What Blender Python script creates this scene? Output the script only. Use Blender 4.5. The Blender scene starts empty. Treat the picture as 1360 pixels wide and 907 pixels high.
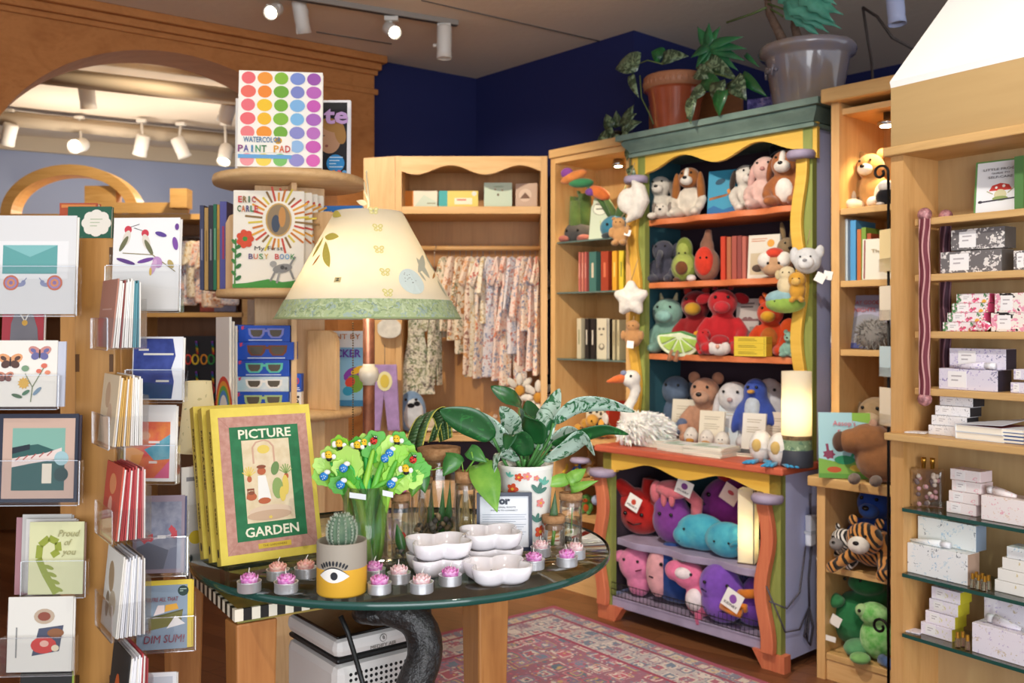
import bpy, math, random
from mathutils import Vector, Matrix
PI=math.pi; rnd=random.Random(11); C=bpy.context.scene.collection
H,FP,CX,HY=1.2,1250.0,680.0,432.0      # eye height, focal length in pixels, image centre column, horizon row
def P(px,py,Y): return Vector(((px-CX)/FP*Y, Y, H-(py-HY)/FP*Y))
def on(px,py,z):                       # the point of the plane at height z seen at this pixel
    Y=(H-z)*FP/(py-HY); return Vector(((px-CX)/FP*Y, Y, z))
def lin(h):
    h=h.lstrip('#'); o=[]
    for i in (0,2,4):
        c=int(h[i:i+2],16)/255; o.append(c/12.92 if c<=.04045 else ((c+.055)/1.055)**2.4)
    return (*o,1)
def mulc(c,k): return (min(1,c[0]*k),min(1,c[1]*k),min(1,c[2]*k),1)
MATS={}
class NT:
    def __init__(s,name):
        s.m=bpy.data.materials.new(name); s.m.use_nodes=True; s.t=s.m.node_tree; s.t.nodes.clear()
        s.out=s.n('ShaderNodeOutputMaterial')
    def n(s,typ,**kw):
        x=s.t.nodes.new(typ)
        for k,v in kw.items():
            if k[0]=='_': setattr(x,k[1:],v)
            else: x.inputs[k.replace('__',' ')].default_value=v
        return x
    def l(s,a,b): s.t.links.new(a,b)
    def coords(s,scale=(1,1,1),kind='Object',rot=(0,0,0)):
        t=s.n('ShaderNodeTexCoord'); mp=s.n('ShaderNodeMapping',Scale=scale,Rotation=rot); s.l(t.outputs[kind],mp.inputs[0]); return mp.outputs[0]
    def noise(s,vec,scale,detail=3,rough=.55,dist=0):
        x=s.n('ShaderNodeTexNoise',Scale=scale,Detail=detail,Roughness=rough,Distortion=dist); s.l(vec,x.inputs['Vector']); return x
    def ramp(s,fac,stops,const=False):
        r=s.n('ShaderNodeValToRGB'); e=r.color_ramp.elements
        if const: r.color_ramp.interpolation='CONSTANT'
        while len(e)<len(stops): e.new(.5)
        for i,(p,c) in enumerate(stops): e[i].position=p; e[i].color=c
        s.l(fac,r.inputs[0]); return r.outputs[0]
    def mix(s,fac,a,b):
        x=s.n('ShaderNodeMix',_data_type='RGBA')
        for sock,v in ((x.inputs[0],fac),(x.inputs[6],a),(x.inputs[7],b)):
            if isinstance(v,(tuple,float,int)): sock.default_value=v
            else: s.l(v,sock)
        return x.outputs[2]
    def math(s,op,a,b=0.):
        x=s.n('ShaderNodeMath',_operation=op)
        for i,v in enumerate((a,b)):
            if isinstance(v,(float,int)): x.inputs[i].default_value=v
            else: s.l(v,x.inputs[i])
        return x.outputs[0]
    def bsdf(s,col,r=.5,met=0,trans=0,coat=0,sheen=0,spec=.5,ior=1.45,emit=0,ecol=None,bump=None,bstr=.3,bdist=.002,sub=0):
        b=s.n('ShaderNodeBsdfPrincipled'); i=b.inputs
        if isinstance(col,tuple): i['Base Color'].default_value=col
        else: s.l(col,i['Base Color'])
        i['Roughness'].default_value=r; i['Metallic'].default_value=met; i['Transmission Weight'].default_value=trans
        i['Coat Weight'].default_value=coat; i['Sheen Weight'].default_value=sheen; i['Specular IOR Level'].default_value=spec; i['IOR'].default_value=ior
        if sub: i['Subsurface Weight'].default_value=sub; i['Subsurface Radius'].default_value=(.02,.01,.006); i['Subsurface Scale'].default_value=.3
        if emit:
            i['Emission Strength'].default_value=emit
            e=ecol if ecol is not None else col
            if isinstance(e,tuple): i['Emission Color'].default_value=e
            else: s.l(e,i['Emission Color'])
        if bump is not None:
            bp=s.n('ShaderNodeBump',Strength=bstr,Distance=bdist); s.l(bump,bp.inputs['Height']); s.l(bp.outputs[0],i['Normal'])
        s.l(b.outputs[0],s.out.inputs[0]); return s.m
def cached(f):
    def g(name,*a,**k):
        if name not in MATS: MATS[name]=f(name,*a,**k)
        return MATS[name]
    return g
@cached
def mat(name,col,r=.55,col2=None,vs=7,bump=0,bs=80,**k):
    n=NT(name); c=lin(col); bsock=None
    if col2 or bump: v=n.coords()
    if bump: bsock=n.noise(v,bs,4).outputs[0]
    if col2: c=n.mix(n.ramp(n.noise(v,vs,4).outputs[0],[(.35,(0,0,0,1)),(.65,(1,1,1,1))]),c,lin(col2))
    return n.bsdf(c,r,bump=bsock,bstr=.5,bdist=bump,**k)
def M(col,r=.55,**k): return mat('paint_'+col.lstrip('#')+('' if r==.55 else '_%d'%int(r*100)),col,r,**k)
def fab(col,k=.9,s=90):               # plush pile or cloth of one colour
    return mat('plush_'+col.lstrip('#'),col,.95,col2='#%02x%02x%02x'%tuple(int(int(col.lstrip('#')[i:i+2],16)*k) for i in (0,2,4)),vs=30,bump=.002,bs=240,sheen=.3,spec=.15)
@cached
def wood(name,c1,c2,axis=2,r=.45,sc=14,knot=0):
    n=NT(name); s=[sc,sc,sc]; s[axis]=sc*.09
    v=n.coords(tuple(s)); a=n.noise(v,1.0,5,.6,1.2); b=n.noise(v,7.,3,.5)
    f=n.math('ADD',n.math('MULTIPLY',a.outputs[0],.75),n.math('MULTIPLY',b.outputs[0],.25))
    c=n.ramp(f,[(.3,lin(c1)),(.55,lin(c2)),(.72,lin(c1))])
    return n.bsdf(c,r,bump=b.outputs[0],bstr=.12,bdist=.001,spec=.5 if r<.7 else .15)
@cached
def floral(name,base,cols,scale=30,thr=.38,r=.7,warp=.12,kind='Object',sheen=0,dens=1.0,emit=0):
    n=NT(name); v=n.coords(kind=kind); nz=n.noise(v,scale*1.6,2)
    vm=n.n('ShaderNodeVectorMath',_operation='MULTIPLY_ADD'); n.l(nz.outputs['Color'],vm.inputs[0]); vm.inputs[1].default_value=(warp*3/scale*4,)*3; n.l(v,vm.inputs[2])
    vo=n.n('ShaderNodeTexVoronoi',Scale=scale); n.l(vm.outputs[0],vo.inputs['Vector'])
    sp=n.n('ShaderNodeSeparateColor'); n.l(vo.outputs['Color'],sp.inputs[0])
    k=len(cols); c=n.ramp(sp.outputs[0],[(i/k,lin(q)) for i,q in enumerate(cols)],True)
    m=n.math('LESS_THAN',vo.outputs['Distance'],thr); m=n.math('MULTIPLY',m,n.math('LESS_THAN',sp.outputs[1],dens))
    return n.bsdf(n.mix(m,lin(base),c),r,sheen=sheen,emit=emit)
@cached
def clear(name,tint=(1,1,1,1),gloss=.08,rough=.02,fr=1.0):
    n=NT(name); t=n.n('ShaderNodeBsdfTransparent',Color=tint); g=n.n('ShaderNodeBsdfGlossy',Roughness=rough,Color=(1,1,1,1))
    lw=n.n('ShaderNodeLayerWeight',Blend=.18); f=n.math('ADD',n.math('MULTIPLY',lw.outputs[0],.75*fr),gloss); f=n.math('MINIMUM',f,.9)
    mx=n.n('ShaderNodeMixShader'); n.l(f,mx.inputs[0]); n.l(t.outputs[0],mx.inputs[1]); n.l(g.outputs[0],mx.inputs[2]); n.l(mx.outputs[0],n.out.inputs[0]); return n.m
# ---------------------------------------------------------------- mesh builder
def TR(x=0,y=0,z=0,rx=0,ry=0,rz=0,s=1): 
    return Matrix.Translation((x,y,z))@Matrix.Rotation(rz,4,'Z')@Matrix.Rotation(ry,4,'Y')@Matrix.Rotation(rx,4,'X')@Matrix.Scale(s,4)
class MB:
    def __init__(s): s.v=[]; s.f=[]; s.m=[]; s.sm=[]
    def add(s,vs,fs,mi=0,sm=False,M=None):
        b=len(s.v)
        s.v+= [tuple(M@Vector(p)) for p in vs] if M is not None else [tuple(p) for p in vs]
        for f in fs: s.f.append(tuple(i+b for i in f)); s.m.append(mi); s.sm.append(sm)
        return s
    def box(s,x0,x1,y0,y1,z0,z1,mi=0,M=None):
        return s.add([(x0,y0,z0),(x1,y0,z0),(x1,y1,z0),(x0,y1,z0),(x0,y0,z1),(x1,y0,z1),(x1,y1,z1),(x0,y1,z1)],
              [(0,3,2,1),(4,5,6,7),(0,1,5,4),(1,2,6,5),(2,3,7,6),(3,0,4,7)],mi,False,M)
    def prism(s,o,y0,y1,mi=0,M=None,sm=False):     # outline (x,z), extruded along y
        n=len(o); a=sum(o[i][0]*o[(i+1)%n][1]-o[(i+1)%n][0]*o[i][1] for i in range(n))
        if a<0: o=o[::-1]
        vs=[(x,y0,z) for x,z in o]+[(x,y1,z) for x,z in o]
        s.add(vs,[tuple(range(n)),tuple(range(2*n-1,n-1,-1))],mi,False,M)
        b=len(s.v)-2*n
        for i in range(n): s.f.append((b+(i+1)%n,b+i,b+n+i,b+n+(i+1)%n)); s.m.append(mi); s.sm.append(sm)
        return s
    def plate(s,o,z0,z1,mi=0,M=None):              # outline (x,y), extruded along z
        R=Matrix.Rotation(-PI/2,4,'X'); return s.prism([(x,y) for x,y in o],-z1,-z0,mi,(M@R if M is not None else R))
    def lathe(s,pr,seg=24,mi=0,M=None,sm=True,sx=1,sy=1,cap=True):
        vs=[];fs=[];k=len(pr)
        for r,z in pr:
            for j in range(seg): a=2*PI*j/seg; vs.append((r*sx*math.cos(a),r*sy*math.sin(a),z))
        for i in range(k-1):
            for j in range(seg): j2=(j+1)%seg; fs.append((i*seg+j,i*seg+j2,(i+1)*seg+j2,(i+1)*seg+j))
        if cap and pr[0][0]>1e-6: fs.append(tuple(range(seg-1,-1,-1)))
        if cap and pr[-1][0]>1e-6: fs.append(tuple((k-1)*seg+j for j in range(seg)))
        return s.add(vs,fs,mi,sm,M)
    def cyl(s,c,r,h,seg=20,mi=0,M=None,r2=None):
        T=Matrix.Translation(c); T=M@T if M is not None else T
        return s.lathe([(r,0),(r if r2 is None else r2,h)],seg,mi,T,False) if seg<7 else s.lathe([(r,0),(r,0),(r if r2 is None else r2,h),(r if r2 is None else r2,h)],seg,mi,T)
    def ell(s,c,r,mi=0,M=None,seg=14,rings=9,rot=(0,0,0)):
        if isinstance(r,(int,float)): r=(r,r,r)
        T=TR(*c,*rot)@Matrix.Diagonal((*r,1)); T=M@T if M is not None else T
        pr=[(max(math.sin(PI*i/rings),1e-7 if i in (0,rings) else 0),-math.cos(PI*i/rings)) for i in range(rings+1)]
        return s.lathe(pr,seg,mi,T)
    def tube(s,pts,rad,seg=7,mi=0,M=None,flat=1.0):
        pts=[Vector(p) for p in pts]; n=len(pts); rad=rad if isinstance(rad,(list,tuple)) else [rad]*n
        vs=[];fs=[];up=None
        for i,p in enumerate(pts):
            t=(pts[min(i+1,n-1)]-pts[max(i-1,0)])
            t=t.normalized() if t.length>1e-9 else Vector((0,0,1))
            if up is None: up=Vector((0,0,1)) if abs(t.z)<.9 else Vector((0,1,0))
            a=t.cross(up); a=a.normalized() if a.length>1e-6 else t.orthogonal().normalized()
            b=a.cross(t).normalized(); up=b
            for j in range(seg):
                q=2*PI*j/seg; vs.append(p+a*math.cos(q)*rad[i]+b*math.sin(q)*rad[i]*flat)
        for i in range(n-1):
            for j in range(seg): j2=(j+1)%seg; fs.append((i*seg+j,i*seg+j2,(i+1)*seg+j2,(i+1)*seg+j))
        fs.append(tuple(range(seg-1,-1,-1))); fs.append(tuple((n-1)*seg+j for j in range(seg)))
        return s.add(vs,fs,mi,True,M)
    def rect(s,x0,x1,z0,z1,y=0,mi=0,t=.0006): return s.box(x0,x1,y-t,y,z0,z1,mi)
    def disc(s,cx,cz,rx,rz=None,y=0,mi=0,t=.0006,rot=0,seg=16,jag=0):
        rz=rx if rz is None else rz; o=[]
        for j in range(seg):
            a=2*PI*j/seg; k=1-(jag if j%2 else 0); x,z=rx*k*math.cos(a),rz*k*math.sin(a)
            o.append((cx+x*math.cos(rot)-z*math.sin(rot),cz+x*math.sin(rot)+z*math.cos(rot)))
        return s.prism(o,y-t,y,mi)
    def stroke(s,pts,w,y=0,mi=0,t=.0006):
        for (x0,z0),(x1,z1) in zip(pts,pts[1:]):
            d=math.hypot(x1-x0,z1-z0) or 1; nx,nz=-(z1-z0)/d*w/2,(x1-x0)/d*w/2
            s.prism([(x0+nx,z0+nz),(x0-nx,z0-nz),(x1-nx,z1-nz),(x1+nx,z1+nz)],y-t,y,mi)
        return s
    def leaf(s,base,d,length,width,droop=.3,up=(0,0,1),mi=0,n=7,fold=.15,notch=False,waves=0,tip=1.0):
        # a leaf blade of two rows of faces: starts at base, runs along d and bends down
        d=Vector(d).normalized(); side=d.cross(Vector(up)); side=side.normalized() if side.length>1e-4 else Vector((1,0,0)); nrm=side.cross(d).normalized()
        p=Vector(base); vs=[];fs=[]; dd=d.copy()
        for i in range(n+1):
            t=i/n; w=width*.5*math.sin(PI*min(.999,(t**.75 if not notch else .18+.82*t))**tip)
            if i==n: w=width*.01
            if waves: w*=1+.25*math.cos(i*PI)*waves
            off=nrm*(w*fold)
            vs+= [p-side*w+off,p.copy(),p+side*w+off]
            if i<n:
                q=Matrix.Rotation(-droop/n*(1+t),3,side); dd=q@dd; nrm=q@nrm; p=p+dd*(length/n)
        for i in range(n):
            a=i*3; fs+= [(a,a+1,a+4,a+3),(a+1,a+2,a+5,a+4)]
        return s.add(vs,fs,mi,True)
    def build(s,name,mats,parent=None,bevel=0,sub=0,remesh=0,solid=0,smooth=0):
        me=bpy.data.meshes.new(name); me.from_pydata(s.v,[],s.f)
        if not isinstance(mats,(list,tuple)): mats=[mats]
        for m in mats: me.materials.append(m)
        me.polygons.foreach_set('material_index',s.m); me.polygons.foreach_set('use_smooth',s.sm); me.update()
        o=bpy.data.objects.new(name,me); C.objects.link(o)
        if parent is not None: o.parent=parent
        if remesh:
            r=o.modifiers.new('r','REMESH'); r.mode='VOXEL'; r.voxel_size=remesh; r.use_smooth_shade=True
            q=o.modifiers.new('s','SMOOTH'); q.factor=.5; q.iterations=4
        if solid: q=o.modifiers.new('t','SOLIDIFY'); q.thickness=solid; q.offset=0
        if sub: q=o.modifiers.new('u','SUBSURF'); q.levels=q.render_levels=sub
        if bevel: q=o.modifiers.new('b','BEVEL'); q.width=bevel; q.segments=2; q.limit_method='ANGLE'; q.angle_limit=.6
        return o
def tag(o,label,cat,group=None,kind=None):
    if label: o['label']=label
    if cat: o['category']=cat
    if group: o['group']=group
    if kind: o['kind']=kind
    return o
def thing(name,label,cat,loc=(0,0,0),rz=0,group=None,rx=0,ry=0):
    o=bpy.data.objects.new(name,None); C.objects.link(o); o.empty_display_size=.02
    o.location=loc; o.rotation_euler=(rx,ry,rz); return tag(o,label,cat,group)
def struct(name,mb,m,**k): o=mb.build(name,m,**k); o['kind']='structure'; return o
def copy_tree(o,parent=None):
    c=o.copy(); C.objects.link(c)
    if parent is not None: c.parent=parent
    for ch in list(o.children): copy_tree(ch,c)
    return c
def dup(o,loc,rz=None,label=None,group=None,s=None,rx=None):
    c=copy_tree(o); c.location=loc
    if rz is not None: c.rotation_euler.z=rz
    if rx is not None: c.rotation_euler.x=rx
    if s: c.scale=(s,s,s)
    if label: c['label']=label
    if group: c['group']=group
    return c
FONT=None
def text(s,parent,size,x,z,y,m,name='lettering',w=None,align='CENTER',rot=None,bold=0,shear=0,sp=1,loc=None,tilt=0):
    cu=bpy.data.curves.new('lettering','FONT'); cu.body=s; cu.size=size; cu.align_x=align; cu.offset=bold*size; cu.shear=shear; cu.space_character=sp; cu.extrude=.0004; cu.resolution_u=2
    t=bpy.data.objects.new('lettering',cu); me=bpy.data.meshes.new_from_object(t)
    bpy.data.objects.remove(t); bpy.data.curves.remove(cu)
    xs=[v.co.x for v in me.vertices]; sc=1
    if w and xs: sc=w/max(1e-6,max(xs)-min(xs))
    T=Matrix.Translation((x,y,z))@(rot if rot is not None else Matrix.Identity(4))@Matrix.Rotation(PI/2,4,'X')@Matrix.Rotation(tilt,4,'Z')@Matrix.Diagonal((sc,1,1,1))
    me.transform(T); me.materials.clear(); me.materials.append(m)
    o=bpy.data.objects.new(name,me); C.objects.link(o)
    if parent is not None: o.parent=parent
    return o
class Fr:                               # a furniture frame: u runs right along the front, v runs back, z up
    def __init__(s,o,ang): s.o=Vector(o); s.a=ang; s.u=Vector((math.cos(ang),math.sin(ang))); s.v=Vector((-math.sin(ang),math.cos(ang)))
    def w(s,u,v,z): p=s.o+s.u*u+s.v*v; return Vector((p.x,p.y,z))
    def ua(s,px,v=0):
        k=(px-CX)/FP; b=s.o+s.v*v; return (k*b.y-b.x)/(s.u.x-k*s.u.y)
    def za(s,px,py,v=0): return H-(py-HY)*s.w(s.ua(px,v),v,0).y/FP
    def at(s,px,v,z): return s.w(s.ua(px,v),v,z)
    def sz(s,px,v): return s.w(s.ua(px,v),v,0).y/FP      # metres per pixel there

class Art:                              # flat printed shapes on a face: x from -.5 to .5 of the width, z from 0 to 1 of the height
    def __init__(s,w,h,y=0,x=0,z=0): s.w=w; s.h=h; s.y=y; s.x=x; s.z=z; s.mb=MB(); s.c=[]; s.t=0
    def k(s,col):
        if col not in s.c: s.c.append(col)
        s.t+=1; s.yy=s.y-s.t*.00006; return s.c.index(col)
    def d(s,x,z,rx,rz=None,col='#000000',rot=0,seg=14,jag=0):
        i=s.k(col); s.mb.disc(s.x+x*s.w,s.z+z*s.h,rx*s.w,(rx if rz is None else rz)*s.w,s.yy,i,.0004,rot,seg,jag); return s
    def r(s,x0,x1,z0,z1,col): i=s.k(col); s.mb.rect(s.x+x0*s.w,s.x+x1*s.w,s.z+z0*s.h,s.z+z1*s.h,s.yy,i,.0004); return s
    def st(s,pts,w,col): i=s.k(col); s.mb.stroke([(s.x+a*s.w,s.z+b*s.h) for a,b in pts],w*s.w,s.yy,i,.0004); return s
    def p(s,o,col): i=s.k(col); s.mb.prism([(s.x+a*s.w,s.z+b*s.h) for a,b in o],s.yy-.0004,s.yy,i); return s
    def lines(s,x0,x1,zs,col,t=.012): 
        for k,z in enumerate(zs): s.r(x0,x1-(.06*(k%3)),z,z+t,col)
        return s
    def build(s,parent,name='printed_art'): return s.mb.build(name,[c if not isinstance(c,str) else M(c,.6) for c in s.c],parent)

def carton(name,label,cat,loc,rz,w,d,h,m,group=None,lid=None,rx=0):
    t=thing(name,label,cat,loc,rz,group,rx=rx); MB().box(-w/2,w/2,-d/2,d/2,0,h).build('box_body',m,t,bevel=min(.0012,h*.03))
    return t
def spinebook(label,loc,rz,th,h,dp,col,group=None,band=None,title=None,tc='#efe6cf',name='book',cat='book',tilt=0):
    # a standing book, spine to the front: loc = middle of the spine's foot
    t=thing(name,label,cat,loc,rz,group,ry=tilt); c=.0016; m=mat('book_cloth_'+col[1:],col,.55)
    MB().box(-th/2,th/2,0,c,0,h).box(-th/2,-th/2+c,c,dp,0,h).box(th/2-c,th/2,c,dp,0,h).build('cover',m,t); MB().box(-th/2+c,th/2-c,c,dp-.003,.002,h-.002).build('page_block',PAPER,t)
    a=Art(th,h,0)
    if band: a.r(-.42,.42,.12,.22,band).r(-.42,.42,.78,.82,band)
    if title: a.st([(0,.35),(0,.72)],.3,title)
    if band or title: a.build(t,'spine_print')
    return t
def facebook(label,loc,rz,w,h,th,col,lean=-.12,group=None,art=None,name='book',cat='book',texts=(),ry=0,m=None):
    t=thing(name,label,cat,Vector(loc)+Vector((0,0,th*.5*abs(math.sin(lean))+.0003)),rz,group,rx=lean,ry=ry); c=.0016; m=m or mat('book_cover_'+col[1:],col,.5)
    MB().box(-w/2,w/2,-th/2,-th/2+c,0,h).box(-w/2,w/2,th/2-c,th/2,0,h).box(-w/2,-w/2+c,-th/2+c,th/2-c,0,h).build('cover',m,t); MB().box(-w/2+c,w/2-.002,-th/2+c,th/2-c,.002,h-.002).build('page_block',PAPER,t)
    if art: a=Art(w,h,-th/2); art(a); a.build(t,'cover_art')
    for s_,x,z,ws,sz,c2 in texts: text(s_,t,sz*h,x*w,z*h,-th/2-.0042 if art else -th/2-.0003,M(c2),'cover_title',w=ws*w)
    return t
# ================================================================ camera
cam=bpy.data.objects.new('camera',bpy.data.cameras.new('camera')); C.objects.link(cam); S=bpy.context.scene; S.camera=cam
cam.location=(0,0,H); cam.rotation_euler=(PI/2,0,0); cd=cam.data; cd.sensor_width=36; cd.lens=36*FP/1360; cd.shift_y=-(453.5-HY)/1360; cd.clip_start=.05
cd.dof.use_dof=True; cd.dof.focus_distance=1.75; cd.dof.aperture_fstop=6.5
S.view_settings.view_transform='Standard'; S.view_settings.look='None'; S.view_settings.exposure=0.3; S.view_settings.gamma=1; S.view_settings.use_curve_mapping=False
S.cycles.max_bounces=9; S.cycles.transparent_max_bounces=24; S.cycles.caustics_reflective=False; S.cycles.caustics_refractive=False
# ================================================================ materials
MAPLE=wood('maple_wood','#c8955a','#d9ae74'); MAPLEX=wood('maple_wood_lengthwise','#cc9a5e','#ddb37a',axis=0)
ARCHW=wood('arch_wood','#a3683a','#b77a47',axis=0,sc=9,r=.8); PINE=wood('pine_wood','#cfa472','#e2bd8c',sc=22); PINEX=wood('pine_wood_lengthwise','#c99d6a','#dfb985',axis=0,sc=22)
OAK=wood('oak_wood','#b08a55','#c6a26c',axis=2,sc=10); OAKX=wood('oak_wood_lengthwise','#bd935a','#d2aa70',axis=0,sc=16); CHERRY=wood('table_leg_wood','#9c6130','#b87c44',sc=16)
BLUEW=mat('navy_wall_paint','#11184c',.75,bump=.002,bs=40); FARW=mat('grey_blue_wall_paint','#a5b1cf',.85); CEIL=mat('ceiling_plaster','#e3d3be',.9,bump=.004,bs=25)
WHITE=M('#f2efe9'); BLACK=M('#161616',.45); CREAM=M('#efe6cf'); GLASS=clear('clear_glass',(1,1,1,1),.03,.02,.8); ACRYL=clear('clear_acrylic',(.97,.97,.97,1),.015,.04,.55); SHELFGLASS=clear('shelf_glass',(.86,.94,.9,1),.12)
GEDGE=mat('green_glass_edge','#1d4a42',.1,spec=.8); CHROME=mat('brushed_chrome','#c9c9c9',.25,met=1); PAPER=mat('page_paper','#efe7d6',.8); METALW=mat('white_lamp_metal','#d8d2c8',.45)
def emat(name,c,e): return mat(name,c,.5,emit=e)
BULB=emat('lamp_bulb_glow','#fff0cf',14)
# ================================================================ room shell
@cached
def plank(name):
    n=NT(name); v=n.coords((1,1,1),rot=(0,0,.62)); b=n.n('ShaderNodeTexBrick',Scale=1.0,Mortar__Size=.0012); n.l(v,b.inputs['Vector'])
    b.inputs['Brick Width'].default_value=1.1; b.inputs['Row Height'].default_value=.085; b.inputs['Color1'].default_value=lin('#70452b'); b.inputs['Color2'].default_value=lin('#8d5d3c'); b.inputs['Mortar'].default_value=lin('#2a1710')
    g=n.noise(n.coords((2,30,1),rot=(0,0,.62)),2.,5); c=n.mix(n.math('MULTIPLY',g.outputs[0],.6),b.outputs[0],lin('#55331f')); return n.bsdf(c,.33,bump=g.outputs[0],bstr=.15,bdist=.002)
struct('floor',MB().box(-7,5,-2.5,11,-.1,0),plank('floor_planks'))
struct('ceiling',MB().box(-7,5,-2.5,11,2.6,2.7),CEIL)
A=Fr((-1.895,4.05),math.atan2(.588,.809)); Hf=Fr((.375,3.87),math.atan2(-.745,.667)); Rf=Fr((.946,2.35),math.atan2(-.83,.56))
def prism_f(fr,outl,v0,v1,mb=None):    # outline (u,z) in a frame, extruded over v
    T=Matrix.Translation((fr.o.x,fr.o.y,0))@Matrix.Rotation(fr.a,4,'Z'); return (mb or MB()).prism(outl,v0,v1,0,T)
def box_f(fr,u0,u1,v0,v1,z0,z1,mb=None):
    T=Matrix.Translation((fr.o.x,fr.o.y,0))@Matrix.Rotation(fr.a,4,'Z'); return (mb or MB()).box(u0,u1,v0,v1,z0,z1,0,T)
ue=A.ua(497); uc,ua_,zc,zb=.45,.80,1.78,.668
arch=[(uc+ua_*math.cos(t),zc+zb*math.sin(t)) for t in [PI*i/40 for i in range(41)]]
struct('wall_left',prism_f(A,[(-2.4,0),(-2.4,2.6),(ue,2.6),(ue,0),(uc+ua_,0)]+arch+[(uc-ua_,0)],0,.26),ARCHW)
m=MB(); uk=A.ua(510)-.02
for z0,z1,p in ((2.50,2.525,.018),(2.525,2.56,.035),(2.56,2.599,.06)): box_f(A,-2.4,ue+p*.8,-p,-.0005,z0,z1,m)
box_f(A,1.12,ue+.02,-.012,-.0005,2.40,2.43,m)
struct('trim_1',m,ARCHW,bevel=.006)
struct('wall_back',box_f(A,ue+.001,A.ua(640,.05)+.02,.05,.26,0,2.6),BLUEW)
WR=Fr(Hf.w(0,.55,0).xy,Hf.a); u0=WR.ua(640); u1=WR.ua(842)
struct('wall_right',box_f(WR,u0-.05,u1,0,1.5,0,2.6),BLUEW)
struct('wall_alcove',box_f(WR,u1+.001,u1+3.2,1.5,1.65,0,2.6),BLUEW)
B=Fr((-3.75,6.9),math.atan2(.8,1.47)); struct('wall_far',box_f(B,-3,4.5,0,.1,0,2.6),FARW)
m=box_f(A,-2.6,-2.45,.27,5,0,2.6); struct('wall_far_side',m,FARW)
struct('trim_2',box_f(B,-3,4.5,-.03,-.001,2.49,2.6),mat('far_cornice_paint','#cfc0a8',.7))
# ceiling joints of the panelled ceiling and the beams of the far room
m=MB()
for px0,py0,px1,py1 in ((560,0,800,55),(420,42,520,58)):
    q0=on(px0,py0-.01,2.6) if py0<HY else 0; q1=on(px1,py1,2.6); d=(q1-q0); m.tube([q0-Vector((0,0,.001)),q1-Vector((0,0,.001))],.004,4)
struct('trim_3',m,mat('ceiling_joint','#5e564f',.9))
for i,(px0,py0,px1,py1,r) in enumerate(((60,100,320,130,.05),(20,158,316,188,.05))):
    q0=on(px0,py0,2.52); q1=on(px1,py1,2.52); d=(q1-q0).normalized()
    struct('beam_ceiling_%d'%(i+1),MB().tube([q0-d*.6,q1+d*1.5],r,4),mat('far_beam_paint','#b5a48c',.7))
# ================================================================ lights
def spot(name,loc,tgt,e,size=60,col=(1,.86,.68),r=.04,blend=.5):
    d=bpy.data.lights.new(name,'SPOT'); d.energy=e; d.spot_size=math.radians(size); d.color=col; d.shadow_soft_size=r; d.spot_blend=blend
    o=bpy.data.objects.new(name,d); C.objects.link(o); o.location=loc; o.rotation_euler=(Vector(tgt)-Vector(loc)).to_track_quat('-Z','Y').to_euler(); return o
def area(name,loc,tgt,e,sx,sy,col):
    d=bpy.data.lights.new(name,'AREA'); d.shape='RECTANGLE'; d.size=sx; d.size_y=sy; d.energy=e; d.color=col
    o=bpy.data.objects.new(name,d); C.objects.link(o); o.location=loc; o.rotation_euler=(Vector(tgt)-Vector(loc)).to_track_quat('-Z','Y').to_euler(); return o
def point(name,loc,e,col=(1,.84,.62),r=.05):
    d=bpy.data.lights.new(name,'POINT'); d.energy=e; d.color=col; d.shadow_soft_size=r; o=bpy.data.objects.new(name,d); C.objects.link(o); o.location=loc; return o
spot('far_room_spot',(-1.5,4.75,2.5),(-2.5,5.4,1.7),45,95,(1,.84,.6),.05)
w=bpy.data.worlds.new('daylight'); S.world=w; w.use_nodes=True; w.node_tree.nodes['Background'].inputs[0].default_value=(.80,.88,1,1); w.node_tree.nodes['Background'].inputs[1].default_value=1.0
area('shop_window_daylight',(1.0,-3.0,1.15),(.6,3,1.5),128,4.4,2.2,(.95,.97,1))
spot('ceiling_spot_table',(.75,.35,2.5),(-.3,1.75,.85),42,50,(1,.95,.88),.015)
spot('ceiling_spot_hutch',(-.2,2.3,2.5),(.8,3.7,.95),110,60,(1,.9,.76),.04)
spot('ceiling_spot_corner',(-.9,2.9,2.5),(-.2,4.6,1.2),110,62,(1,.86,.66),.04)
spot('ceiling_spot_shelves',(.45,1.2,2.5),(1.3,2.5,1.0),60,75,(1,.94,.86),.04)
spot('ceiling_spot_column',(-1.3,1.2,2.5),(-.75,2.7,1.15),25,55,(1,.9,.76),.04)
for i,(px,py) in enumerate(((105,195),(300,210))):
    q=P(px,py,6.2); point('far_room_bulb',(q.x,q.y-.35,2.1),9,(1,.91,.8),.06)
point('far_room_bulb',(-2.5,6.0,1.95),11,(1,.93,.84),.08)
# ================================================================ painted hutch
def wave(u0,u1,z,a,n,k=None,ph=0):      # points of a wavy edge from u0 to u1
    k=k or n*12; return [(u0+(u1-u0)*i/k,z+a*math.cos(2*PI*n*i/k+ph)) for i in range(k+1)]
PSALM=wood('salmon_paint','#b9523a','#c9664a',axis=0); PYEL=wood('yellow_paint','#d3a23c','#e2b850',axis=0,sc=8); PGRN=wood('green_paint','#6f7d3a','#8d9650'); PBLUE=mat('periwinkle_paint','#c2c8ee',.6,'#b6bde6',5)
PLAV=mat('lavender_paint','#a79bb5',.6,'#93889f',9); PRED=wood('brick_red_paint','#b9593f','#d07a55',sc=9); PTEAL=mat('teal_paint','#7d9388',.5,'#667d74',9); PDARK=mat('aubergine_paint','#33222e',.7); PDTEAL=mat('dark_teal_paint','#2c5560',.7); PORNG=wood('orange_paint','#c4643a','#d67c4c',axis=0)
L=.83; HR=thing('painted_hutch','hand painted hutch with orange wavy shelves, blue side and teal crown, full of plush toys','hutch',(Hf.o.x,Hf.o.y,0),Hf.a)
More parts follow.
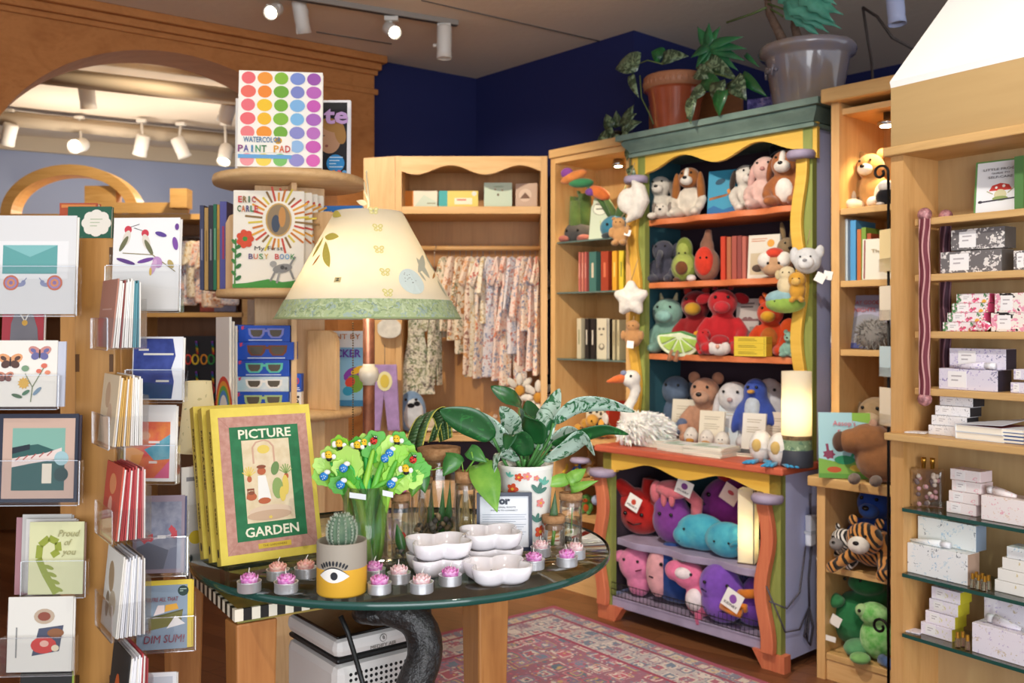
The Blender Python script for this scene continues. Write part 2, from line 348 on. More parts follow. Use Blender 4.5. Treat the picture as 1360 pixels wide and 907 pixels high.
VU=.2; DU=.30; ztop=2.0
def zz(px,py,v): return Hf.za(px,py,v)
MB().box(-.025,L+.025,-.03,.5,.684,.71).build('counter_top',PSALM,HR,bevel=.006)
MB().prism([(0,.684),(L,.684),(L,.60)]+[(L-.07,.605)]+[(x,z) for x,z in wave(L-.07,.07,.632,.018,2,ph=PI)]+[(.07,.605),(0,.60)],.0,.018).build('apron',PYEL,HR)
for u in (0,L-.045):
    MB().box(u,u+.045,.0,.03,.03,.684).build('corner_post',PGRN,HR)
    uu=u-.012 if u<.1 else u-.02
    o=[(uu-.012+.014*math.sin(z*17),z) for z in [.06+.52*i/24 for i in range(25)]]; o2=[(x+.05,z) for x,z in o][::-1]
    MB().prism(o+o2,-.03,-.001).build('wavy_post',PRED,HR,bevel=.004)
    MB().lathe([(0,.583),(.05,.583),(.056,.592),(.056,.603),(.05,.612),(0,.612)],20,M=TR(uu+.02,-.012,0)).build('post_cap',PLAV,HR)
    MB().prism([(u-.02,0),(u+.07,0),(u+.11,.06),(u-.02,.06)] if u<.1 else [(u+.065,0),(u-.025,0),(u-.065,.06),(u+.065,.06)],-.01,.03).build('foot',PRED,HR)
for u in (.0,L-.018): MB().box(u,u+.018,.031,.48,.03,.684).build('side_panel',PBLUE,HR)
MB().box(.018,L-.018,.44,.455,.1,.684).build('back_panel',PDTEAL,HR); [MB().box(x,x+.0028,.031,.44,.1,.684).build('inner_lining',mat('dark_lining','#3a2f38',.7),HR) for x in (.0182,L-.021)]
zms=zz(815,716,0); zbs=.075
MB().plate([(.045,.44),(L-.045,.44)]+[(u,y) for u,y in wave(L-.045,.045,.022,.012,3)],zms-.028,zms).build('shelf',PLAV,HR,bevel=.003)
MB().box(.045,L-.045,.005,.44,zbs-.02,zbs+.022).build('shelf',PLAV,HR,bevel=.003)
# upper part
for u in (-.005,L-.055):
    MB().box(u+.02,u+.058,VU,VU+.03,.71,1.93).build('corner_post',PGRN,HR)
    o=[(u-.008+.012*math.sin(z*15),z) for z in [.712+1.09*i/40 for i in range(41)]]; o2=[(x+.045,z) for x,z in o][::-1]
    MB().prism(o+o2,VU-.022,VU-.001).build('wavy_post',wood('honey_paint','#b9822f','#d8a945',sc=8) if u<.1 else PYEL,HR,bevel=.003)
    MB().lathe([(0,1.80),(.046,1.80),(.052,1.81),(.052,1.822),(.046,1.83),(0,1.83)],20,M=TR(u+.02,VU-.012,0)).build('post_cap',PLAV,HR)
for u in (0,L-.016): MB().box(u,u+.016,VU+.031,VU+DU,.71,1.93).build('side_panel',PBLUE,HR)
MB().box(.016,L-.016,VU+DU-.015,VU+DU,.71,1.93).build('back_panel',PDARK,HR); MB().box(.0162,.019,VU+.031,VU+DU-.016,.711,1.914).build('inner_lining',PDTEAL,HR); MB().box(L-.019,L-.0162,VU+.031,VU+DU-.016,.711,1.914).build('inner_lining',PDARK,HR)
MB().box(.016,L-.016,VU+.01,VU+DU,1.915,1.93).build('top_panel',PDARK,HR)
MB().prism([(-.02,1.93),(L+.02,1.93),(L+.02,1.80),(L-.05,1.83)]+[(x,z) for x,z in wave(L-.05,.06,1.868,.026,2,ph=PI)]+[(.06,1.84),(-.02,1.80)],VU+.002,VU+.02).build('valance',PYEL,HR)
m=MB()
NS=14
for z0,z1,p in [(1.912,1.926,.020),(1.926,1.931,.010)]+[(1.931+.045*i/NS,1.931+.045*(i+1)/NS,.018+.026*(3*((i+1)/NS)**2-2*((i+1)/NS)**3)) for i in range(NS)]+[(1.976,1.981,.038),(1.981,2.005,.060)]: m.box(-p,L+p,VU-p,VU+DU,z0,z1)
m.build('crown',PTEAL,HR,bevel=.0015)
HZ=[zz(868,291,VU),zz(868,375,VU),zz(868,470,VU)]
for z in HZ: MB().plate([(.05,VU+DU-.02),(L-.05,VU+DU-.02)]+[(u,y) for u,y in wave(L-.05,.05,VU+.018,.010,4)],z-.024,z).build('shelf',PORNG,HR,bevel=.003)
# ================================================================ corner cabinet with hanging clothes
K=Fr((-.552,4.45),0); KW=.719
KR=thing('clothes_cabinet','maple corner cabinet with a wavy top board, book shelf and rail of hanging baby clothes','cabinet',(K.o.x,K.o.y,0),0)
for u in (0,KW-.03): MB().box(u,u+.03,0,.36,.0,2.0).build('side_panel',MAPLE,KR)
MB().prism([(-.001,0),(-.001,2.0),(-.15,1.99),(-.15,0)],.0,.012,M=TR(0,0,0)@Matrix.Rotation(0,4,'Z')).build('angled_side',MAPLE,KR)
MB().box(.03,KW-.03,.345,.36,.05,1.98).build('back_panel',wood('maple_painted_shade','#a8733c','#bb8549'),KR)  # darker maple: the shade inside the cabinet is put into the colour
MB().box(0.03,KW-.03,.022,.345,1.975,1.995).build('top_panel',MAPLEX,KR)
MB().prism([(0.03,1.999),(KW-.03,1.999),(KW-.03,1.945)]+[(KW-.03-(KW-.06)*t,1.943+.022*math.sin(t*4*PI-.3)-.008) for t in [i/40 for i in range(41)]]+[(.03,1.945)],-.002,.02).build('valance',MAPLEX,KR)
kz=K.za(620,274); MB().box(.031,KW-.031,.0,.344,kz-.035,kz).build('shelf',MAPLEX,KR,bevel=.002)
MB().tube([(.031,.17,1.578),(KW-.031,.17,1.578)],.012,10).build('clothes_rail',wood('rail_wood','#b98a55','#cda06a',axis=0),KR)
kc=.685; MB().box(.031,KW-.031,-.03,.344,kc-.03,kc).build('counter',MAPLEX,KR,bevel=.003)
MB().box(.031,KW-.031,.0,.02,.02,kc-.22).build('drawer_front',MAPLEX,KR); MB().box(.031,KW-.031,.2,.21,kc-.22,kc-.031).build('cubby_back',PDARK,KR)
# glass shelf cabinet
G=Fr(Hf.o,Hf.a); gu0,gu1=Hf.ua(731,.22),Hf.ua(838,.22); gv=.222
GR=thing('glass_shelf_cabinet','maple cabinet with thin glass shelves of books and plush plants left of the painted hutch','cabinet',Hf.w(gu0,gv,0),Hf.a); gw=gu1-gu0
for u in (0,gw-.03): MB().box(u,u+.03,0,.3,0,1.98).build('side_panel',MAPLE,GR)
MB().box(.03,gw-.03,.285,.3,.05,1.98).build('back_panel',MAPLE,GR); MB().box(.03,gw-.03,.02,.285,1.955,1.975).build('ceiling_panel',MAPLEX,GR)
MB().box(-.0,gw,-.015,.3,1.981,2.02).build('top_board',MAPLEX,GR,bevel=.004); MB().box(.03,gw-.03,.0,.02,1.955,1.98).build('rail',MAPLEX,GR)
GZ=[Hf.za(745,321,gv),Hf.za(745,388,gv),Hf.za(745,476,gv)]
for z in GZ: MB().box(.031,gw-.031,.01,.284,z-.007,z).build('glass_shelf',mat('shelf_glass_solid','#5d6f68',.15,spec=.7),GR)
gc=.70; MB().box(.031,gw-.0,-.09,.284,gc-.025,gc).build('counter',MAPLEX,GR,bevel=.003)
MB().box(.031,gw,-.05,.284,.0,.16).build('base_board',MAPLEX,GR,bevel=.002)
MB().lathe([(0,0),(.035,0),(.042,.008),(.035,.02),(0,.022)],18,M=TR(gw*.62,-.12,.60),sx=1.2).build('post_cap',PLAV,GR)
for z in (.33,.5): MB().box(.031,gw-.031,.0,.284,z-.018,z).build('shelf',MAPLEX,GR)
MB().lathe([(.0,0),(.028,0),(.03,.012),(.02,.03),(0,.03)],16,M=TR(gw*.6,.14,1.925)).build('downlight',[CHROME],GR); MB().cyl((gw*.6,.14,1.922),.018,.004,14).build('downlight_lens',BULB,GR)
spot('cabinet_downlight',Hf.w(gu0+gw*.6,gv+.14,1.91),Hf.w(gu0+gw*.6,gv+.2,1.2),7,110,(1,.75,.42),.02)
# narrow cabinet right of the hutch
nu,nv,nl=.935,.15,.056; NW=.55
NR=thing('narrow_cabinet','tall narrow maple cabinet between the hutch and the near shelves, with a lit teddy bear','cabinet',Hf.w(nu,0,0),Hf.a)
zc=Hf.za(1100,634,nl-.02)
MB().box(0,.03,nv,nv+.34,zc,1.97).build('side_panel',MAPLE,NR); MB().box(NW,NW+.03,nv,nv+.34,zc,1.97).build('side_panel',MAPLE,NR)
MB().box(.03,NW,nv+.32,nv+.34,.05,1.97).build('back_panel',MAPLE,NR); MB().box(.03,NW,nv+.02,nv+.32,1.93,1.95).build('ceiling_panel',MAPLEX,NR)
MB().box(-.025,NW+.05,nv-.03,nv+.34,1.971,2.02).build('top_board',OAKX,NR,bevel=.006)
MB().box(-.02,NW+.03,nl-.03,nv+.32,zc-.035,zc-.001).build('counter',OAKX,NR,bevel=.004)
for u in (0,NW): MB().box(u,u+.03,nl,nv+.32,0,zc-.036).build('side_panel',MAPLE,NR)
NZ=[Hf.za(1115,277,nv),Hf.za(1115,373,nv),Hf.za(1115,464,nv)]
for z in NZ: MB().box(.031,NW-.001,nv+.005,nv+.319,z-.022,z).build('shelf',OAKX,NR,bevel=.002)
NL=[Hf.za(1100,752,nl),Hf.za(1100,868,nl)]
for z in NL: MB().box(.031,NW-.001,nl+.005,nv+.319,z-.022,z).build('shelf',OAKX,NR,bevel=.002)
MB().box(.031,NW,nl+.01,nl+.03,.0,NL[1]-.023).build('plinth',MAPLEX,NR)
lu=Hf.ua(1178,nv+.1)-nu
MB().lathe([(0,0),(.03,0),(.032,.012),(.012,.02),(.012,.045),(0,.045)],16,M=TR(lu,nv+.1,1.885)).build('downlight',CHROME,NR); MB().cyl((lu,nv+.1,1.881),.022,.004,14).build('downlight_lens',BULB,NR)
spot('cabinet_downlight',Hf.w(nu+lu,nv+.1,1.87),Hf.w(nu+lu-.02,nv+.2,1.2),6,115,(1,.72,.36),.02)
# near shelves with a white pitched roof
RW=.75; rd=.15
RR=thing('gift_shelves','near pale oak shelf unit with gift boxes on wooden and glass shelves','shelf unit',(Rf.o.x,Rf.o.y,0),Rf.a)
MB().box(0,.034,0,.4,0,1.63).build('side_panel',wood('oak_upright','#bd8c50','#d0a166'),RR); MB().box(RW-.034,RW,0,.4,0,1.63).build('side_panel',OAK,RR)
MB().box(.034,RW-.034,rd,rd+.02,0,1.63).build('back_panel',wood('oak_back','#a8895a','#bfa173',axis=2,sc=5),RR)
zl=Rf.za(1183,200); MB().box(-.012,RW,-.018,.4,zl-.016,zl+.006).build('ledge',OAKX,RR,bevel=.003)
zh=Rf.za(1185,117); MB().box(.0,RW,.0,.4,zl+.0065,zh).build('header_box',wood('oak_header','#a98a5a','#b79867',axis=0,sc=4),RR)
RZ=[Rf.za(1220,291,.035),Rf.za(1220,365,.035),Rf.za(1220,440,.035),Rf.za(1220,515,.035)]
for z in RZ: MB().box(.045,RW-.035,.03,rd-.001,z-.017,z).build('shelf',OAKX,RR,bevel=.002)
RC=Rf.za(1195,576,-.02); MB().box(-.0,RW-.035,-.03,rd-.001,RC-.018,RC).build('counter',OAKX,RR,bevel=.003)
RG=[Rf.za(1203,675,-.005),Rf.za(1203,762,-.005),Rf.za(1203,842,-.005)]
for z in RG:
    g=MB().box(.036,RW-.036,-.006,rd-.001,z-.008,z).build('glass_shelf',SHELFGLASS,RR); MB().box(.036,RW-.036,-.0078,-.0062,z-.0085,z).build('glass_edge',GEDGE,g)
MB().prism([(0,0),(.52,.52),(.52,.535),(-.005,.015)],0,RW,M=TR(0,0,zh+.0005)@Matrix.Rotation(PI/2,4,'Z')@Matrix.Diagonal((1,-1,1,1))).build('pitched_roof',mat('roof_white','#f4f3ef',.6),RR)
for i,px in enumerate((1228,1256)):
    v=.022 if i==0 else .10; u=Rf.ua(px,v); t=thing('wooden_post_cord' if 0 else 'striped_cord','%s striped pink cord strung between two ball ends on the near shelves'%('front' if i==0 else 'rear'),'cord',Rf.w(u,v,0),Rf.a,'striped cords of the near shelves')
    zt,zb2=(RZ[0]+.008,RZ[3]-.026); c=[('#6a2a36','#c08f8c'),('#3f2030','#7a5560')][i]
    pts=[(.0006*math.sin(k*.9),.0,zb2+(zt-zb2)*k/30) for k in range(31)]
    MB().tube(pts,.0125,8).build('cord',M(c[0],.7),t); 
    for j in range(5): a=2*PI*j/5; MB().tube([(.0115*math.cos(a+.25*math.sin(k*.7)),.0115*math.sin(a+.25*math.sin(k*.7)),p[2]) for k,p in enumerate(pts)],.0026,5).build('light_stripe',M(c[1],.7),t)
    for z in (zt,zb2): MB().ell((0,0,z),.017).build('ball_end',mat('ball_'+c[0][1:],'#4a1c26',.4,'#c98f90',60),t)
# ================================================================ round display column
CP=Vector((-.649,2.75,0)); cr=.215
CR=thing('display_column','round pale pine display column with tiers of books and sunglasses boxes behind the yellow books','display stand',CP,0)
cz=[H-(238-HY)*2.75/FP,H-(386-HY)*2.75/FP,H-(541-HY)*2.75/FP]; th=.022
MB().lathe([(0,-th),(cr,-th),(cr+.003,-th/2),(cr,0),(0,0)],48,M=TR(0,0,cz[0])).build('disc',PINEX,CR); 
for z in cz[1:]: MB().lathe([(0,-th),(cr-.01,-th),(cr-.007,-th/2),(cr-.01,0),(0,0)],48,M=TR(0,0,z)).build('disc',PINEX,CR)
def fin(z0,z1,x,a,w0,w1,full=False):
    h=(z1-z0); o=[(w0,z0),(w1,z0),(w1,z1-(.0 if full else .03)),(w1-.01,z1-.008 if not full else z1),(w1-.03,z1),(w0,z1)]
    MB().prism(o,-.008,.008,M=Matrix.Rotation(a,4,'Z')).build('partition',PINE,CR,bevel=.002)
for (zb_,zt_) in ((cz[1],cz[0]-th-.001),(cz[2],cz[1]-th-.001)):
    for a in (.35,.35+PI/2,.35+PI,.35+1.5*PI): fin(zb_,zt_,0,a,.012,.10,True)
    MB().box(-.02,.02,-.02,.02,zb_,zt_).build('core_post',PINE,CR)
for zb_,hh in ((cz[1],.22),(cz[2],.225)):
    for a,w in ((PI+.35,.18),(-.60,.195)): fin(zb_,zb_+hh,0,a,.125 if a!=-.60 else .08,w)
MB().lathe([(.17,.0),(.17,cz[2]-th-.001)],6,sm=False,M=Matrix.Rotation(.3,4,'Z'),cap=False).build('pedestal',PINE,CR)
# ================================================================ square checker table, carved stand and glass top
ZG=.78; E1=Vector((.84,.54)).normalized(); TA=Vector((-.436,1.48)); TF=Fr(TA,math.atan2(E1.y,E1.x)); tw=.52
TT=thing('checker_table','square wooden table with a black and white checked edge under the round glass','table',(TA.x,TA.y,0),TF.a)
MB().box(.006,tw-.006,.006,tw-.006,.728,.752).build('table_top',mat('painted_table_top','#7d7f3c',.5,'#b88a3c',9),TT)
m=MB()
n=38
for k in range(n):
    a,b=tw*k/n,tw*(k+1)/n; q=k%2
    m.box(a,b,0,.0055,.733,.752,q); m.box(a,b,tw-.0055,tw,.733,.752,q); m.box(0,.0055,max(a,.0055),min(b,tw-.0055),.733,.752,q); m.box(tw-.0055,tw,max(a,.0055),min(b,tw-.0055),.733,.752,q)
m.build('checked_edge',[M('#e9e1cc'),M('#17150f')],TT)
for x,y in ((.0,.0),(tw-.075,0),(0,tw-.075),(tw-.075,tw-.075)):
    MB().add([(x+.012,y+.012,0),(x+.055,y+.012,0),(x+.055,y+.055,0),(x+.012,y+.055,0),(x+.004,y+.004,.727),(x+.071,y+.004,.727),(x+.071,y+.071,.721),(x+.004,y+.071,.721)],[(0,3,2,1),(4,5,6,7),(0,1,5,4),(1,2,6,5),(2,3,7,6),(3,0,4,7)]).build('leg',CHERRY,TT,bevel=.004)
gx,gy=-.206,1.80; ra,rb=.392,.375
GT=thing('round_glass_top','round clear glass table top with a dark green edge holding the tealights and plants','table top',(gx,gy,0))
MB().lathe([(0,ZG-.012),(ra-.002,ZG-.012),(ra-.002,ZG),(0,ZG)],72,sy=rb/ra).build('glass_pane',clear('table_glass',(.78,.88,.85,1),.10,.01),GT)
MB().lathe([(ra-.0018,ZG-.0125),(ra,ZG-.011),(ra,ZG-.001),(ra-.0018,ZG+.0002)],72,sy=rb/ra,cap=False).build('glass_edge',GEDGE,GT)
# carved dark stand: a bent root that swells and curls under the glass
CSY=1.66; BR=mat('carved_black_wood','#1c1a1a',.38,'#2e2b2a',30,bump=.02,bs=45,spec=.6)
cs=thing('carved_stand','dark carved wooden root shaped stand holding up the front of the glass top','stand',(P(545,0,CSY).x,CSY,0))
def cp(px,py,dy=0): q=P(px,py,CSY+dy); return (q.x-cs.location.x,dy,q.z)
m=MB().tube([cp(490,812,.02),cp(520,812,.0),cp(548,818,0),cp(562,838,0),cp(566,862,-.01),cp(562,884,-.02),cp(550,905,-.03),cp(544,935,-.03),cp(556,990,0),cp(570,1100,.03),(0.04,.04,.01)],[.018,.026,.032,.034,.033,.032,.033,.035,.036,.036,.05],14)
m.build('curved_root',BR,cs,sub=1)
m=MB().ell(cp(505,812,.03),(.05,.045,.022)); m.ell(cp(530,806,.03),(.045,.05,.02)); m.ell(cp(488,815,.05),(.03,.03,.018)); m.ell(cp(552,812,.02),(.03,.03,.016)); m.build('carved_head',BR,cs,remesh=.005); MB().ell(cp(556,912,-.02),(.03,.03,.03)).build('carved_knot',BR,cs); MB().lathe([(0,0),(.085,0),(.09,.012),(.06,.03),(0,.034)],20,M=TR(.04,.04,0)).build('carved_base',BR,cs)
m=MB().lathe([(0,0),(.03,0),(.03,.01),(0,.01)],14,M=TR(cp(520,812,.02)[0],.02,.757)); m.build('rest_pad',BLACK,cs)
# ================================================================ things on the glass table
@cached
def petal(name,c1,c2):
    n=NT(name); lw=n.noise(n.coords(),90,2); return n.bsdf(n.mix(n.ramp(lw.outputs[0],[(.35,(0,0,0,1)),(.62,(1,1,1,1))]),lin(c1),lin(c2)),.45,sub=.15)
PET={'magenta':petal('magenta_petal_wax','#d452b4','#f3b4e0'),'pale':petal('pale_pink_petal_wax','#f3b3bc','#fbe2e0'),'peach':petal('peach_petal_wax','#f2968f','#f8c8b4')}
def tealight(kind,px,py,label):
    t=thing('flower_tealight',label,'candle',on(px,py-2,ZG),rnd.uniform(0,3),'flower tealights on the glass table')
    MB().lathe([(0,0),(.0178,0),(.0185,.001),(.0185,.0155),(.0193,.0165),(.0178,.0165),(.0174,.0125),(0,.0125)],28).build('metal_cup',mat('tealight_aluminium','#e9e9ec',.42,met=.75),t)
    m=MB()
    for r,z,n,l,w,e in ((.008,.0135,10,.0135,.019,.40),(.006,.0155,9,.0135,.018,.70),(.004,.018,7,.0115,.015,1.05),(.002,.020,5,.009,.011,1.35)):
        for k in range(n):
            a=2*PI*k/n+r*300+rnd.uniform(-.15,.15); d=(math.cos(a)*math.cos(e),math.sin(a)*math.cos(e),math.sin(e)); m.leaf((r*math.cos(a),r*math.sin(a),z),d,l,w,-.9,n=4,fold=.35,tip=.6)
    m.ell((0,0,.0155),(.013,.013,.008),seg=10,rings=6)
    m.build('wax_flower',PET[kind],t,solid=.0012); MB().tube([(0,0,.02),(.001,.001,.031),(.004,.002,.036)],.0007,5).build('wick',WHITE,t)
for a in (('magenta',331,787,'magenta flower tealight at the left end, below the yellow book'),('magenta',380,788,'magenta flower tealight between the left one and the eye cactus pot'),('peach',369,771,'peach flower tealight right behind two magenta ones below the yellow book'),
  ('peach',406,768,'pink flower tealight touching the eye cactus pot from behind left'),('magenta',497,770,'magenta flower tealight half hidden right of the eye cactus pot'),('magenta',504,789,'front magenta flower tealight right of the eye cactus pot'),
  ('pale',530,775,'pale pink flower tealight behind, between eye pot and left dish stack'),('pale',560,788,'pale pink flower tealight in front of the left dish stack'),('magenta',598,778,'magenta flower tealight between the left dishes and the front dish'),
  ('magenta',709,757,'magenta flower tealight at the right tip of the front dish'),('pale',718,740,'pale pink flower tealight below the right corner of the framed notice'),('magenta',753,753,'magenta flower tealight near the right glass edge'),('pale',764,743,'pale pink flower tealight behind the rightmost magenta one')): tealight(*a)
# butterfly dishes
def dish(px,py,z,rz,label,group='white butterfly dishes',sc=1):
    q=on(px,py,ZG); q.z=z; t=thing('butterfly_dish',label,'dish',q,rz,group); m=MB(); N=64
    def R(a): return .0575*(.60+.40*abs(math.sin(2*a-.15))**1.0*(1 if math.sin(a)>0 else .92))*(1+.12*abs(math.cos(a)))*sc
    vs=[];fs=[]; pr=((.55,.0),(.74,.001),(.90,.008),(.97,.018),(1,.029),(.97,.0302),(.93,.0292),(.88,.016),(.76,.007),(.4,.0055))
    for s_,h in pr:
        for j in range(N): a=2*PI*j/N; vs.append((R(a)*s_*math.cos(a),R(a)*s_*math.sin(a),h*sc))
    for i in range(len(pr)-1):
        for j in range(N): j2=(j+1)%N; fs.append((i*N+j,i*N+j2,(i+1)*N+j2,(i+1)*N+j))
    fs.append(tuple(range(N-1,-1,-1))); fs.append(tuple((len(pr)-1)*N+j for j in range(N)))
    m.add(vs,fs,0,True).build('dish_body',mat('white_glaze','#f1edf0',.18,coat=.5),t)
    return t
def motif(t,kind):
    m=MB()
    if kind=='line':
        for k in range(9): x=-.024+.006*k; m.tube([(x,.016+.002*math.sin(k),.0085),(x+.003,.023+.002*math.sin(k),.0125),(x+.005,.018,.0095)],.0012,5)
        m.build('painted_word',M('#e2854a'),t)
    else:
        for k in range(5): m.ell((-.012+.006*k,.018+.003*(k%2),.010+.0015*(k%2)),(.0026,.002,.0016),k%3,seg=8,rings=4)
        m.build('painted_flowers',[M('#d9604f'),M('#4f6b4a'),M('#5c6a72')],t)
dish(583,760,ZG,.2,'bottom white butterfly dish of the left stack'); motif(dish(583,760,ZG+.0275,.25,'top white butterfly dish of the left stack, small flowers inside'),'f')
dish(654,746,ZG,.1,'bottom white butterfly dish of the rear stack before the framed notice'); motif(dish(652,746,ZG+.0275,.15,'top white butterfly dish of the rear stack with an orange word'),'line')
motif(dish(661,771,ZG,.25,'single white butterfly dish at the front between the two stacks'),'f')
# framed notice
q=on(670,733.5,ZG); t=thing('framed_notice','small dark navy framed printed notice leaning against the flowered plant pot','notice',q+Vector((0,.002,.002)),.05,rx=-.12)
fw,fh=.103,.107
m=MB().box(-fw/2,fw/2,-.006,.006,0,.007).box(-fw/2,fw/2,-.006,.006,fh-.007,fh).box(-fw/2,-fw/2+.006,-.006,.006,.007,fh-.007).box(fw/2-.006,fw/2,-.006,.006,.007,fh-.007); m.build('frame',mat('navy_frame','#1c2740',.35),t)
MB().box(-fw/2+.006,fw/2-.006,-.002,.004,.007,fh-.007).build('notice_sheet',M('#e6e9ee',.6),t)
INK=M('#3c4250'); text('or',t,.018,0,.086,-.0024,INK,w=.021,bold=.06); text('ORIGINAL ROOTS',t,.0042,0,.0785,-.0024,INK,w=.042); text('POWER TO CONNECT',t,.0036,0,.073,-.0024,INK,w=.05)
m=MB()
for k in range(4): m.rect(-.041,.041-(.02 if k==3 else .003*(k%2)),.066-.0042*k,.0668-.0042*k,-.0022)
for k in range(6):
    m.rect(-.041,-.017-.003*(k%2),.046-.0045*k,.0468-.0045*k,-.0022); m.rect(.014,.040-.004*(k%3),.048-.0045*k,.0488-.0045*k,-.0022)
m.build('printed_lines',M('#9aa3b2'),t)
# cactus in an eye pot
@cached
def twotone(name,a,b,z,r=.6):
    n=NT(name); s=n.n('ShaderNodeSeparateXYZ'); n.l(n.coords(),s.inputs[0]); nz=n.noise(n.coords(),60,3)
    f=n.math('GREATER_THAN',s.outputs[2],z); return n.bsdf(n.mix(f,lin(a),lin(b)),r,bump=nz.outputs[0],bstr=.2,bdist=.001)
def wrap(mb,r):
    o=[]
    for x,y,z in mb.v: a=x/r; rr=r-y; o.append((rr*math.sin(a),-rr*math.cos(a),z))
    mb.v=o; return mb
q=on(454,786,ZG); r=.0392; t=thing('eye_cactus_pot','grey and yellow pot painted with an eye, holding a small round cactus','potted plant',q,-.16)
MB().lathe([(0,0),(r*.95,0),(r,.003),(r,.081),(r*.98,.0825),(r*.9,.0815),(r*.89,.066),(0,.066)],40).build('pot',twotone('eye_pot_glaze','#e0ab33','#a39a8c',.043),t)
m=MB(); eye=[(-.025+.05*i/16,.031+.0115*math.sin(PI*i/16)) for i in range(17)]+[(.025-.05*i/16,.031-.0085*math.sin(PI*i/16)) for i in range(1,16)]
for i in range(16): # slices so the eye follows the round pot
    x0,x1=-.025+.05*i/16,-.025+.05*(i+1)/16; u=lambda x:math.sin(PI*(x+.025)/.05)
    m.prism([(x0,.034+.0125*u(x0)),(x0,.034-.0095*u(x0)-.0001),(x1,.034-.0095*u(x1)-.0001),(x1,.034+.0125*u(x1))],-.0006,0,0)
    m.prism([(x0,.034+.0125*u(x0)),(x1,.034+.0125*u(x1)),(x1,.034+.0145*u(x1)),(x0,.034+.0145*u(x0))],-.0009,0,1)
m.disc(.0015,.035,.0056,.0062,-.0007,1,seg=20)
for k in range(-4,5):
    a=k*.2; cx,cz_=.0265*math.sin(a)*1.05,.034+.019*math.cos(a)+.001; m.disc(cx,cz_,.0018,.0042,0,1,rot=-a*.8,seg=10)
wrap(m,r).build('painted_eye',[M('#f3efe6'),M('#22242a')],t)
MB().lathe([(0,.066),(.030,.0665),(.0345,.0662),(0,.0655)],20).build('soil',mat('dark_soil','#3d2a1e',.95,'#20150f',90,bump=.004,bs=150),t)
m=MB(); N=13
for i in range(24): pass
prof=[(.0,.064),(.013,.066),(.0185,.08),(.0205,.095),(.0195,.108),(.0145,.118),(.006,.123),(0,.1235)]
vs=[];seg=N*6
for rr,z in prof:
    for j in range(seg): a=2*PI*j/seg; k=1+.07*math.cos(N*a); vs.append((rr*k*math.cos(a),rr*k*math.sin(a),z))
m.add(vs,[(i*seg+j,i*seg+(j+1)%seg,(i+1)*seg+(j+1)%seg,(i+1)*seg+j) for i in range(len(prof)-1) for j in range(seg)],0,True)
cac=m.build('cactus',mat('cactus_green','#6c8268',.8,'#55705a',60),t)
m=MB()
for j in range(N):
    for k in range(11):
        f=k/10; z=.068+f*.054; rr=.0215*math.sqrt(max(.02,1-((z-.095)/.0295)**2)); a=2*PI*j/N
        for dz in (-.5,.1,.7):
            for da in (-.35,.35): d=Vector((math.cos(a+da),math.sin(a+da),dz)).normalized(); b=Vector((rr*1.02*math.cos(a),rr*1.02*math.sin(a),z)); m.tube([b,b+d*.0045],[.0007,.0002],3)
m.build('spines',M('#cdd6c4'),cac)
# yellow picture books
YEL=mat('yellow_book_cloth','#ecd75c',.5,'#e0c84c',20); GRN=mat('green_cover_print','#1f6a3f',.6,'#287a4b',60); PNK=mat('crayon_pink_print','#c99a8a',.7,'#b98475',120)
def hardback(name,label,cat,loc,rz,w,h,th,cover,lean=0,group=None,ry=0):
    t=thing(name,label,cat,Vector(loc)+Vector((0,0,th*.5*abs(math.sin(lean))+.0005)),rz,group,rx=lean,ry=ry); c=.0022
    MB().box(-w/2,w/2,-th/2,-th/2+c,0,h).box(-w/2,w/2,th/2-c,th/2,0,h).box(-w/2,-w/2+c,-th/2+c,th/2-c,0,h).build('cover',cover,t,bevel=.0006)
    MB().box(-w/2+c,w/2-.003,-th/2+c,th/2-c,.003,h-.003).build('page_block',PAPER,t); return t
bw,bh,bt=.186,.274,.0235; rot=.60; b0=on(364,747,ZG)+Vector((-math.sin(rot),math.cos(rot),0))*.012
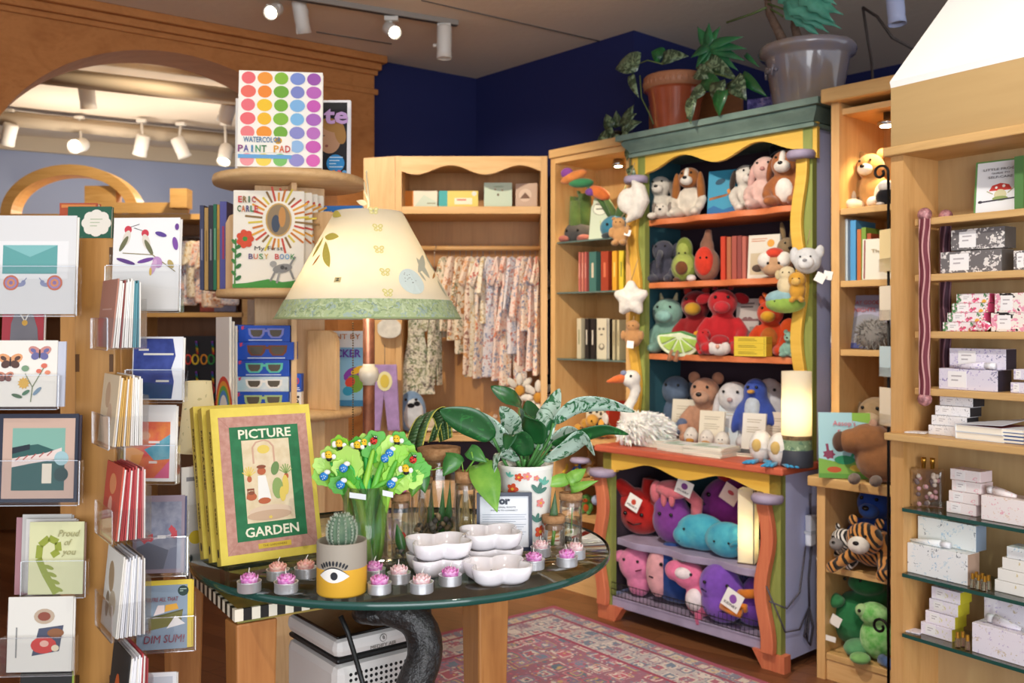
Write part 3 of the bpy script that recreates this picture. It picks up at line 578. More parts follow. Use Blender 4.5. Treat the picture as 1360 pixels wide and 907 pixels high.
for k in range(3):
    off=Vector((-math.sin(rot),math.cos(rot),0))*(.030*k)+Vector((-.006*k,0,0))
    t=hardback('yellow_picture_book',['frontmost large yellow picture book with a green framed garden picture','middle of three yellow picture books, only its spine showing','rearmost of three yellow picture books, next to the card rack'][k],'book',b0+off,rot,bw,bh,bt,YEL,-.25-.005*k,'yellow picture books on the glass table')
    R90=Matrix.Rotation(-PI/2,4,'Z')
    text('Picture A Garden',t,.011,-bw/2-.0004,bh*.66,0,M('#6a5a1c'),'spine_title',w=.105,rot=R90@Matrix.Rotation(PI/2,4,'Y')); text('bookers',t,.008,-bw/2-.0004,bh*.28,0,M('#6a5a1c'),'spine_author',w=.045,rot=R90@Matrix.Rotation(PI/2,4,'Y'))
    MB().disc(0,.022,.0035,.0075,0,0,seg=14).build('spine_emblem',BLACK,t).matrix_local=Matrix.Translation((-bw/2,0,0))@R90
    if k: continue
    y=-bt/2; m=MB(); m.rect(-.080,.084,.015,.257,y,0); m.rect(-.062,.066,.036,.238,y-.0005,1); m.rect(-.042,.046,.066,.213,y-.001,2)
    m.rect(-.026,.034,.0205,.0295,y-.0008,3); 
    for a,b_ in (((-.080,.257),(-.062,.238)),((.084,.257),(.066,.238)),((-.080,.015),(-.062,.036)),((.084,.015),(.066,.036))): m.stroke([a,b_],.0009,y-.0004,4)
    m.build('cover_panels',[PNK,GRN,mat('print_cream','#e6d5b4',.7,'#dcc7a0',60),M('#d9b93a'),M('#b98274')],t)
    m=MB(); yy=y-.0016
    m.stroke([(.0-.016,.170),(-.016,.196),(-.011,.204),(0,.207),(.006,.204),(.011,.196),(.011,.170)],.0022,yy,0); m.disc(-.002,.192,.008,.007,yy,1,seg=16)
    m.disc(.001,.093,.028,.010,yy,2,seg=20); m.disc(-.001,.087,.0285,.008,yy-.0004,3,seg=20)
    m.prism([(-.012,.150),(-.002,.150),(.003,.112),(-.014,.112)],yy-.0008,yy,4); m.disc(-.006,.110,.008,.005,yy-.0006,5); m.disc(-.007,.157,.0055,.006,yy-.001,5); m.disc(-.007,.164,.006,.003,yy-.0012,6)
    m.disc(.011,.160,.0052,.011,yy-.0006,7,rot=-.2); m.disc(.0125,.128,.0072,.017,yy-.0006,8); m.disc(.023,.132,.0042,.016,yy-.0006,1); m.disc(.018,.118,.004,.012,yy-.0009,1)
    m.disc(-.022,.118,.0065,.006,yy-.0006,5); m.disc(-.022,.124,.004,.003,yy-.0009,6); m.rect(-.027,-.018,.128,.131,yy,6); m.stroke([(-.026,.129),(-.028,.115)],.001,yy,6); m.stroke([(-.019,.129),(-.017,.115)],.001,yy,6)
    for sx,c in ((-.023,1),(.025,8)):
        for k2 in range(7): a=-1.2+.4*k2; m.stroke([(sx,.150),(sx+.009*math.sin(a),.152+.014*math.cos(a))],.0014,yy,c)
        m.disc(sx,.146,.003,.005,yy,5)
    m.disc(.0,.0835,.003,.003,yy-.001,1,jag=.4,seg=10)
    m.v=[(x*1.42,yy_,.139+(z-.142)*1.12) for x,yy_,z in m.v]
    m.build('cover_drawing',[M('#cfa58c'),M('#e3c85f'),M('#dcc3a8'),M('#c9a98c'),M('#f0ede6'),M('#b9603a'),M('#8a4b30'),M('#6f8f55'),M('#8fa862')],t)
    CRM=M('#efe9cf'); text('PICTURE',t,.023,.002,.2165,y-.0012,CRM,'title',w=.098,bold=.02); text('GARDEN',t,.023,.002,.0425,y-.0012,CRM,'title',w=.098,bold=.02); text('THE GARDENERS',t,.005,.004,.0235,y-.0014,M('#8f7420'),'author',w=.044)
# celery pens in a clear tumbler
q=on(486,752,ZG); tc=thing('clear_tumbler','tall clear tumbler full of celery shaped pens beside the yellow book','glass',q)
MB().lathe([(0,.0),(.036,0),(.038,.002),(.0405,.142),(.0395,.142),(.036,.004),(0,.003)],32).build('tumbler',GLASS,tc)
STK=[mat('celery_green','#6fc043',.45,'#58ad35',30),mat('celery_lime','#9fd44a',.45,'#8cc83f',30),mat('celery_deep_green','#3fae4a',.45,'#34a040',30)]; LEAFP=[mat('pen_leaf_lime','#8fce3c',.4),mat('pen_leaf_green','#54ae36',.4),mat('pen_leaf_pale','#b4e06a',.4)]
bugs=[('bee',451,588,0),('bee',475,590,0),('bee',437,603,0),('bee',461,602,0),('lady',497,585,0),('bee',484,586,1),('lady',521,589,1),('bee',527,582,1),('blue',457,621,-1),('blue',431,632,-1),('blue',453,643,-1),('blue',518,601,0),('blue',520,642,-1),('lady',549,610,0),('bee',539,621,-1),('blue',512,608,0)]
bugs+=[('none',470,600,1),('none',505,604,1),('none',540,600,1),('none',445,612,1),('none',490,606,0),('none',528,600,0)]
names={'none':'plain leaf','bee':'yellow bee','lady':'red ladybird','blue':'blue dotted bug'}
where=['high on the left','in the middle beside the lamp pole','at the far left edge','below the upper left bee','at the top centre','behind the top ladybird','right of the lamp pole','highest on the right','on the round left leaf','hanging at the leftmost edge','hanging low at the left','right of the pale leaf','hanging low at the right','at the right end','below the right ladybird','tucked behind the pale leaf','at the upper left','right of the top ladybird','at the upper right','behind the left bug','in the centre','behind the right bug']
for i,(kd,px,py,dy) in enumerate(bugs):
    Y=q.y+.02*dy+.01*math.sin(i*2.3); top=P(px,py,Y)-q; a=i*2.4; bx,by=.022*math.cos(a),.022*math.sin(a)
    t=thing('celery_pen','celery pen with a %s, %s of the bunch'%(names[kd],where[i]),'pen',q+Vector((bx,by,.005)),0,'celery pens in the tumbler')
    top=top-Vector((bx,by,.005)); mid=Vector((top.x*.12,top.y*.3,.118)); nb=top-Vector((0,0,.012)) if kd!='blue' else top+Vector((-.0 if px>480 else .006,.004,.006))
    mid.x=max(-.016,min(.016,top.x*.35))-bx*.2; mid.y-=by*.3 
    pts=[Vector((0,0,0)),mid*.5,mid,mid.lerp(nb,.55)+Vector((0,0,.006)),nb]
    MB().tube(pts,[.0085,.0082,.0074,.0055,.0042],8).build('stalk',STK[i%3],t,sub=1)
    d=(nb-mid); m=MB(); sgn=1 if top.x+bx>0 else -1
    def frill(c,rx,rz,tl,yaw):
        o=[]; 
        for j in range(30): w_=2*PI*j/30; k=1+.09*math.sin(7*w_); o.append((rx*k*math.sin(w_),rz*k*math.cos(w_)))
        T=TR(*c,0,tl,yaw); m.prism(o,-.0025,.0025,0,T)
        for s_ in (-.5,0,.5): m.tube([T@Vector((0,-.003,-rz*.6)),T@Vector((s_*rx,-.003,rz*.5*(1-abs(s_)*.5)))],.0007,4)
    big=i in (4,8); frill(nb+Vector((0,.008,.002)),.018+(.007 if big else 0),.022+(.005 if big else 0),sgn*.35,.3*sgn); frill(nb+Vector((sgn*.012,.010,-.010)),.015,.019,sgn*1.0,.2); frill(nb+Vector((-sgn*.010,.008,-.014)),.014,.018,-sgn*.7,-.2)
    m.build('celery_leaf',LEAFP[i%3],t,bevel=.0012)
    if kd=='none': continue
    B=MB(); c=top+Vector((0,-.006,0))
    if kd=='bee':
        B.ell(c,(.0062,.0058,.0066),0); B.ell(c+Vector((.001,.001,-.0075)),(.0052,.005,.0045),1); B.ell(c+Vector((.001,.0005,-.0048)),(.0057,.0054,.0018),0); B.ell(c+Vector((-.008,.001,-.002)),(.0048,.0022,.0056),2); B.ell(c+Vector((.009,.001,-.004)),(.0042,.0022,.0046),2); B.ell(c+Vector((-.0022,-.0055,.0012)),.001,1); B.ell(c+Vector((.0022,-.0055,.0012)),.001,1); B.build('bee',[M('#f2c52a'),BLACK,M('#f2f0ea')],t)
    elif kd=='lady':
        B.ell(c,(.0066,.0055,.0066),0); B.ell(c+Vector((.003,-.001,.006)),(.0036,.0036,.0034),1)
        for x,z in ((-.003,.001),(.002,-.002),(-.001,-.004),(.001,.003)): B.ell(c+Vector((x,-.005,z)),.0012,1)
        B.tube([c+Vector((-.001,0,.007)),c+Vector((-.004,0,.012))],.0005,4,1); B.ell(c+Vector((.002,-.0035,.008)),.0011,2); B.ell(c+Vector((.0048,-.003,.0072)),.0011,2); B.build('ladybird',[M('#d8362a'),BLACK,M('#f2f0ea')],t)
    else:
        B.ell(c,(.0078,.0062,.0076),0); B.ell(c+Vector((.0055,.001,.0072)),(.0058,.0045,.0045),1)
        for x,z in ((-.003,.001),(.002,-.002),(-.001,-.004),(.001,.002),(.004,.001)): B.ell(c+Vector((x,-.0058,z)),.0009,1)
        B.build('dotted_bug',[M('#2e83cf'),M('#f2f0ea')],t)
for i,(x0,x1,py) in enumerate(((464,486,661),(508,522,658))):
    a=P(x0,py,q.y-.043); b=P(x1,py+3,q.y-.043); o_=[x for x in C.objects if x.name.startswith('celery_pen')][(9,12)[i]]; l_=o_.location; a=a-l_; b=b-l_
    MB().add([a,b,b+Vector((0,.001,.009)),a+Vector((0,.001,.009)),a+Vector((0,.002,0)),b+Vector((0,.002,0)),b+Vector((0,.003,.009)),a+Vector((0,.003,.009))],[(0,1,2,3),(7,6,5,4),(0,4,5,1),(3,2,6,7),(0,3,7,4),(1,5,6,2)]).build('price_sticker',M('#dfe4e6'),o_)
# corked glass vases with cuttings
CORK=mat('cork','#b98d62',.85,'#9c7048',120,bump=.002,bs=200); PEB=[mat('pebble_grey','#8b857b',.6),mat('pebble_tan','#b09672',.6),mat('pebble_dark','#59544d',.6)]; LEAF=mat('pothos_leaf','#5f9a36',.4,'#86b848',25,coat=.2); LEAFD=mat('dark_leaf','#2f6b34',.35,'#4d8a3e',30,coat=.3); ROOT=mat('pale_roots','#a98a55',.7); WATER=clear('still_water',(.9,.95,.9,1),.04)
SNAKE=mat('snake_plant_leaf','#2f4f2c',.4,'#4d6e40',60)
def jar(px,pyb,r,hg,hc,label,name='corked_vase',rc=None,cat='vase'):
    t=thing(name,label,cat,on(px,pyb,ZG)); MB().lathe([(0,.0),(r*.94,0),(r,.003),(r,hg-.004),(r*.97,hg),(r*.9,hg),(r*.93,hg-.006),(r*.93,.004),(0,.003)],28).build('glass_tube',GLASS,t)
    rc=rc or r*1.0; MB().lathe([(0,hg-.012),(rc*.88,hg-.012),(rc*.9,hg+.0004),(rc,hg+.0006),(rc*1.02,hg+hc),(rc*.35,hg+hc),(rc*.3,hg+hc-.003),(0,hg+hc-.003)],28).build('cork_lid',CORK,t); return t
def pebbles(t,r,h,n,s=.005):
    for k in range(3):
        m=MB()
        for i in range(n): a=rnd.uniform(0,6.28); rr=r*math.sqrt(rnd.random()); m.ell((rr*math.cos(a),rr*math.sin(a),rnd.uniform(.004,h)),(s*rnd.uniform(.7,1.2),s*rnd.uniform(.7,1.2),s*rnd.uniform(.5,.9)),0,seg=8,rings=5,rot=(rnd.random()*3,rnd.random()*3,0))
        o=m.build('pebbles',PEB[k],t); o['kind']='stuff'
def rel(t,px,py,dy=0): Y=t.location.y+dy; return P(px,py,Y)-t.location
def heart(t,px0,py0,px1,py1,w,dy0=0,dy1=-.02,m=None,droop=.6,name='leaf',mt=None):
    a,b=rel(t,px0,py0,dy0),rel(t,px1,py1,dy1); L=(b-a).length; d=(b-a)
    return MB().leaf(a,d,L,w,0.25,up=(0.1,-1,.35),n=9,fold=.12,notch=True,tip=.75).build(name,mt or LEAF,t,solid=.0006)
# wide cylinder with snake plant
t=jar(583,719,.0415,.162,.021,'wide corked glass cylinder with a folded snake plant and pebbles at the bottom'); pebbles(t,.034,.05,16,.007)
for pts,w in (([(549,596,-.045),(555,570,-.04),(565,550,-.03),(578,543,-.02),(588,552,-.01),(592,584,0)],.023),([(574,586,.0),(580,566,0),(586,556,-.004),(590,566,-.006),(592,584,-.006)],.010)):
    Q=[rel(t,*p) for p in pts]; m=MB(); e=MB(); sd=Vector((.85,-.35,.35))
    F=[]
    for i in range(len(Q)-1):
        for k in range(5): F.append(Q[i].lerp(Q[i+1],k/5))
    F.append(Q[-1]); 
    for _ in range(4): F=[F[0]]+[(F[i-1]+F[i]*2+F[i+1])/4 for i in range(1,len(F)-1)]+[F[-1]]
    n=len(F); vs=[];
    for i,p in enumerate(F): k=1-.35*(i/n)**3; vs+= [p-sd*w*k,p-sd*w*k*.86,p+Vector((.001,.002,0)),p+sd*w*k*.86,p+sd*w*k]
    for i in range(n-1):
        for j in range(4): m.add([vs[i*5+j],vs[i*5+j+1],vs[i*5+5+j+1],vs[i*5+5+j]],[(0,1,2,3)],0 if j in (1,2) else 1,True)
    m.build('snake_leaf',[SNAKE,M('#c9c65a')],t,solid=.0015)
for a,b,c in ((571,600,712),(586,600,712),(595,605,710)): MB().leaf(rel(t,a,c,0),rel(t,a+4,b,0)-rel(t,a,c,0),.105,.020,0,up=(0,-1,0),fold=.1,tip=.4).build('submerged_leaf',LEAFD,t,solid=.001)
# pothos tube
t=jar(618,729,.0195,.125,.0215,'corked glass tube with a trailing pothos leaf left of the framed notice'); MB().lathe([(0,.004),(.0175,.004),(.0175,.1),(0,.1)],20).build('water',WATER,t)
m=MB()
for k in range(26): a=rnd.uniform(0,6.28); x,y=.010*math.cos(a),.010*math.sin(a); m.tube([(x*.3,y*.3,.115),(x*.6,y*.6,.08),(x*1.1,y,.045),(x*rnd.uniform(.7,1.5),y*1.4,.008)],.0006,4)
m.build('roots',ROOT,t)
MB().tube([(0,0,.11),(.001,-.004,.145),rel(t,629,612,-.01),rel(t,626,600,-.01)],.0018,6).build('vine',LEAF,t); MB().tube([(0,0,.12),rel(t,613,612,-.005),rel(t,600,618,-.01),rel(t,575,624,-.01),rel(t,553,622,-.01)],.0012,6).build('runner',LEAF,t)
heart(t,638,616,660,674,.056,-.005,-.075); heart(t,622,597,646,612,.030,0,-.02,mt=LEAFD); heart(t,611,618,592,600,.03,.0,.0,mt=LEAFD); heart(t,606,606,588,632,.034,-.005,-.02,mt=LEAFD); heart(t,640,612,652,625,.022,.01,.0)
# left tube with pebbles and hanging leaves
t=jar(560,722,.0212,.118,.009,'glass tube holding pale pebbles and rootlets behind the left dish stack'); pebbles(t,.017,.04,10,.005)
m=MB()
for k in range(9): a=rnd.uniform(0,6.28); m.tube([(0,0,.11),(.012*math.cos(a),.012*math.sin(a),.06),(.010*math.cos(a+1),.01*math.sin(a+1),.03)],.0006,4)
m.build('roots',ROOT,t); heart(t,552,632,547,660,.03,-.02,-.035); heart(t,558,626,565,655,.032,-.018,-.03,mt=LEAFD); heart(t,545,632,532,650,.024,-.025,-.04)
t=jar(532,742,.0172,.105,.013,'small corked glass jar with a dark leaf inside, right of the celery tumbler'); pebbles(t,.013,.02,8,.004); MB().leaf((0.006,-.006,.01),(-.25,0,1),.055,.018,.2,up=(0,-1,0)).build('submerged_leaf',LEAFD,t,solid=.0008); MB().ell((.004,.004,.035),(.006,.005,.012)).build('red_berry',M('#b8322c'),t); MB().ell((.0,.0,.125),(.013,.012,.006)).ell((.002,.002,.13),(.008,.008,.006)).build('pink_wax_flower',PET['magenta'],t)
t=jar(735,728,.0218,.049,.0135,'short corked jar with one snake plant leaf right of the notice'); MB().leaf((0,0,.05),(.06,0,1),.058,.016,.05,up=(0,-1,0),fold=.2,tip=.5).build('snake_leaf',SNAKE,t,solid=.002); MB().tube([(0,0,.055),(.001,0,.03),(-.002,0,.006)],.0035,7).build('stem',LEAF,t)
t=jar(758,722,.0222,.085,.013,'tall corked tube with bright pothos leaves at the right of the flowered pot'); MB().lathe([(0,.004),(.02,.004),(.02,.05),(0,.05)],20).build('water',WATER,t); pebbles(t,.016,.012,5,.004)
MB().tube([(0,0,.08),(.003,0,.11),rel(t,752,632,0)],.0015,6).build('vine',LEAF,t); MB().tube([(.001,0,.02),(.004,0,.1),rel(t,765,640,0)],.0013,6).build('vine',LEAF,t)
heart(t,754,636,720,643,.026,.0,-.02); heart(t,754,640,780,621,.028,0,.01); heart(t,758,650,793,638,.018,0,-.02)
# the large aglaonema
q=on(698,721,ZG); t=thing('potted_aglaonema','large silver and green leafy plant in a white pot with red flower sprigs','potted plant',q)
POTM=mat('aglaonema_pot_glaze','#efeee6',.3,coat=.3)
MB().lathe([(0,0),(.040,0),(.042,.003),(.0535,.146),(.0545,.154),(.052,.154),(.051,.142),(0,.140)],40).build('pot',POTM,t)
m=MB(); fl=[(-.030,.098,0,.008),(-.024,.112,0,.010),(-.012,.135,0,.007),(.002,.137,1,.007),(.018,.133,1,.005),(-.03,.135,2,.006),(.022,.105,3,.012),(.028,.085,1,.008),(.032,.12,2,.009),(-.03,.04,1,.01),(.02,.05,3,.01),(-.02,.07,2,.008),(.03,.03,0,.011),(-.035,.07,0,.006)]
for x,z,c,rr in fl:
    if c in (0,1): 
        for k in range(5): a=2*PI*k/5; m.disc(x+rr*.6*math.cos(a),z+rr*.6*math.sin(a),rr*.55,rr*.42,0,c,rot=a,seg=9)
        m.disc(x,z,rr*.3,rr*.3,-.0006,4,seg=8)
    else:
        for k in range(3): a=.9*k+.4; m.disc(x+rr*.8*math.cos(a),z+rr*.8*math.sin(a),rr*.9,rr*.35,0,c,rot=a,seg=9)
m.v=[( (.0435+.0112*z/.146-y+.0004)*math.sin(x/.048), -(.0435+.0112*z/.146-y+.0004)*math.cos(x/.048), z) for x,y,z in m.v]
m.build('painted_flowers',[M('#d2502f'),M('#e08a86'),M('#6fb9a6'),M('#4f7f72'),M('#e8b23c')],t)
MB().lathe([(0,.1405),(.05,.1402),(.05,.1422),(0,.143)],20).build('soil',mat('dark_soil','#3d2a1e'),t)
@cached
def aglao(name,a,b,sc,thr):
    n=NT(name); v=n.coords(); nz=n.noise(v,sc,4,.65,1.5); f=n.ramp(nz.outputs[0],[(thr-.03,(0,0,0,1)),(thr+.03,(1,1,1,1))]); return n.bsdf(n.mix(f,lin(a),lin(b)),.32,coat=.3,spec=.6)
AG1=aglao('aglaonema_leaf_dark','#1f5a2c','#2f7a3a',30,.6); AG2=aglao('aglaonema_leaf_silver','#2f6f45','#b9d3c2',42,.47)
def bez(Q,n): 
    F=[Q[0]]
    for i in range(len(Q)-1):
        p0,p1,p2,p3=Q[max(i-1,0)],Q[i],Q[i+1],Q[min(i+2,len(Q)-1)]
        for k in range(1,n+1): s_=k/n; F.append(.5*((2*p1)+(p2-p0)*s_+(2*p0-5*p1+4*p2-p3)*s_*s_+(3*p1-p0-3*p2+p3)*s_**3))
    return F
def bladepath(m,F,w,side,fold=.2,mi=0,tip=.8):
    n=len(F)-1; vs=[]
    for i,p in enumerate(F):
        s_=i/n; ww=w*.5*max(.02,math.sin(PI*min(.998,.04+.96*s_**.8)))**tip; tn=(F[min(i+1,n)]-F[max(i-1,0)]).normalized(); sd=(side-tn*side.dot(tn)).normalized(); nn=tn.cross(sd)
        if nn.y>0: nn=-nn
        vs+= [p-sd*ww+nn*ww*fold,p-sd*ww*.5+nn*ww*fold*.35,p.copy(),p+sd*ww*.5+nn*ww*fold*.35,p+sd*ww+nn*ww*fold]
    m.add(vs,[(i*5+j,i*5+j+1,i*5+6+j,i*5+5+j) for i in range(n) for j in range(4)],mi,True)
AL=[([(690,622,0),(677,625,-.01),(655,582,-.02)],[(655,582,-.02),(630,562,-.03),(605,552,-.04),(584,545,-.05)],.046,0,(.45,-.2,.9)),
 ([(700,622,0),(716,590,-.01)],[(716,590,-.01),(708,560,-.02),(682,533,-.03),(652,513,-.03)],.046,0,(.7,-.1,-.7)),
 ([(702,622,.01),(716,598,.01)],[(716,598,.01),(722,570,.01),(734,540,.02),(743,516,.03)],.040,1,(.9,-.3,.3)),
 ([(706,622,0),(728,585,0),(735,562,0)],[(735,562,0),(765,538,-.01),(806,536,-.02),(843,547,-.03)],.030,1,(-.1,-.5,.9)),
 ([(710,622,-.01),(722,605,-.02),(733,590,-.02)],[(733,590,-.02),(770,578,-.03),(805,570,-.04),(835,577,-.05)],.024,0,(0,-.5,.9)),
 ([(708,622,-.02),(722,612,-.03)],[(722,612,-.03),(752,594,-.04),(775,580,-.06),(790,605,-.07)],.032,1,(.1,-.6,.8)),
 ([(695,622,.01),(690,595,.02)],[(690,600,.02),(684,575,.03),(676,555,.04),(664,540,.05)],.040,1,(.9,-.3,.3)),
 ([(690,622,.0),(682,600,.0)],[(682,604,0),(664,580,-.005),(645,560,0),(624,545,.01)],.034,1,(.6,-.3,.7)),
 ([(694,622,-.02),(697,610,-.03)],[(700,605,-.03),(692,585,-.045),(680,578,-.055),(672,598,-.065)],.040,0,(.8,-.3,.3)),
 ([(706,622,.02),(722,595,.02)],[(722,598,.02),(742,580,.02),(756,572,.02),(770,574,.02)],.026,1,(0,-.4,.9)),
 ([(700,622,.03),(704,580,.05)],[(704,585,.05),(706,560,.06),(704,545,.07),(700,532,.08)],.036,0,(1,-.2,0)),
 ([(696,622,.03),(700,590,.04)],[(700,590,.04),(716,570,.05),(726,556,.06),(750,548,.08)],.030,0,(.5,-.3,.7)),
 ([(692,622,-.02),(688,612,-.03)],[(688,612,-.03),(670,600,-.05),(662,605,-.06),(656,628,-.07)],.026,1,(.6,-.5,.5))]
for st,bl,w,c,sd in AL:
    F=bez([rel(t,*p) for p in bl],6); m=MB(); bladepath(m,F,w*1.22,Vector(sd),.22,0); m.build('leaf',[AG1,AG2][c],t,solid=.0008)
    Q=[rel(t,*p) for p in st]; Q[0].z=.143; MB().tube(bez(Q,4),.0032,7).build('stem',mat('aglaonema_stem','#4f8a45',.45),t)
# ================================================================ air purifier under the table
q=Vector((-.318,1.70,0)); t=thing('air_purifier','white air purifier with a black top and pierced front under the glass table','air purifier',q,math.radians(38)); pw,ph=.215,.622
PW=M('#e9e5e0',.5)
MB().box(0,pw,0,pw,.0,.582).build('body',PW,t,bevel=.018); MB().box(.004,pw-.004,.004,pw-.004,.5825,.593).build('black_band',BLACK,t,bevel=.016); MB().box(0,pw,0,pw,.5935,.628).build('upper_shell',PW,t,bevel=.014)
MB().box(.006,pw-.006,.006,pw-.006,.6285,.634).build('control_panel',mat('glossy_black_panel','#15110f',.2),t,bevel=.012); MB().box(.10,.108,.05,.054,.6342,.6346).build('status_light',emat('status_blue','#4fc3e8',2),t)
m=MB()
for i in range(15):
    for k in range(22): m.disc(.03+.0106*i,.562-.0106*k,.0033,.0033,0,0,t=.0008,seg=7)
o=m.build('air_holes',BLACK,t); text('MEDIFY AIR',t,.010,.098,.599,-.0006,M('#8e8a85'),'lettering',w=.055); MB().disc(.098,.616,.0075,.0075,0,0,seg=18).disc(.098,.616,.006,.006,-.0006,1,seg=18).disc(.098,.617,.0028,.0045,-.0012,0,rot=.4,seg=10).build('emblem',[M('#8e8a85'),PW],t)
tag(MB().tube([P(452,818,1.62),P(462,840,1.62),P(474,880,1.60),P(484,915,1.58),P(500,1010,1.6)],.0045,6).build('black_power_cord',BLACK),'black power cord hanging in front of the white air purifier','cord')
# ================================================================ painted lamp
lx,ly=-.353,2.32; t=thing('painted_floor_lamp','floor lamp with a copper pole and a cream shade painted with leaves and butterflies','lamp',(lx,ly,0))
def lp(px,py): q=P(px,py,ly); return q.z
z0,z1=lp(488,424),lp(488,282); r0,r1=.2275,.083
@cached
def shade(name):
    n=NT(name); nz=n.noise(n.coords(),9,3); c=n.mix(nz.outputs[0],lin('#f8f2e2'),lin('#f1e8d0')); d=n.n('ShaderNodeBsdfDiffuse'); tr=n.n('ShaderNodeBsdfTranslucent'); n.l(c,d.inputs[0]); n.l(c,tr.inputs[0]); mx=n.n('ShaderNodeMixShader'); mx.inputs[0].default_value=.42; n.l(d.outputs[0],mx.inputs[1]); n.l(tr.outputs[0],mx.inputs[2]); n.l(mx.outputs[0],n.out.inputs[0]); return n.m
sh=MB().lathe([(r0,z0),(r1,z1),(r1-.0015,z1),(r0-.0015,z0),(r0,z0)],64,cap=False).build('lamp_shade',shade('painted_shade_paper'),t)
def cone(m):                           # flat drawing (x = arc at mid radius, z) laid on the shade
    o=[]
    for x,y,z in m.v:
        f=(z-z0)/(z1-z0); rr=r0+(r1-r0)*f-y*1.5+.0006; a=x; o.append((rr*math.sin(a),-rr*math.cos(a),z))
    m.v=o; return m
zb=z0+.046; m=MB(); N=60
for k in range(N):
    a,b=-PI+2*PI*k/N,-PI+2*PI*(k+1)/N; m.add([(a,-.0004,z0+.003),(b,-.0004,z0+.003),(b,-.0004,zb),(a,-.0004,zb)],[(0,1,2,3)],0)
    m.add([(a,-.0009,z0),(b,-.0009,z0),(b,-.0009,z0+.004),(a,-.0009,z0+.004)],[(0,1,2,3)],1)
cone(m).build('shade_band',[floral('shade_band_print','#a9b98c',['#93a67c','#b9c6a0','#9db0a4'],28,.5,.8,.5),M('#8b9a6c')],sh)
m=MB()
for k in range(70):
    a=-PI+2*PI*k/70; z=z0+.012+.022*rnd.random(); pts=[(a,z)]
    for i in range(5): pts.append((pts[-1][0]+.022,z+rnd.uniform(-.011,.012)))
    for p,q2 in zip(pts,pts[1:]): m.add([(p[0],-.0012,p[1]),(q2[0],-.0012,q2[1]),(q2[0],-.0012,q2[1]+.0011),(p[0],-.0012,p[1]+.0011)],[(0,1,2,3)],0)
cone(m).build('band_line_drawing',M('#6f8060'),sh)
def az(px,py): # angle on the shade seen at this pixel
    z=lp(px,py); f=(z-z0)/(z1-z0); rr=r0+(r1-r0)*f; x=P(px,py,ly-rr*.8).x-lx; return math.asin(max(-.99,min(.99,x/rr))),z,rr
m=MB()
def sleaf(px0,py0,px1,py1,w,mi):
    a0,zz0,rr=az(px0,py0); a1,zz1,_=az(px1,py1); n=8; L=[];R_=[]
    for i in range(n+1):
        s_=i/n; a=a0+(a1-a0)*s_; z=zz0+(zz1-zz0)*s_; dx,dz=(a1-a0)*rr,(zz1-zz0); d=math.hypot(dx,dz); ww=w*math.sin(PI*s_)**.8; L.append((a-dz/d*ww/rr,z+dx/d*ww)); R_.append((a+dz/d*ww/rr,z-dx/d*ww))
    for i in range(n): m.add([(L[i][0],-.0006,L[i][1]),(L[i+1][0],-.0006,L[i+1][1]),(R_[i+1][0],-.0006,R_[i+1][1]),(R_[i][0],-.0006,R_[i][1])],[(3,2,1,0)],mi)
for a in ((440,283,454,292,.008,0),(430,318,452,320,.009,0),(432,325,440,360,.009,0),(428,318,412,345,.007,0),(413,357,425,342,.004,1),(557,340,553,365,.009,2),(550,345,567,372,.010,2),(573,365,565,335,.009,2),(575,372,588,395,.008,2),(553,362,563,376,.004,2),(570,372,580,362,.003,1)): sleaf(*a)
cone(m).build('painted_leaves',[M('#b9aa4c'),M('#c08a4a'),M('#b9b9a4')],sh)
m=MB()
for px,py in ((497,285),(503,308),(505,337),(513,366),(517,392)):
    a,z,rr=az(px,py)
    for s_ in (-1,1):
        for rr2,dx,dz,mi in ((.0065,.0065,.004,0),(.005,.005,-.005,0)):
            mm=MB().disc(0,0,rr2,rr2*.75,0,0,seg=12,rot=s_*.5); m.add([(a+(x+s_*dx)/rr,-.0005,z+zz_+dz) for x,y,zz_ in mm.v],mm.f,0)
            mm=MB().disc(0,0,rr2*.6,rr2*.4,0,0,seg=12,rot=s_*.5); m.add([(a+(x+s_*dx)/rr,-.0009,z+zz_+dz) for x,y,zz_ in mm.v],mm.f,1)
a,z,rr=az(546,377)
mm=MB().disc(0,0,.034,.030,0,0,seg=28); m.add([(a+x/rr,-.0005,z+zz_) for x,y,zz_ in mm.v],mm.f,2)
for k in range(14): 
    mm=MB().disc(rnd.uniform(-.02,.02),rnd.uniform(-.006,.02),.0011,.0011,0,0,seg=6); m.add([(a+x/rr,-.001,z+zz_) for x,y,zz_ in mm.v],mm.f,3)
a,z,rr=az(452,376); mm=MB().rect(-.008,.008,-.006,.006); m.add([(a+x/rr,-.0006,z+zz_) for x,y,zz_ in mm.v],mm.f,4); mm=MB().stroke([(-.004,.003),(.003,.003),(-.003,-.002),(.004,-.002)],.0015); m.add([(a+x/rr,-.0012,z+zz_) for x,y,zz_ in mm.v],mm.f,3)
cone(m).build('painted_motifs',[M('#d3cb7c'),M('#e9dfae'),M('#cfdcd6'),M('#57574a'),M('#d9cfa0')],sh)
COP=mat('copper_pole','#7d4a35',.4,'#5f3426',40,met=.35); MB().lathe([(0,.0),(.12,0),(.12,.012),(.02,.03),(.0145,.05),(.0145,z0+.06),(0,z0+.06)],24).build('pole',COP,t)
MB().lathe([(.0155,-.006),(.0155,0),(.022,.006),(.0255,.02),(.022,.034),(.0155,.04),(.0155,.046)],24,M=TR(0,0,lp(488,508))).build('glass_orb',mat('orb_glass','#d9cdb8',.12,spec=.8),t)
m=MB(); zc0=z0-.01
for k in range(46): m.ell((-.034,-.03,zc0-.006*k),.0022,seg=6,rings=4)
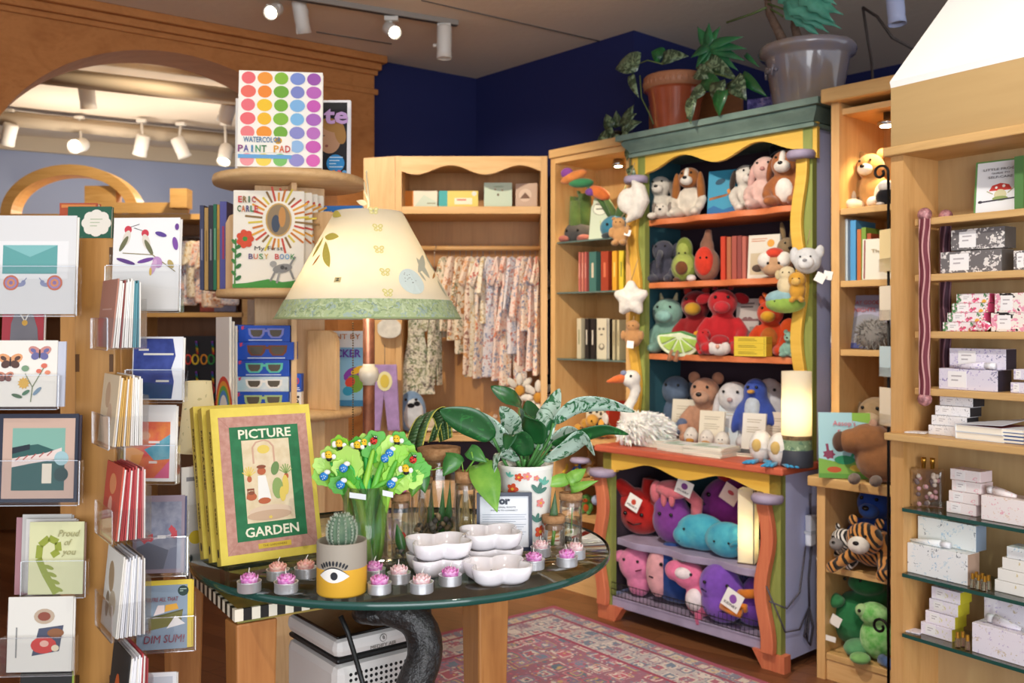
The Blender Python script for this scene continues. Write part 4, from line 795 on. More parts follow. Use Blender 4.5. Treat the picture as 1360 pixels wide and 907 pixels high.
m.build('pull_chain',mat('brass_chain','#6b5a3c',.35,met=.8),t); MB().lathe([(0,0),(.006,.004),(.008,.014),(.004,.03),(0,.034)],10,M=TR(-.034,-.03,zc0-.31)).build('chain_bell',mat('brass_chain','#6b5a3c'),t)
fin_=MB().tube([(0,0,z1-.01),(.0,0,z1+.03),(-.006,0,z1+.10)],[.004,.003,.0022],7).tube([(-.001,0,z1+.03),(-.009,0,z1+.05),(-.011,0,z1+.075)],[.003,.0022,.0018],6); fin_.leaf((-.004,0,z1+.02),(-.9,0,.3),.03,.014,.3,up=(0,-1,0)); fin_.leaf((-.006,0,z1+.095),(.1,0,1),.012,.006,.3,up=(0,-1,0)); fin_.build('branch_finial',M('#d8c9a2',.4),t)
MB().tube([(0,0,z0+.05),(0,0,z1)],.004,6).build('inner_rod',COP,t); MB().ell((0,0,z0+.12),(.03,.03,.04)).build('bulb',emat('lamp_bulb_soft','#ffe6b0',6),t); point('table_lamp_light',(lx-.02,ly-.03,z0+.12),2.6,(1,.9,.74),.03)
# ================================================================ things on the round display column
def cpos(px,Y,z): return Vector(((px-CX)/FP*Y,Y,z))
z=cz[0]+.0003
def dots(a):
    cols=[['#e86a72','#ea6f62','#e9727c','#ea6d74','#ea7f83','#ee8f8f','#f09ba0'],['#ef9a3c','#ee8a35','#f0c32f','#efb92f','#ee9534','#d79a28','#f0d45a'],['#86b93a','#6fa838','#76ad3a','#84b83e','#74ab3c','#c2d872','#7fc06a'],['#7a8fce','#7d86c4','#7fb2de','#7db6e0','#8a8cc8','#93b8df','#938fcb'],['#9a55a8','#b765b4','#c45bb0','#a968b8','#b86fb9','#c75db0','#d765b2']]
    for c in range(5):
        for r in range(7):
            if c<3 and r==5 : continue
            a.d(-.385+.195*c,.925-.142*r,.083+.008*((c*3+r)%2),.078,cols[c][r],seg=18)
    a.r(-.49,.14,.145,.315,'#f4efe4').d(-.02,.27,.045,.042,'#d8a12c').r(-.49,.14,.085,.125,'#6aa6d6')
ww=.232; t=facebook('white watercolour paint pad with rows of bright dots, on top of the round column',cpos(372,2.572,z),.12,ww*.975,.272,.022,'#f4f0e6',-.13,art=dots,name='paint_pad',cat='paint pad')
text('WATERCOLOR',t,.021,-.047,.068,-.016,M('#4a78a0'),'title',w=.100,bold=.01)
for i,(ch,c) in enumerate(zip('PAINT PAD',['#8a3a7a','#5a4a9a','#3f86b8','#3f9a66','#3f7a4a','','#e0a02c','#d9662c','#c43a3a'])):
    if ch!=' ': text(ch,t,.027,-.105+.0158*i,.0405,-.016,M(c),'title_letter',w=.0045 if ch=='I' else .0135,bold=.015)
def glow(a):
    a.r(-.45,.44,.06,.97,'#15151a').d(.13,.50,.20,.25,'#b58a6a',seg=20).d(.18,.68,.22,.12,'#a5793f',rot=-.3,seg=18).d(.32,.58,.10,.2,'#a5793f',rot=.2).d(.08,.42,.03,.025,'#8a4f42').d(.02,.55,.03,.012,'#5a3a2a').d(.24,.2,.16,.16,'#2f8fd0',seg=20).lines(.13,.37,[.27,.23,.19,.15],'#cfe6f4',.012)
    for i,c in enumerate(['#d8c02c','#7ab52e','#e8902c','#e86a72','#6aaee0']): a.d(.02+.095*i,.085,.042,.042,c)
t=facebook('black pad with a big printed child face and pastel letters, behind the paint pad',cpos(428,2.765,z),0,.165,.235,.012,'#f1f1f4',-.05,art=glow,name='light_pad',cat='activity pad'); text('te',t,.07,.042,.165,-.0125,M('#c9a3d6'),'title',w=.072,bold=.03)
facebook('white edged pad peeking out left behind the paint pad',cpos(340,2.79,z),.05,.12,.245,.014,'#eceae6',-.04,name='paint_pad',cat='paint pad',art=lambda a:a.r(-.42,.42,.05,.95,'#c7d28a').d(-.3,.6,.12,.1,'#d9a0a0'))
# board books
z=cz[1]+.0003; BY=2.615
def busy(a):
    for k in range(30):
        an=2*PI*k/30; r0_,r1_=.27,.43+.05*(k%3); cx,cz_=.14,.70; c=['#e0a23a','#c9752f','#d9c24a','#8a6a3a','#c9503f'][k%5]
        a.st([(cx+r0_*math.sin(an)*.86,cz_+r0_*math.cos(an)*.72),(cx+r1_*math.sin(an)*.9,cz_+r1_*math.cos(an)*.66)],.03,c)
    a.d(.14,.70,.185,.245,'#caa25a',seg=24).d(.14,.70,.165,.225,'#8f7a5c',seg=24).d(.10,.66,.06,.13,'#3f4a5c',seg=16).d(.19,.73,.05,.15,'#c28a4a',seg=16)
    a.p([(-.5,.0),(.5,0),(.5,.09),(.2,.06),(0,.09),(-.3,.05),(-.5,.04)],'#3f8f3a'); a.st([(-.47,.0),(-.46,.5)],.02,'#4a8a3a')
    for i,zq in enumerate((.1,.22,.33,.42)): a.d(-.42,zq,.05,.028,'#2f6f38',rot=.7).d(-.485,zq+.05,.045,.025,'#3f7f3a',rot=2.3)
    for k in range(7): an=2*PI*k/7; a.d(-.33+.065*math.cos(an),.50+.055*math.sin(an),.062,.05,'#d24a2a',rot=an)
    a.d(-.33,.5,.035,.035,'#3f8a3a')
    a.d(.20,.2,.14,.065,'#8a8a88',rot=.2).d(.07,.245,.05,.045,'#a3a29e').st([(.1,.17),(.03,.07)],.03,'#8a8a88').st([(.16,.16),(.12,.05)],.03,'#9a9a98').st([(.3,.2),(.36,.09)],.03,'#8a8a88').st([(.31,.24),(.38,.32)],.03,'#8a8a88').d(.2,.21,.03,.03,'#4a4a48').d(.25,.2,.02,.02,'#4a4a48')
BT=[('My First',-.0,.385,.40,.06,'#3a3a34')]
bw2,bh2=.192,.272
def busybook(px,Y,lab,full):
    t=facebook(lab,cpos(px,Y,z),.12,bw2,bh2,.022,'#f0eadb',-.06,'white board books on the round column',busy,texts=BT if full else ())
    if full:
        for i,(ch,c) in enumerate(zip('BUSY BOOK',['#4a3a7a','#c95a2a','#3f8f4a','#c9a02a','','#c93a3a','#3f7fb8','#4a9ad0','#3f8f4a'])):
            if ch!=' ': text(ch,t,.021,-.048+.0142*i,.08,-.016,M(c),'title_letter',w=.0115,bold=.01)
        for i,(ch,c) in enumerate(zip('ERIC',['#c93a3a','#8a6a2a','#3f6a4a','#a83a4a'])): text(ch,t,.024,-.078+.0125*i,.238,-.016,M(c),'author_letter',w=.0105 if ch!='I' else .004,bold=.03)
        for i,(ch,c) in enumerate(zip('CARLE',['#3f6a3a','#c96a2a','#4a4a7a','#3a8a5a','#c93a3a'])): text(ch,t,.024,-.08+.0115*i,.212,-.016,M(c),'author_letter',w=.0098,bold=.03)
    return t
busybook(357,BY,'front white board book with a sun, red flower and grey dog on the round column',True)
for i,(px,Y) in enumerate(((368,2.645),(376,2.675),(384,2.705))): busybook(px,Y,['white board book right behind the front sun cover one','third white board book in the row on the round column','rearmost white board book next to the blue one'][i],False)
t=facebook('bright blue picture book behind the lamp shade, right of the white board books',cpos(452,2.74,cz[1]+.0003),-.1,.13,.246,.014,'#2f78c4',-.03); text('Polar Bear,',t,.02,-.006,.217,-.0074,WHITE,'title',w=.085)
for i,(px,wd,c,h) in enumerate(((268,.011,'#3a3f5e',.243),(274,.010,'#b08c50',.236),(280,.012,'#2a2a34',.243),(285.5,.009,'#1f6b4a',.246),(290,.007,'#b58a3a',.245),(296.5,.018,'#55559a',.254))):
    spinebook(['slim navy','slim tan','black','green','thin gold','wide violet blue'][i]+' book spine in the row left of the round column',cpos(px,2.70,z),.02,wd*1.05,h,.17,c,'upright books at the left of the round column',title=['#8a8aa0','#8a6a34','#8a8a90','#7ab08a','#8a6a2a','#a83a5a'][i])
# tier with sunglasses boxes
z0_=cz[2]; YS=2.655; pxm=YS/FP
BLUEB=mat('blue_carton','#1f55c4',.4,'#1a4ab4',6)
def glasses(t,w,h,y,col,lens,zc=.55,name='printed_sunglasses'):
    a=Art(w,h,y); r=.62*h/w*.52
    for s_ in (-1,1):
        x=s_*.185+.04; a.p([(x-.165,zc+.27),(x+.165,zc+.27),(x+.15,zc-.1),(x+.09,zc-.32),(x-.09,zc-.32),(x-.15,zc-.1)],col); a.p([(x-.12,zc+.18),(x+.12,zc+.18),(x+.105,zc-.08),(x+.06,zc-.23),(x-.06,zc-.23),(x-.105,zc-.08)],lens)
    a.r(-.03,.11,zc+.05,zc+.2,col).p([(-.44,.93),(-.38,.98),(-.40,.80),(-.33,.9),(-.43,.72)],'#d2486a').lines(-.30,.35,[.08],'#c9d6ee',.06); a.build(t,name)
rows=[(540,515,314,386,'#a7c48a','bottom blue sunglasses box with pink and green frames'),(515,495,316,386,'#f2f2ee','pale sunglasses box with white frames, second from the bottom'),(495,473,316,387,'#5fc2ac','blue sunglasses box with mint frames in the middle of the stack'),(473,449,317,393,'#7a4a34','blue sunglasses box with brown tortoise frames, second from the top'),(447,425,320,388,'#7f86cc','top blue sunglasses box with lavender frames')]
zz_=z0_+.0004
for y0_,y1_,x0_,x1_,c,lab in rows:
    h=(y0_-y1_)*pxm-.0005; w=(x1_-x0_)*pxm; t=carton('sunglasses_box',lab,'box',cpos((x0_+x1_)/2,YS+.02,zz_),.03,w,.06,h,BLUEB if 'pale' not in lab else mat('pale_carton','#a9cfe0',.5,'#dfeaf0',12),'stacked sunglasses boxes'); glasses(t,w,h,-.03,c,'#5d564a' if 'white' not in c else '#33302a'); zz_+=h+.0004
    if 'tortoise' in lab: zt_=zz_
t=carton('sunglasses_box','blue sunglasses box peeking out at the top left behind the stack','box',cpos(327,YS+.085,zt_),.03,.05,.055,.048,BLUEB,'stacked sunglasses boxes')
MB().box(-.02,.02,-.0282,-.0277,.01,.035).build('printed_panel',M('#d2486a'),t)
h=.051; t=carton('small_box','small white box with a bear face beside the sunglasses stack','box',cpos(394,YS+.02,z0_+.0004),0,.033,.03,h,M('#eceae6')); Art(.033,h,-.015).d(0,.45,.3,.3,'#2a2a30').d(-.12,.5,.07,.07,'#f2f2f2').d(.12,.5,.07,.07,'#f2f2f2').d(-.22,.72,.12,.12,'#2a2a30').d(.22,.72,.12,.12,'#2a2a30').build(t)
t=carton('small_box','small blue box with a red round emblem on top of the white bear box','box',cpos(394,YS+.02,z0_+.0008+h),0,.033,.03,h,BLUEB); Art(.033,h,-.015).d(.0,.6,.36,.36,'#c9485a',seg=18,jag=.15).d(0,.6,.22,.22,'#3a5ac0',seg=16).lines(-.35,.4,[.1,.2],'#dfe6f4',.05).build(t)
RBW=floral('rainbow_print','#e9eef2',['#e2483a','#f09a2c','#f2d43a','#4aa84a','#3a86d0','#8a4ab0','#e9eef2'],22,.6,.5,.5)
t=facebook('white sticker book with rainbow letters at the right side of the round column',cpos(454,2.79,z0_+.0003),-.12,.135,.222,.015,'#8fc4e4',-.03,art=lambda a:a.r(-.5,.5,.78,1,'#eef2f4').d(.28,.42,.24,.16,'#8a3fb0',rot=.4).d(.3,.30,.2,.2,'#7aa83a').d(.2,.32,.12,.1,'#d94a3a',rot=.6).d(.36,.48,.16,.07,'#f2c02c',rot=.5).d(.15,.2,.12,.1,'#2f9ac4').r(-.5,.5,0,.08,'#3f86b8'))
text('PAINT BY',t,.022,.0,.198,-.014,M('#c97a3a'),'title',w=.115); text('STICKER',t,.032,.0,.145,-.014,M('#6a3fb0'),'title',w=.12,bold=.02)
for i in range(3): facebook('white booklet with a rainbow arc at the left edge of the round column',cpos(297+i*4,2.60+.05*i,z0_+.0003),-1.05,.16,.262-.012*i,.006,'#eceae4',0,'rainbow booklets on the round column',art=lambda a:a.d(.1,.0,.62,.62,'#d94a3a',seg=30).d(.1,0,.54,.54,'#f0a03c',seg=30).d(.1,0,.46,.46,'#6ab04a',seg=30).d(.1,0,.38,.38,'#4a90d0',seg=30).d(.1,0,.3,.3,'#f0eee6',seg=30) if i==0 else None,name='booklet',cat='booklet') if i==0 else facebook(['','middle white booklet behind the rainbow arc one','rear white booklet behind the rainbow arc one'][i],cpos(297+i*4,2.60+.05*i,z0_+.0003),-1.05,.16,.262-.012*i,.006,'#eceae4',0,'rainbow booklets on the round column',name='booklet',cat='booklet')
# ================================================================ greeting card rack at the left
RY=1.50; RO=Vector(((126-CX)/FP*RY,RY,0)); RK=thing('card_rack','wooden card rack with clear acrylic pockets of greeting cards at the left front','card rack',RO)
RW1=wood('rack_wood','#a06f35','#bd8a4a',sc=12)
zt=H-(316-HY)*RY/FP; pw2=.066
MB().box(-pw2/2,pw2/2,0,.02,0,zt).build('front_panel',RW1,RK,bevel=.003); MB().box(-pw2/2-.001,-pw2/2+.012,.021,.11,0,zt-.004).build('left_panel',RW1,RK,bevel=.002); MB().box(pw2/2-.012,pw2/2+.001,.021,.11,0,zt-.004).build('right_panel',RW1,RK,bevel=.002); MB().box(-pw2/2,pw2/2,.111,.13,0,zt-.002).build('rear_panel',RW1,RK,bevel=.002)
MB().lathe([(0,0),(.19,0),(.19,.02),(0,.02)],32,M=TR(0,.06,0)).build('base_disc',RW1,RK)
m=MB()
for py in (340,482,624,766,908):
    for px in (103,148): q=P(px,py,RY)-RO; m.box(q.x-.003,q.x+.003,-.0012,.0002,q.z-.014,q.z+.014)
m.build('hook_slots',M('#5e3d1c'),RK)
for px,py in ((100,340),(151,340)):
    q=P(px,py,RY)-RO; MB().box(q.x-.002,q.x+.002,-.010,-.0014,q.z-.012,q.z+.002).build('acrylic_hook',ACRYL,RK)
def pocket(c,rz,w,h,d,rx=0):           # clear tray: back, floor, front lip and two cheeks
    m=MB(); e=.0016
    m.box(-w/2,w/2,-d,-d+e,0,h*.48); m.box(-w/2,w/2,-d+e,d,-e,0); m.box(-w/2,w/2,d,d+e,-.0,h*.80); m.box(-w/2-e,-w/2,-d,d,-e,h*.48); m.box(w/2,w/2+e,-d,d,-e,h*.48)
    o=m.build('card_pocket',ACRYL,RK); g=.0012
    MB().box(-w/2,w/2,-d-.0004,-d+e,h*.48,h*.48+g).box(-w/2,w/2,-d-.0004,-d+e,-e-g,-e).box(-w/2-e-g,-w/2-e,-d,-d+e,-e,h*.48).box(w/2+e,w/2+e+g,-d,-d+e,-e,h*.48).build('polished_rim',clear('acrylic_rim',(.95,.95,.95,1),.38,.15),o); o.matrix_local=Matrix.Translation(Vector(c)-RO)@Matrix.Rotation(rz,4,'Z')@Matrix.Rotation(rx,4,'X'); return o
def card(lab,x0,y0,x1,y1,Y,rz,col,art=None,texts=(),env='#e9e5dc',group=None,lean=-.07,pk=True,envoff=.004,name='greeting_card',sleeve=False):
    w=(x1-x0)*Y/FP/max(.35,math.cos(rz)); h=(y1-y0)*Y/FP; c=Vector((((x0+x1)/2-CX)/FP*Y,Y,H-(y1-HY)*Y/FP)); t=thing(name,lab,'greeting card',c,rz,group,rx=lean)
    MB().box(-w/2,w/2,-.001,.001,.001,h).build('card_front',mat('card_'+col[1:],col,.5),t); MB().box(-w/2+envoff,w/2+envoff*.6,.0015,.004,.001,h*.985).build('envelope',M(env),t)
    if art: a=Art(w,h,-.001); art(a); a.build(t,'card_art')
    for s_,x,z,ws,sz,c2,*sl in texts: text(s_,t,sz*h,x*w,z*h,-.0045,M(c2),'lettering',w=ws*w,shear=(sl[0] if sl else 0))
    if pk: pocket(c+Vector((0,0,-.0005)),rz,w+.010,h,.0095,lean*.6)
    return t
def butterfly(a,x,z,s,c1,c2):
    for q in (-1,1): a.d(x+q*.6*s,z+.3*s,.75*s,.5*s,c1,rot=q*.5).d(x+q*.5*s,z-.25*s,.5*s,.42*s,c2,rot=-q*.4).d(x+q*.75*s,z+.35*s,.35*s,.22*s,c2,rot=q*.5)
    a.d(x,z,.1*s,.55*s,'#3a3030')
def snail(a,x,z,f): a.d(x+f*.06,z-.02,.09,.025,'#8a8fb0').d(x+f*.135,z+.0,.025,.03,'#8a8fb0').st([(x+f*.13,z),(x+f*.17,z+.05)],.008,'#7a80a0').d(x,z,.085,.085,'#c96a4a',seg=18).d(x,z,.065,.065,'#9a86b4',seg=16).d(x,z,.045,.045,'#d98a5a',seg=14).d(x,z,.022,.022,'#8a70a0')
card('pale grey card with a teal envelope and two facing snails, top left of the rack',-22,285,98,418,1.44,0.02,'#d9d8d6',lambda a:[a.r(-.4,.42,.36,.74,'#e4e3e1'),a.r(-.30,.30,.41,.70,'#5f9f9c'),a.p([(-.30,.70),(.30,.70),(.0,.58)],'#7fb8b6'),snail(a,-.20,.32,1),snail(a,.28,.32,-1)])
card('red card with a grey mountain and gold pendant, half hidden behind the butterfly card',2,398,57,462,1.56,0,'#b23a44',lambda a:[a.p([(-.3,0),(-.28,.5),(-.15,.85),(0,.97),(.2,.82),(.36,.4),(.4,0)],'#7d7a80'),a.st([(-.2,.9),(.05,.55),(.25,.9)],.03,'#e9e4d8'),a.d(.05,.52,.07,.07,'#d9a84a')],pk=False)
card('white card with three butterflies and orange flowers, left column of the rack',-8,452,74,541,1.45,0.02,'#ece7dc',lambda a:[butterfly(a,-.25,.68,.15,'#e0a070','#5a4038'),butterfly(a,.22,.80,.14,'#c98a80','#6a6a9a'),butterfly(a,-.32,.45,.10,'#d08a70','#7a4a40'),a.st([(.1,.08),(.12,.3),(.3,.6)],.012,'#6a7a4a'),a.st([(.12,.3),(.0,.5)],.01,'#6a7a4a'),a.d(-.02,.36,.10,.10,'#e0b04a',jag=.3,seg=22),a.d(.3,.62,.05,.04,'#d8705a'),a.d(.22,.54,.045,.035,'#d8705a'),a.d(.36,.52,.045,.035,'#e08a6a'),a.d(.02,.22,.07,.03,'#4f7a5a',rot=.6),a.d(.2,.24,.09,.03,'#7a94a8',rot=.8),a.d(-.12,.17,.09,.03,'#4f6a4a',rot=-.3),a.d(0,.58,.06,.05,'#7a9a7a')],envoff=.02,env='#c3c6d2')
card('dark edged card with a teal and grey collage print, left column of the rack',-4,550,101,668,1.45,0.03,'#262a3c',lambda a:[a.r(-.44,.46,.05,.95,'#c9aa98'),a.r(-.32,.34,.14,.84,'#2f5a56'),a.p([(-.32,.84),(.34,.84),(.34,.55),(.0,.66),(-.32,.62)],'#7fae9e'),a.p([(-.32,.50),(.1,.56),(.3,.62),(.3,.5),(-.1,.44),(-.32,.4)],'#e2cfc6'),a.p([(-.32,.62),(-.1,.66),(-.1,.6),(-.32,.55)],'#1f2a34'),a.r(.06,.18,.22,.44,'#e6dcc6'),*[a.st([(-.28+.1*k,.47+.015*k),(-.22+.1*k,.52+.015*k)],.014,'#b0605a') for k in range(5)],a.d(.3,.5,.09,.09,'#9fc0c4'),a.d(.3,.32,.09,.09,'#24403e')],env='#3a2f3a',envoff=.006)
card('pale green card with a curled olive fern and script lettering, left column of the rack',38,694,109,790,1.46,0.05,'#d3d3a4',lambda a:[a.st([(.02,.02),(-.2,.3),(-.32,.5),(-.3,.68),(-.14,.78),(.02,.72),(.04,.6),(-.08,.54)],.12,'#8f9a34'),*[a.d(.05-.06*k,.08+.1*k,.10,.035,'#8f9a34',rot=-.4) for k in range(4)]],texts=[('Proud',.22,.80,.40,.13,'#a3a070',.3),('of',.2,.68,.14,.12,'#a3a070',.3),('you',.24,.55,.26,.12,'#a3a070',.3)],env='#8a6a5a')
for i,(x0,y0,x1,y1,c) in enumerate(((20,688,84,790,'#b07f86'),(28,684,92,786,'#c9c6c0'),(33,690,98,788,'#e2dfd8'))): card(['dusty pink','grey','off white'][i]+' card edge behind the olive fern card',x0,y0,x1,y1,1.50-.010*i,0.05,c,pk=False,env=c)
card('white card with a red teapot and breakfast drawing, lower left of the rack',10,794,94,893,1.44,0.06,'#dedbd2',lambda a:[a.p([(-.12,.22),(.3,.28),(.36,.62),(-.02,.58)],'#4a5064'),a.d(.06,.36,.2,.13,'#c9443f'),a.d(.07,.38,.07,.05,'#e3b0a0'),a.d(.24,.52,.13,.07,'#8a5a3a'),a.d(.06,.74,.16,.12,'#b9a58f'),a.d(.06,.74,.10,.07,'#8a4a3a'),a.d(.24,.32,.06,.05,'#e2d2b4'),a.r(-.37,-.35,.2,.6,'#8a8a88')],env='#e6e2da')
card('black card mostly below the photo edge, bottom left of the rack',26,884,92,990,1.44,0.06,'#1c1a18',None,env='#9cb04a')
# right column
def hum(a,x,z,f): a.d(x,z+.09,.055,.06,'#c43a48').d(x+f*.02,z,.055,.12,'#d8cfc0',rot=f*.3).d(x+f*.06,z-.06,.035,.13,'#6a6a4a',rot=f*.5).st([(x-f*.04,z+.12),(x-f*.17,z+.15)],.008,'#3a3030')
card('white card with two red headed hummingbirds and purple blossoms, top right of the rack',147,288,237,413,1.48,-.05,'#e9e7e3',lambda a:[a.r(-.5,.5,.0,.02,'#cfcdc9'),hum(a,-.28,.78,-1),hum(a,-.02,.74,1),a.st([(-.35,.62),(.1,.6),(.45,.42)],.012,'#8a7a4a'),a.d(-.3,.53,.15,.03,'#5a3a7a',rot=-.3),a.d(.0,.54,.13,.03,'#6a3f8a',rot=.25),a.d(.18,.52,.07,.09,'#b58ab4',rot=.4),a.d(.12,.47,.04,.12,'#c9a0c0',rot=-.3),a.d(.22,.82,.09,.035,'#5a3f8a',rot=-.3),a.d(.44,.72,.04,.10,'#7a4a9a',rot=.2),a.d(.46,.9,.03,.05,'#6a3f8a'),a.d(.08,.42,.02,.06,'#d9b04a'),a.d(.38,.5,.04,.07,'#b09a5a',rot=.5)],env='#dcd8d0')
card('deep blue painted card with white word strips, right column of the rack',174,447,242,532,1.50,-.06,'#e6e7ea',lambda a:[a.p([(-.48,.03),(.30,.03),(.34,.3),(.28,.5),(.36,.7),(.30,.97),(-.48,.97)],mat('blue_wash','#1f2f72',.6,'#3a4a94',40)),a.p([(-.48,.03),(.30,.03),(.32,.25),(-.48,.3)],mat('deep_blue_wash','#1d4a72',.6,'#24386a',40)),a.r(-.38,-.18,.78,.81,'#d9d4c8'),a.r(-.28,.32,.71,.74,'#d9d4c8'),a.r(-.02,.24,.29,.32,'#d9d4c8')])
card('white edged card with a red and turquoise watercolour wash, right column of the rack',163,538,232,640,1.51,-.05,'#f0eeea',lambda a:[a.r(-.46,.4,.05,.78,mat('red_wash','#d23f4c',.6,'#e88a4a',30)),a.p([(-.1,.42),(.1,.48),(.4,.62),(.4,.3),(.1,.28)],mat('turquoise_wash','#2f8aa0',.6,'#7fb4c0',30)),a.p([(-.46,.05),(-.3,.05),(-.1,.38),(-.46,.5)],'#e8a05a'),a.p([(.1,.05),(.4,.05),(.4,.28)],'#d9648a'),a.d(-.1,.6,.12,.08,'#e2a07a'),a.r(-.02,.2,.5,.53,'#e9d8d0'),a.r(-.0,.16,.24,.27,'#e9d8d0')])
card('mauve grey card with dark stones and red leaves, right column of the rack',177,659,243,762,1.52,.12,'#8a7a86',lambda a:[a.r(-.42,.44,.06,.92,mat('stone_print','#6e7184',.7,'#8d8f9c',60)),a.p([(-.42,.06),(.1,.06),(.2,.3),(-.2,.4),(-.42,.34)],'#5c5e6c'),a.p([(.1,.06),(.44,.06),(.44,.36),(.22,.32)],'#74788a'),a.st([(-.3,.42),(.3,.5)],.03,'#c6bcc4'),*[a.d(x,z,.07,.10,'#b8424a',rot=r,seg=9,jag=.3) for x,z,r in ((-.28,.44,.5),(-.16,.46,-.4),(.26,.56,.3),(.3,.5,-.5))],a.r(-.02,.14,.45,.49,'#e6e2e0')],env='#3f4466')
t=card('blue grey greeting card with a yellow border, basket of dumplings and dim sum lettering',184,772,252,862,1.53,.20,'#e2c63a',lambda a:[a.r(-.5,.42,.0,.93,'#8a9cae'),a.d(.34,.84,.10,.10,'#1f3a34'),a.lines(.28,.40,[.86,.83,.80],'#a8c0b4',.012),a.p([(-.30,.46),(.34,.56),(.30,.36),(-.28,.28)],'#77733a'),a.p([(-.20,.49),(.0,.53),(.0,.64),(-.12,.64)],'#e6d6d4'),a.p([(.0,.54),(.26,.58),(.22,.66),(.02,.64)],'#e0a63a'),a.p([(.04,.30),(.2,.48),(.38,.36)],'#efeae6'),a.p([(-.26,.47),(.34,.57),(.34,.55),(-.26,.44)],'#5c592c')],texts=[("YOU'RE ALL THAT",-.06,.70,.62,.085,'#8a4250',.15),('DIM SUM!',.0,.10,.74,.16,'#8a4250',.15),('and',-.30,.26,.10,.06,'#8a4250',.15)],env='#e2c63a')
card('white card at the foot of the rack under the dim sum card',188,895,232,985,1.50,.15,'#e9e9ec',lambda a:a.r(-.4,.4,.4,.94,'#c9cdd6'),env='#d9d4cc')
# side pockets with cards seen on edge
def stack(lab,glabel,px,y0,y1,Y,cols,front,art=None,group=None,rz=-.95,w=.098,gap=.0062,tilt=0):
    h=(y1-y0)*Y/FP; c=Vector(((px-CX)/FP*Y,Y,H-(y1-HY)*Y/FP)); n=Vector((math.sin(rz),-math.cos(rz),0)); r=Vector((math.cos(rz),math.sin(rz),0))
    for i,col in enumerate(cols):
        p=c-n*gap*(i)-n*.0+Vector((0,0,.0012)); hh=h*(1-.012*((i*7)%4)); t=thing('greeting_card',(front if i==0 else glabel%['front','second','third','fourth','fifth','sixth','seventh','eighth'][i]),'greeting card',p,rz,group,rx=-.10+.016*i)
        MB().box(-w/2,w/2,-.001,.001,0,hh).build('card_front',mat('card_'+col[1:],col,.6),t); MB().box(-w/2,w/2+.002,.0013,.0032,0,hh*.97).build('envelope',M(['#e6e2da',col][i%2]),t)
        if i==0 and art: a=Art(w,hh,-.001); art(a); a.build(t,'card_art')
    d=gap*len(cols)/2+.006; pocket(c-n*(d-.008),rz,w+.008,h*.9,d,0)
stack('', '%s card from the front in the topmost side pocket, seen on edge',138,372,462,1.42,['#b07a66','#efe9e2','#8a3a34','#f0ede8','#e6e2da','#5f9aa4','#4a8490'],'terracotta card at the front of the topmost side pocket',lambda a:a.r(-.3,.3,.55,.57,'#c9a090'),'edge-on cards in the top side pocket')
stack('', '%s card from the front in the cream and kraft second side pocket, seen on edge',140,498,590,1.41,['#d9c3a0','#d2a95a','#c99a4a','#d8b06a','#efe9e2','#f2efe9','#e9e4da'],'cream card with pale sketches at the front of the second side pocket',lambda a:[a.d(-.1,.7,.15,.2,'#c0a080'),a.d(.1,.4,.15,.2,'#c9a98a')],'edge-on cards in the second side pocket')
stack('', '%s card from the front in the red third side pocket, seen on edge',144,617,712,1.42,['#c2503a','#b03a3c','#c9484a','#b23f44','#c25a58','#b8444a','#d28a88'],'orange red card with a face drawing at the front of the third side pocket',lambda a:[a.d(0,.72,.2,.16,'#d98a5a'),a.r(-.4,.3,.2,.5,'#b84a3a'),a.d(-.05,.4,.12,.16,'#d9a08a')],'edge-on cards in the third side pocket')
stack('', '%s card from the front in the grey white fourth side pocket, seen on edge',144,733,838,1.43,['#e2ded4','#e9e9ec','#c9ccd4','#f0f0f2','#b9bcc4','#e2e2e6','#9a8f88'],'pale card with brown plant drawings at the front of the fourth side pocket',lambda a:[a.d(-.1,.66,.16,.24,'#a38a6a',rot=.3),a.d(.1,.35,.2,.2,'#b8a88f'),a.d(-.2,.3,.1,.2,'#8a7a64')],'edge-on cards in the fourth side pocket')
stack('', '%s card behind the black flame card in the lowest side pocket, seen on edge',152,862,965,1.42,['#1f1c1a','#efeff2','#e9e9ee','#f2f2f4','#b23f44','#9a3a3c'],'black card with orange flames in the lowest side pocket',lambda a:[a.d(-.05,.4,.14,.3,'#c25a24'),a.d(.05,.35,.10,.22,'#e09a3a'),a.d(-.2,.3,.07,.2,'#8a4a20')],'edge-on cards in the lowest side pocket')
# ================================================================ plush toys: builders
def plush(name,label,loc,rz,s,parts,group=None,cat='plush toy',rx=0,ry=0):
    t=thing(name,label,cat,loc,rz,group,rx=rx,ry=ry)
    for p in parts:
        pn,col,shapes=p[0],p[1],p[2]; m=MB()
        for q in shapes:
            if isinstance(q[0],(list,tuple)): m.tube([Vector(k)*s for k in q[0]],[r*s for r in q[1]],10)
            else: m.ell(Vector(q[:3])*s,tuple(k*s for k in q[3:6]),rot=q[6] if len(q)>6 else (0,0,0),seg=16,rings=11)
        mt=col if not isinstance(col,str) else (fab(col) if pn not in ('eye','nose','mouth') else M(col,.25)); m.build(pn,mt,t,remesh=s*.028 if len(shapes)>1 and pn in ('body','wing','hair','mane') else 0)
    return t
def eyes(x,y,z,r=.022,c='#141210'): return [('eye',c,[(-x,y,z,r,r*.8,r)]),('eye',c,[(x,y,z,r,r*.8,r)])]
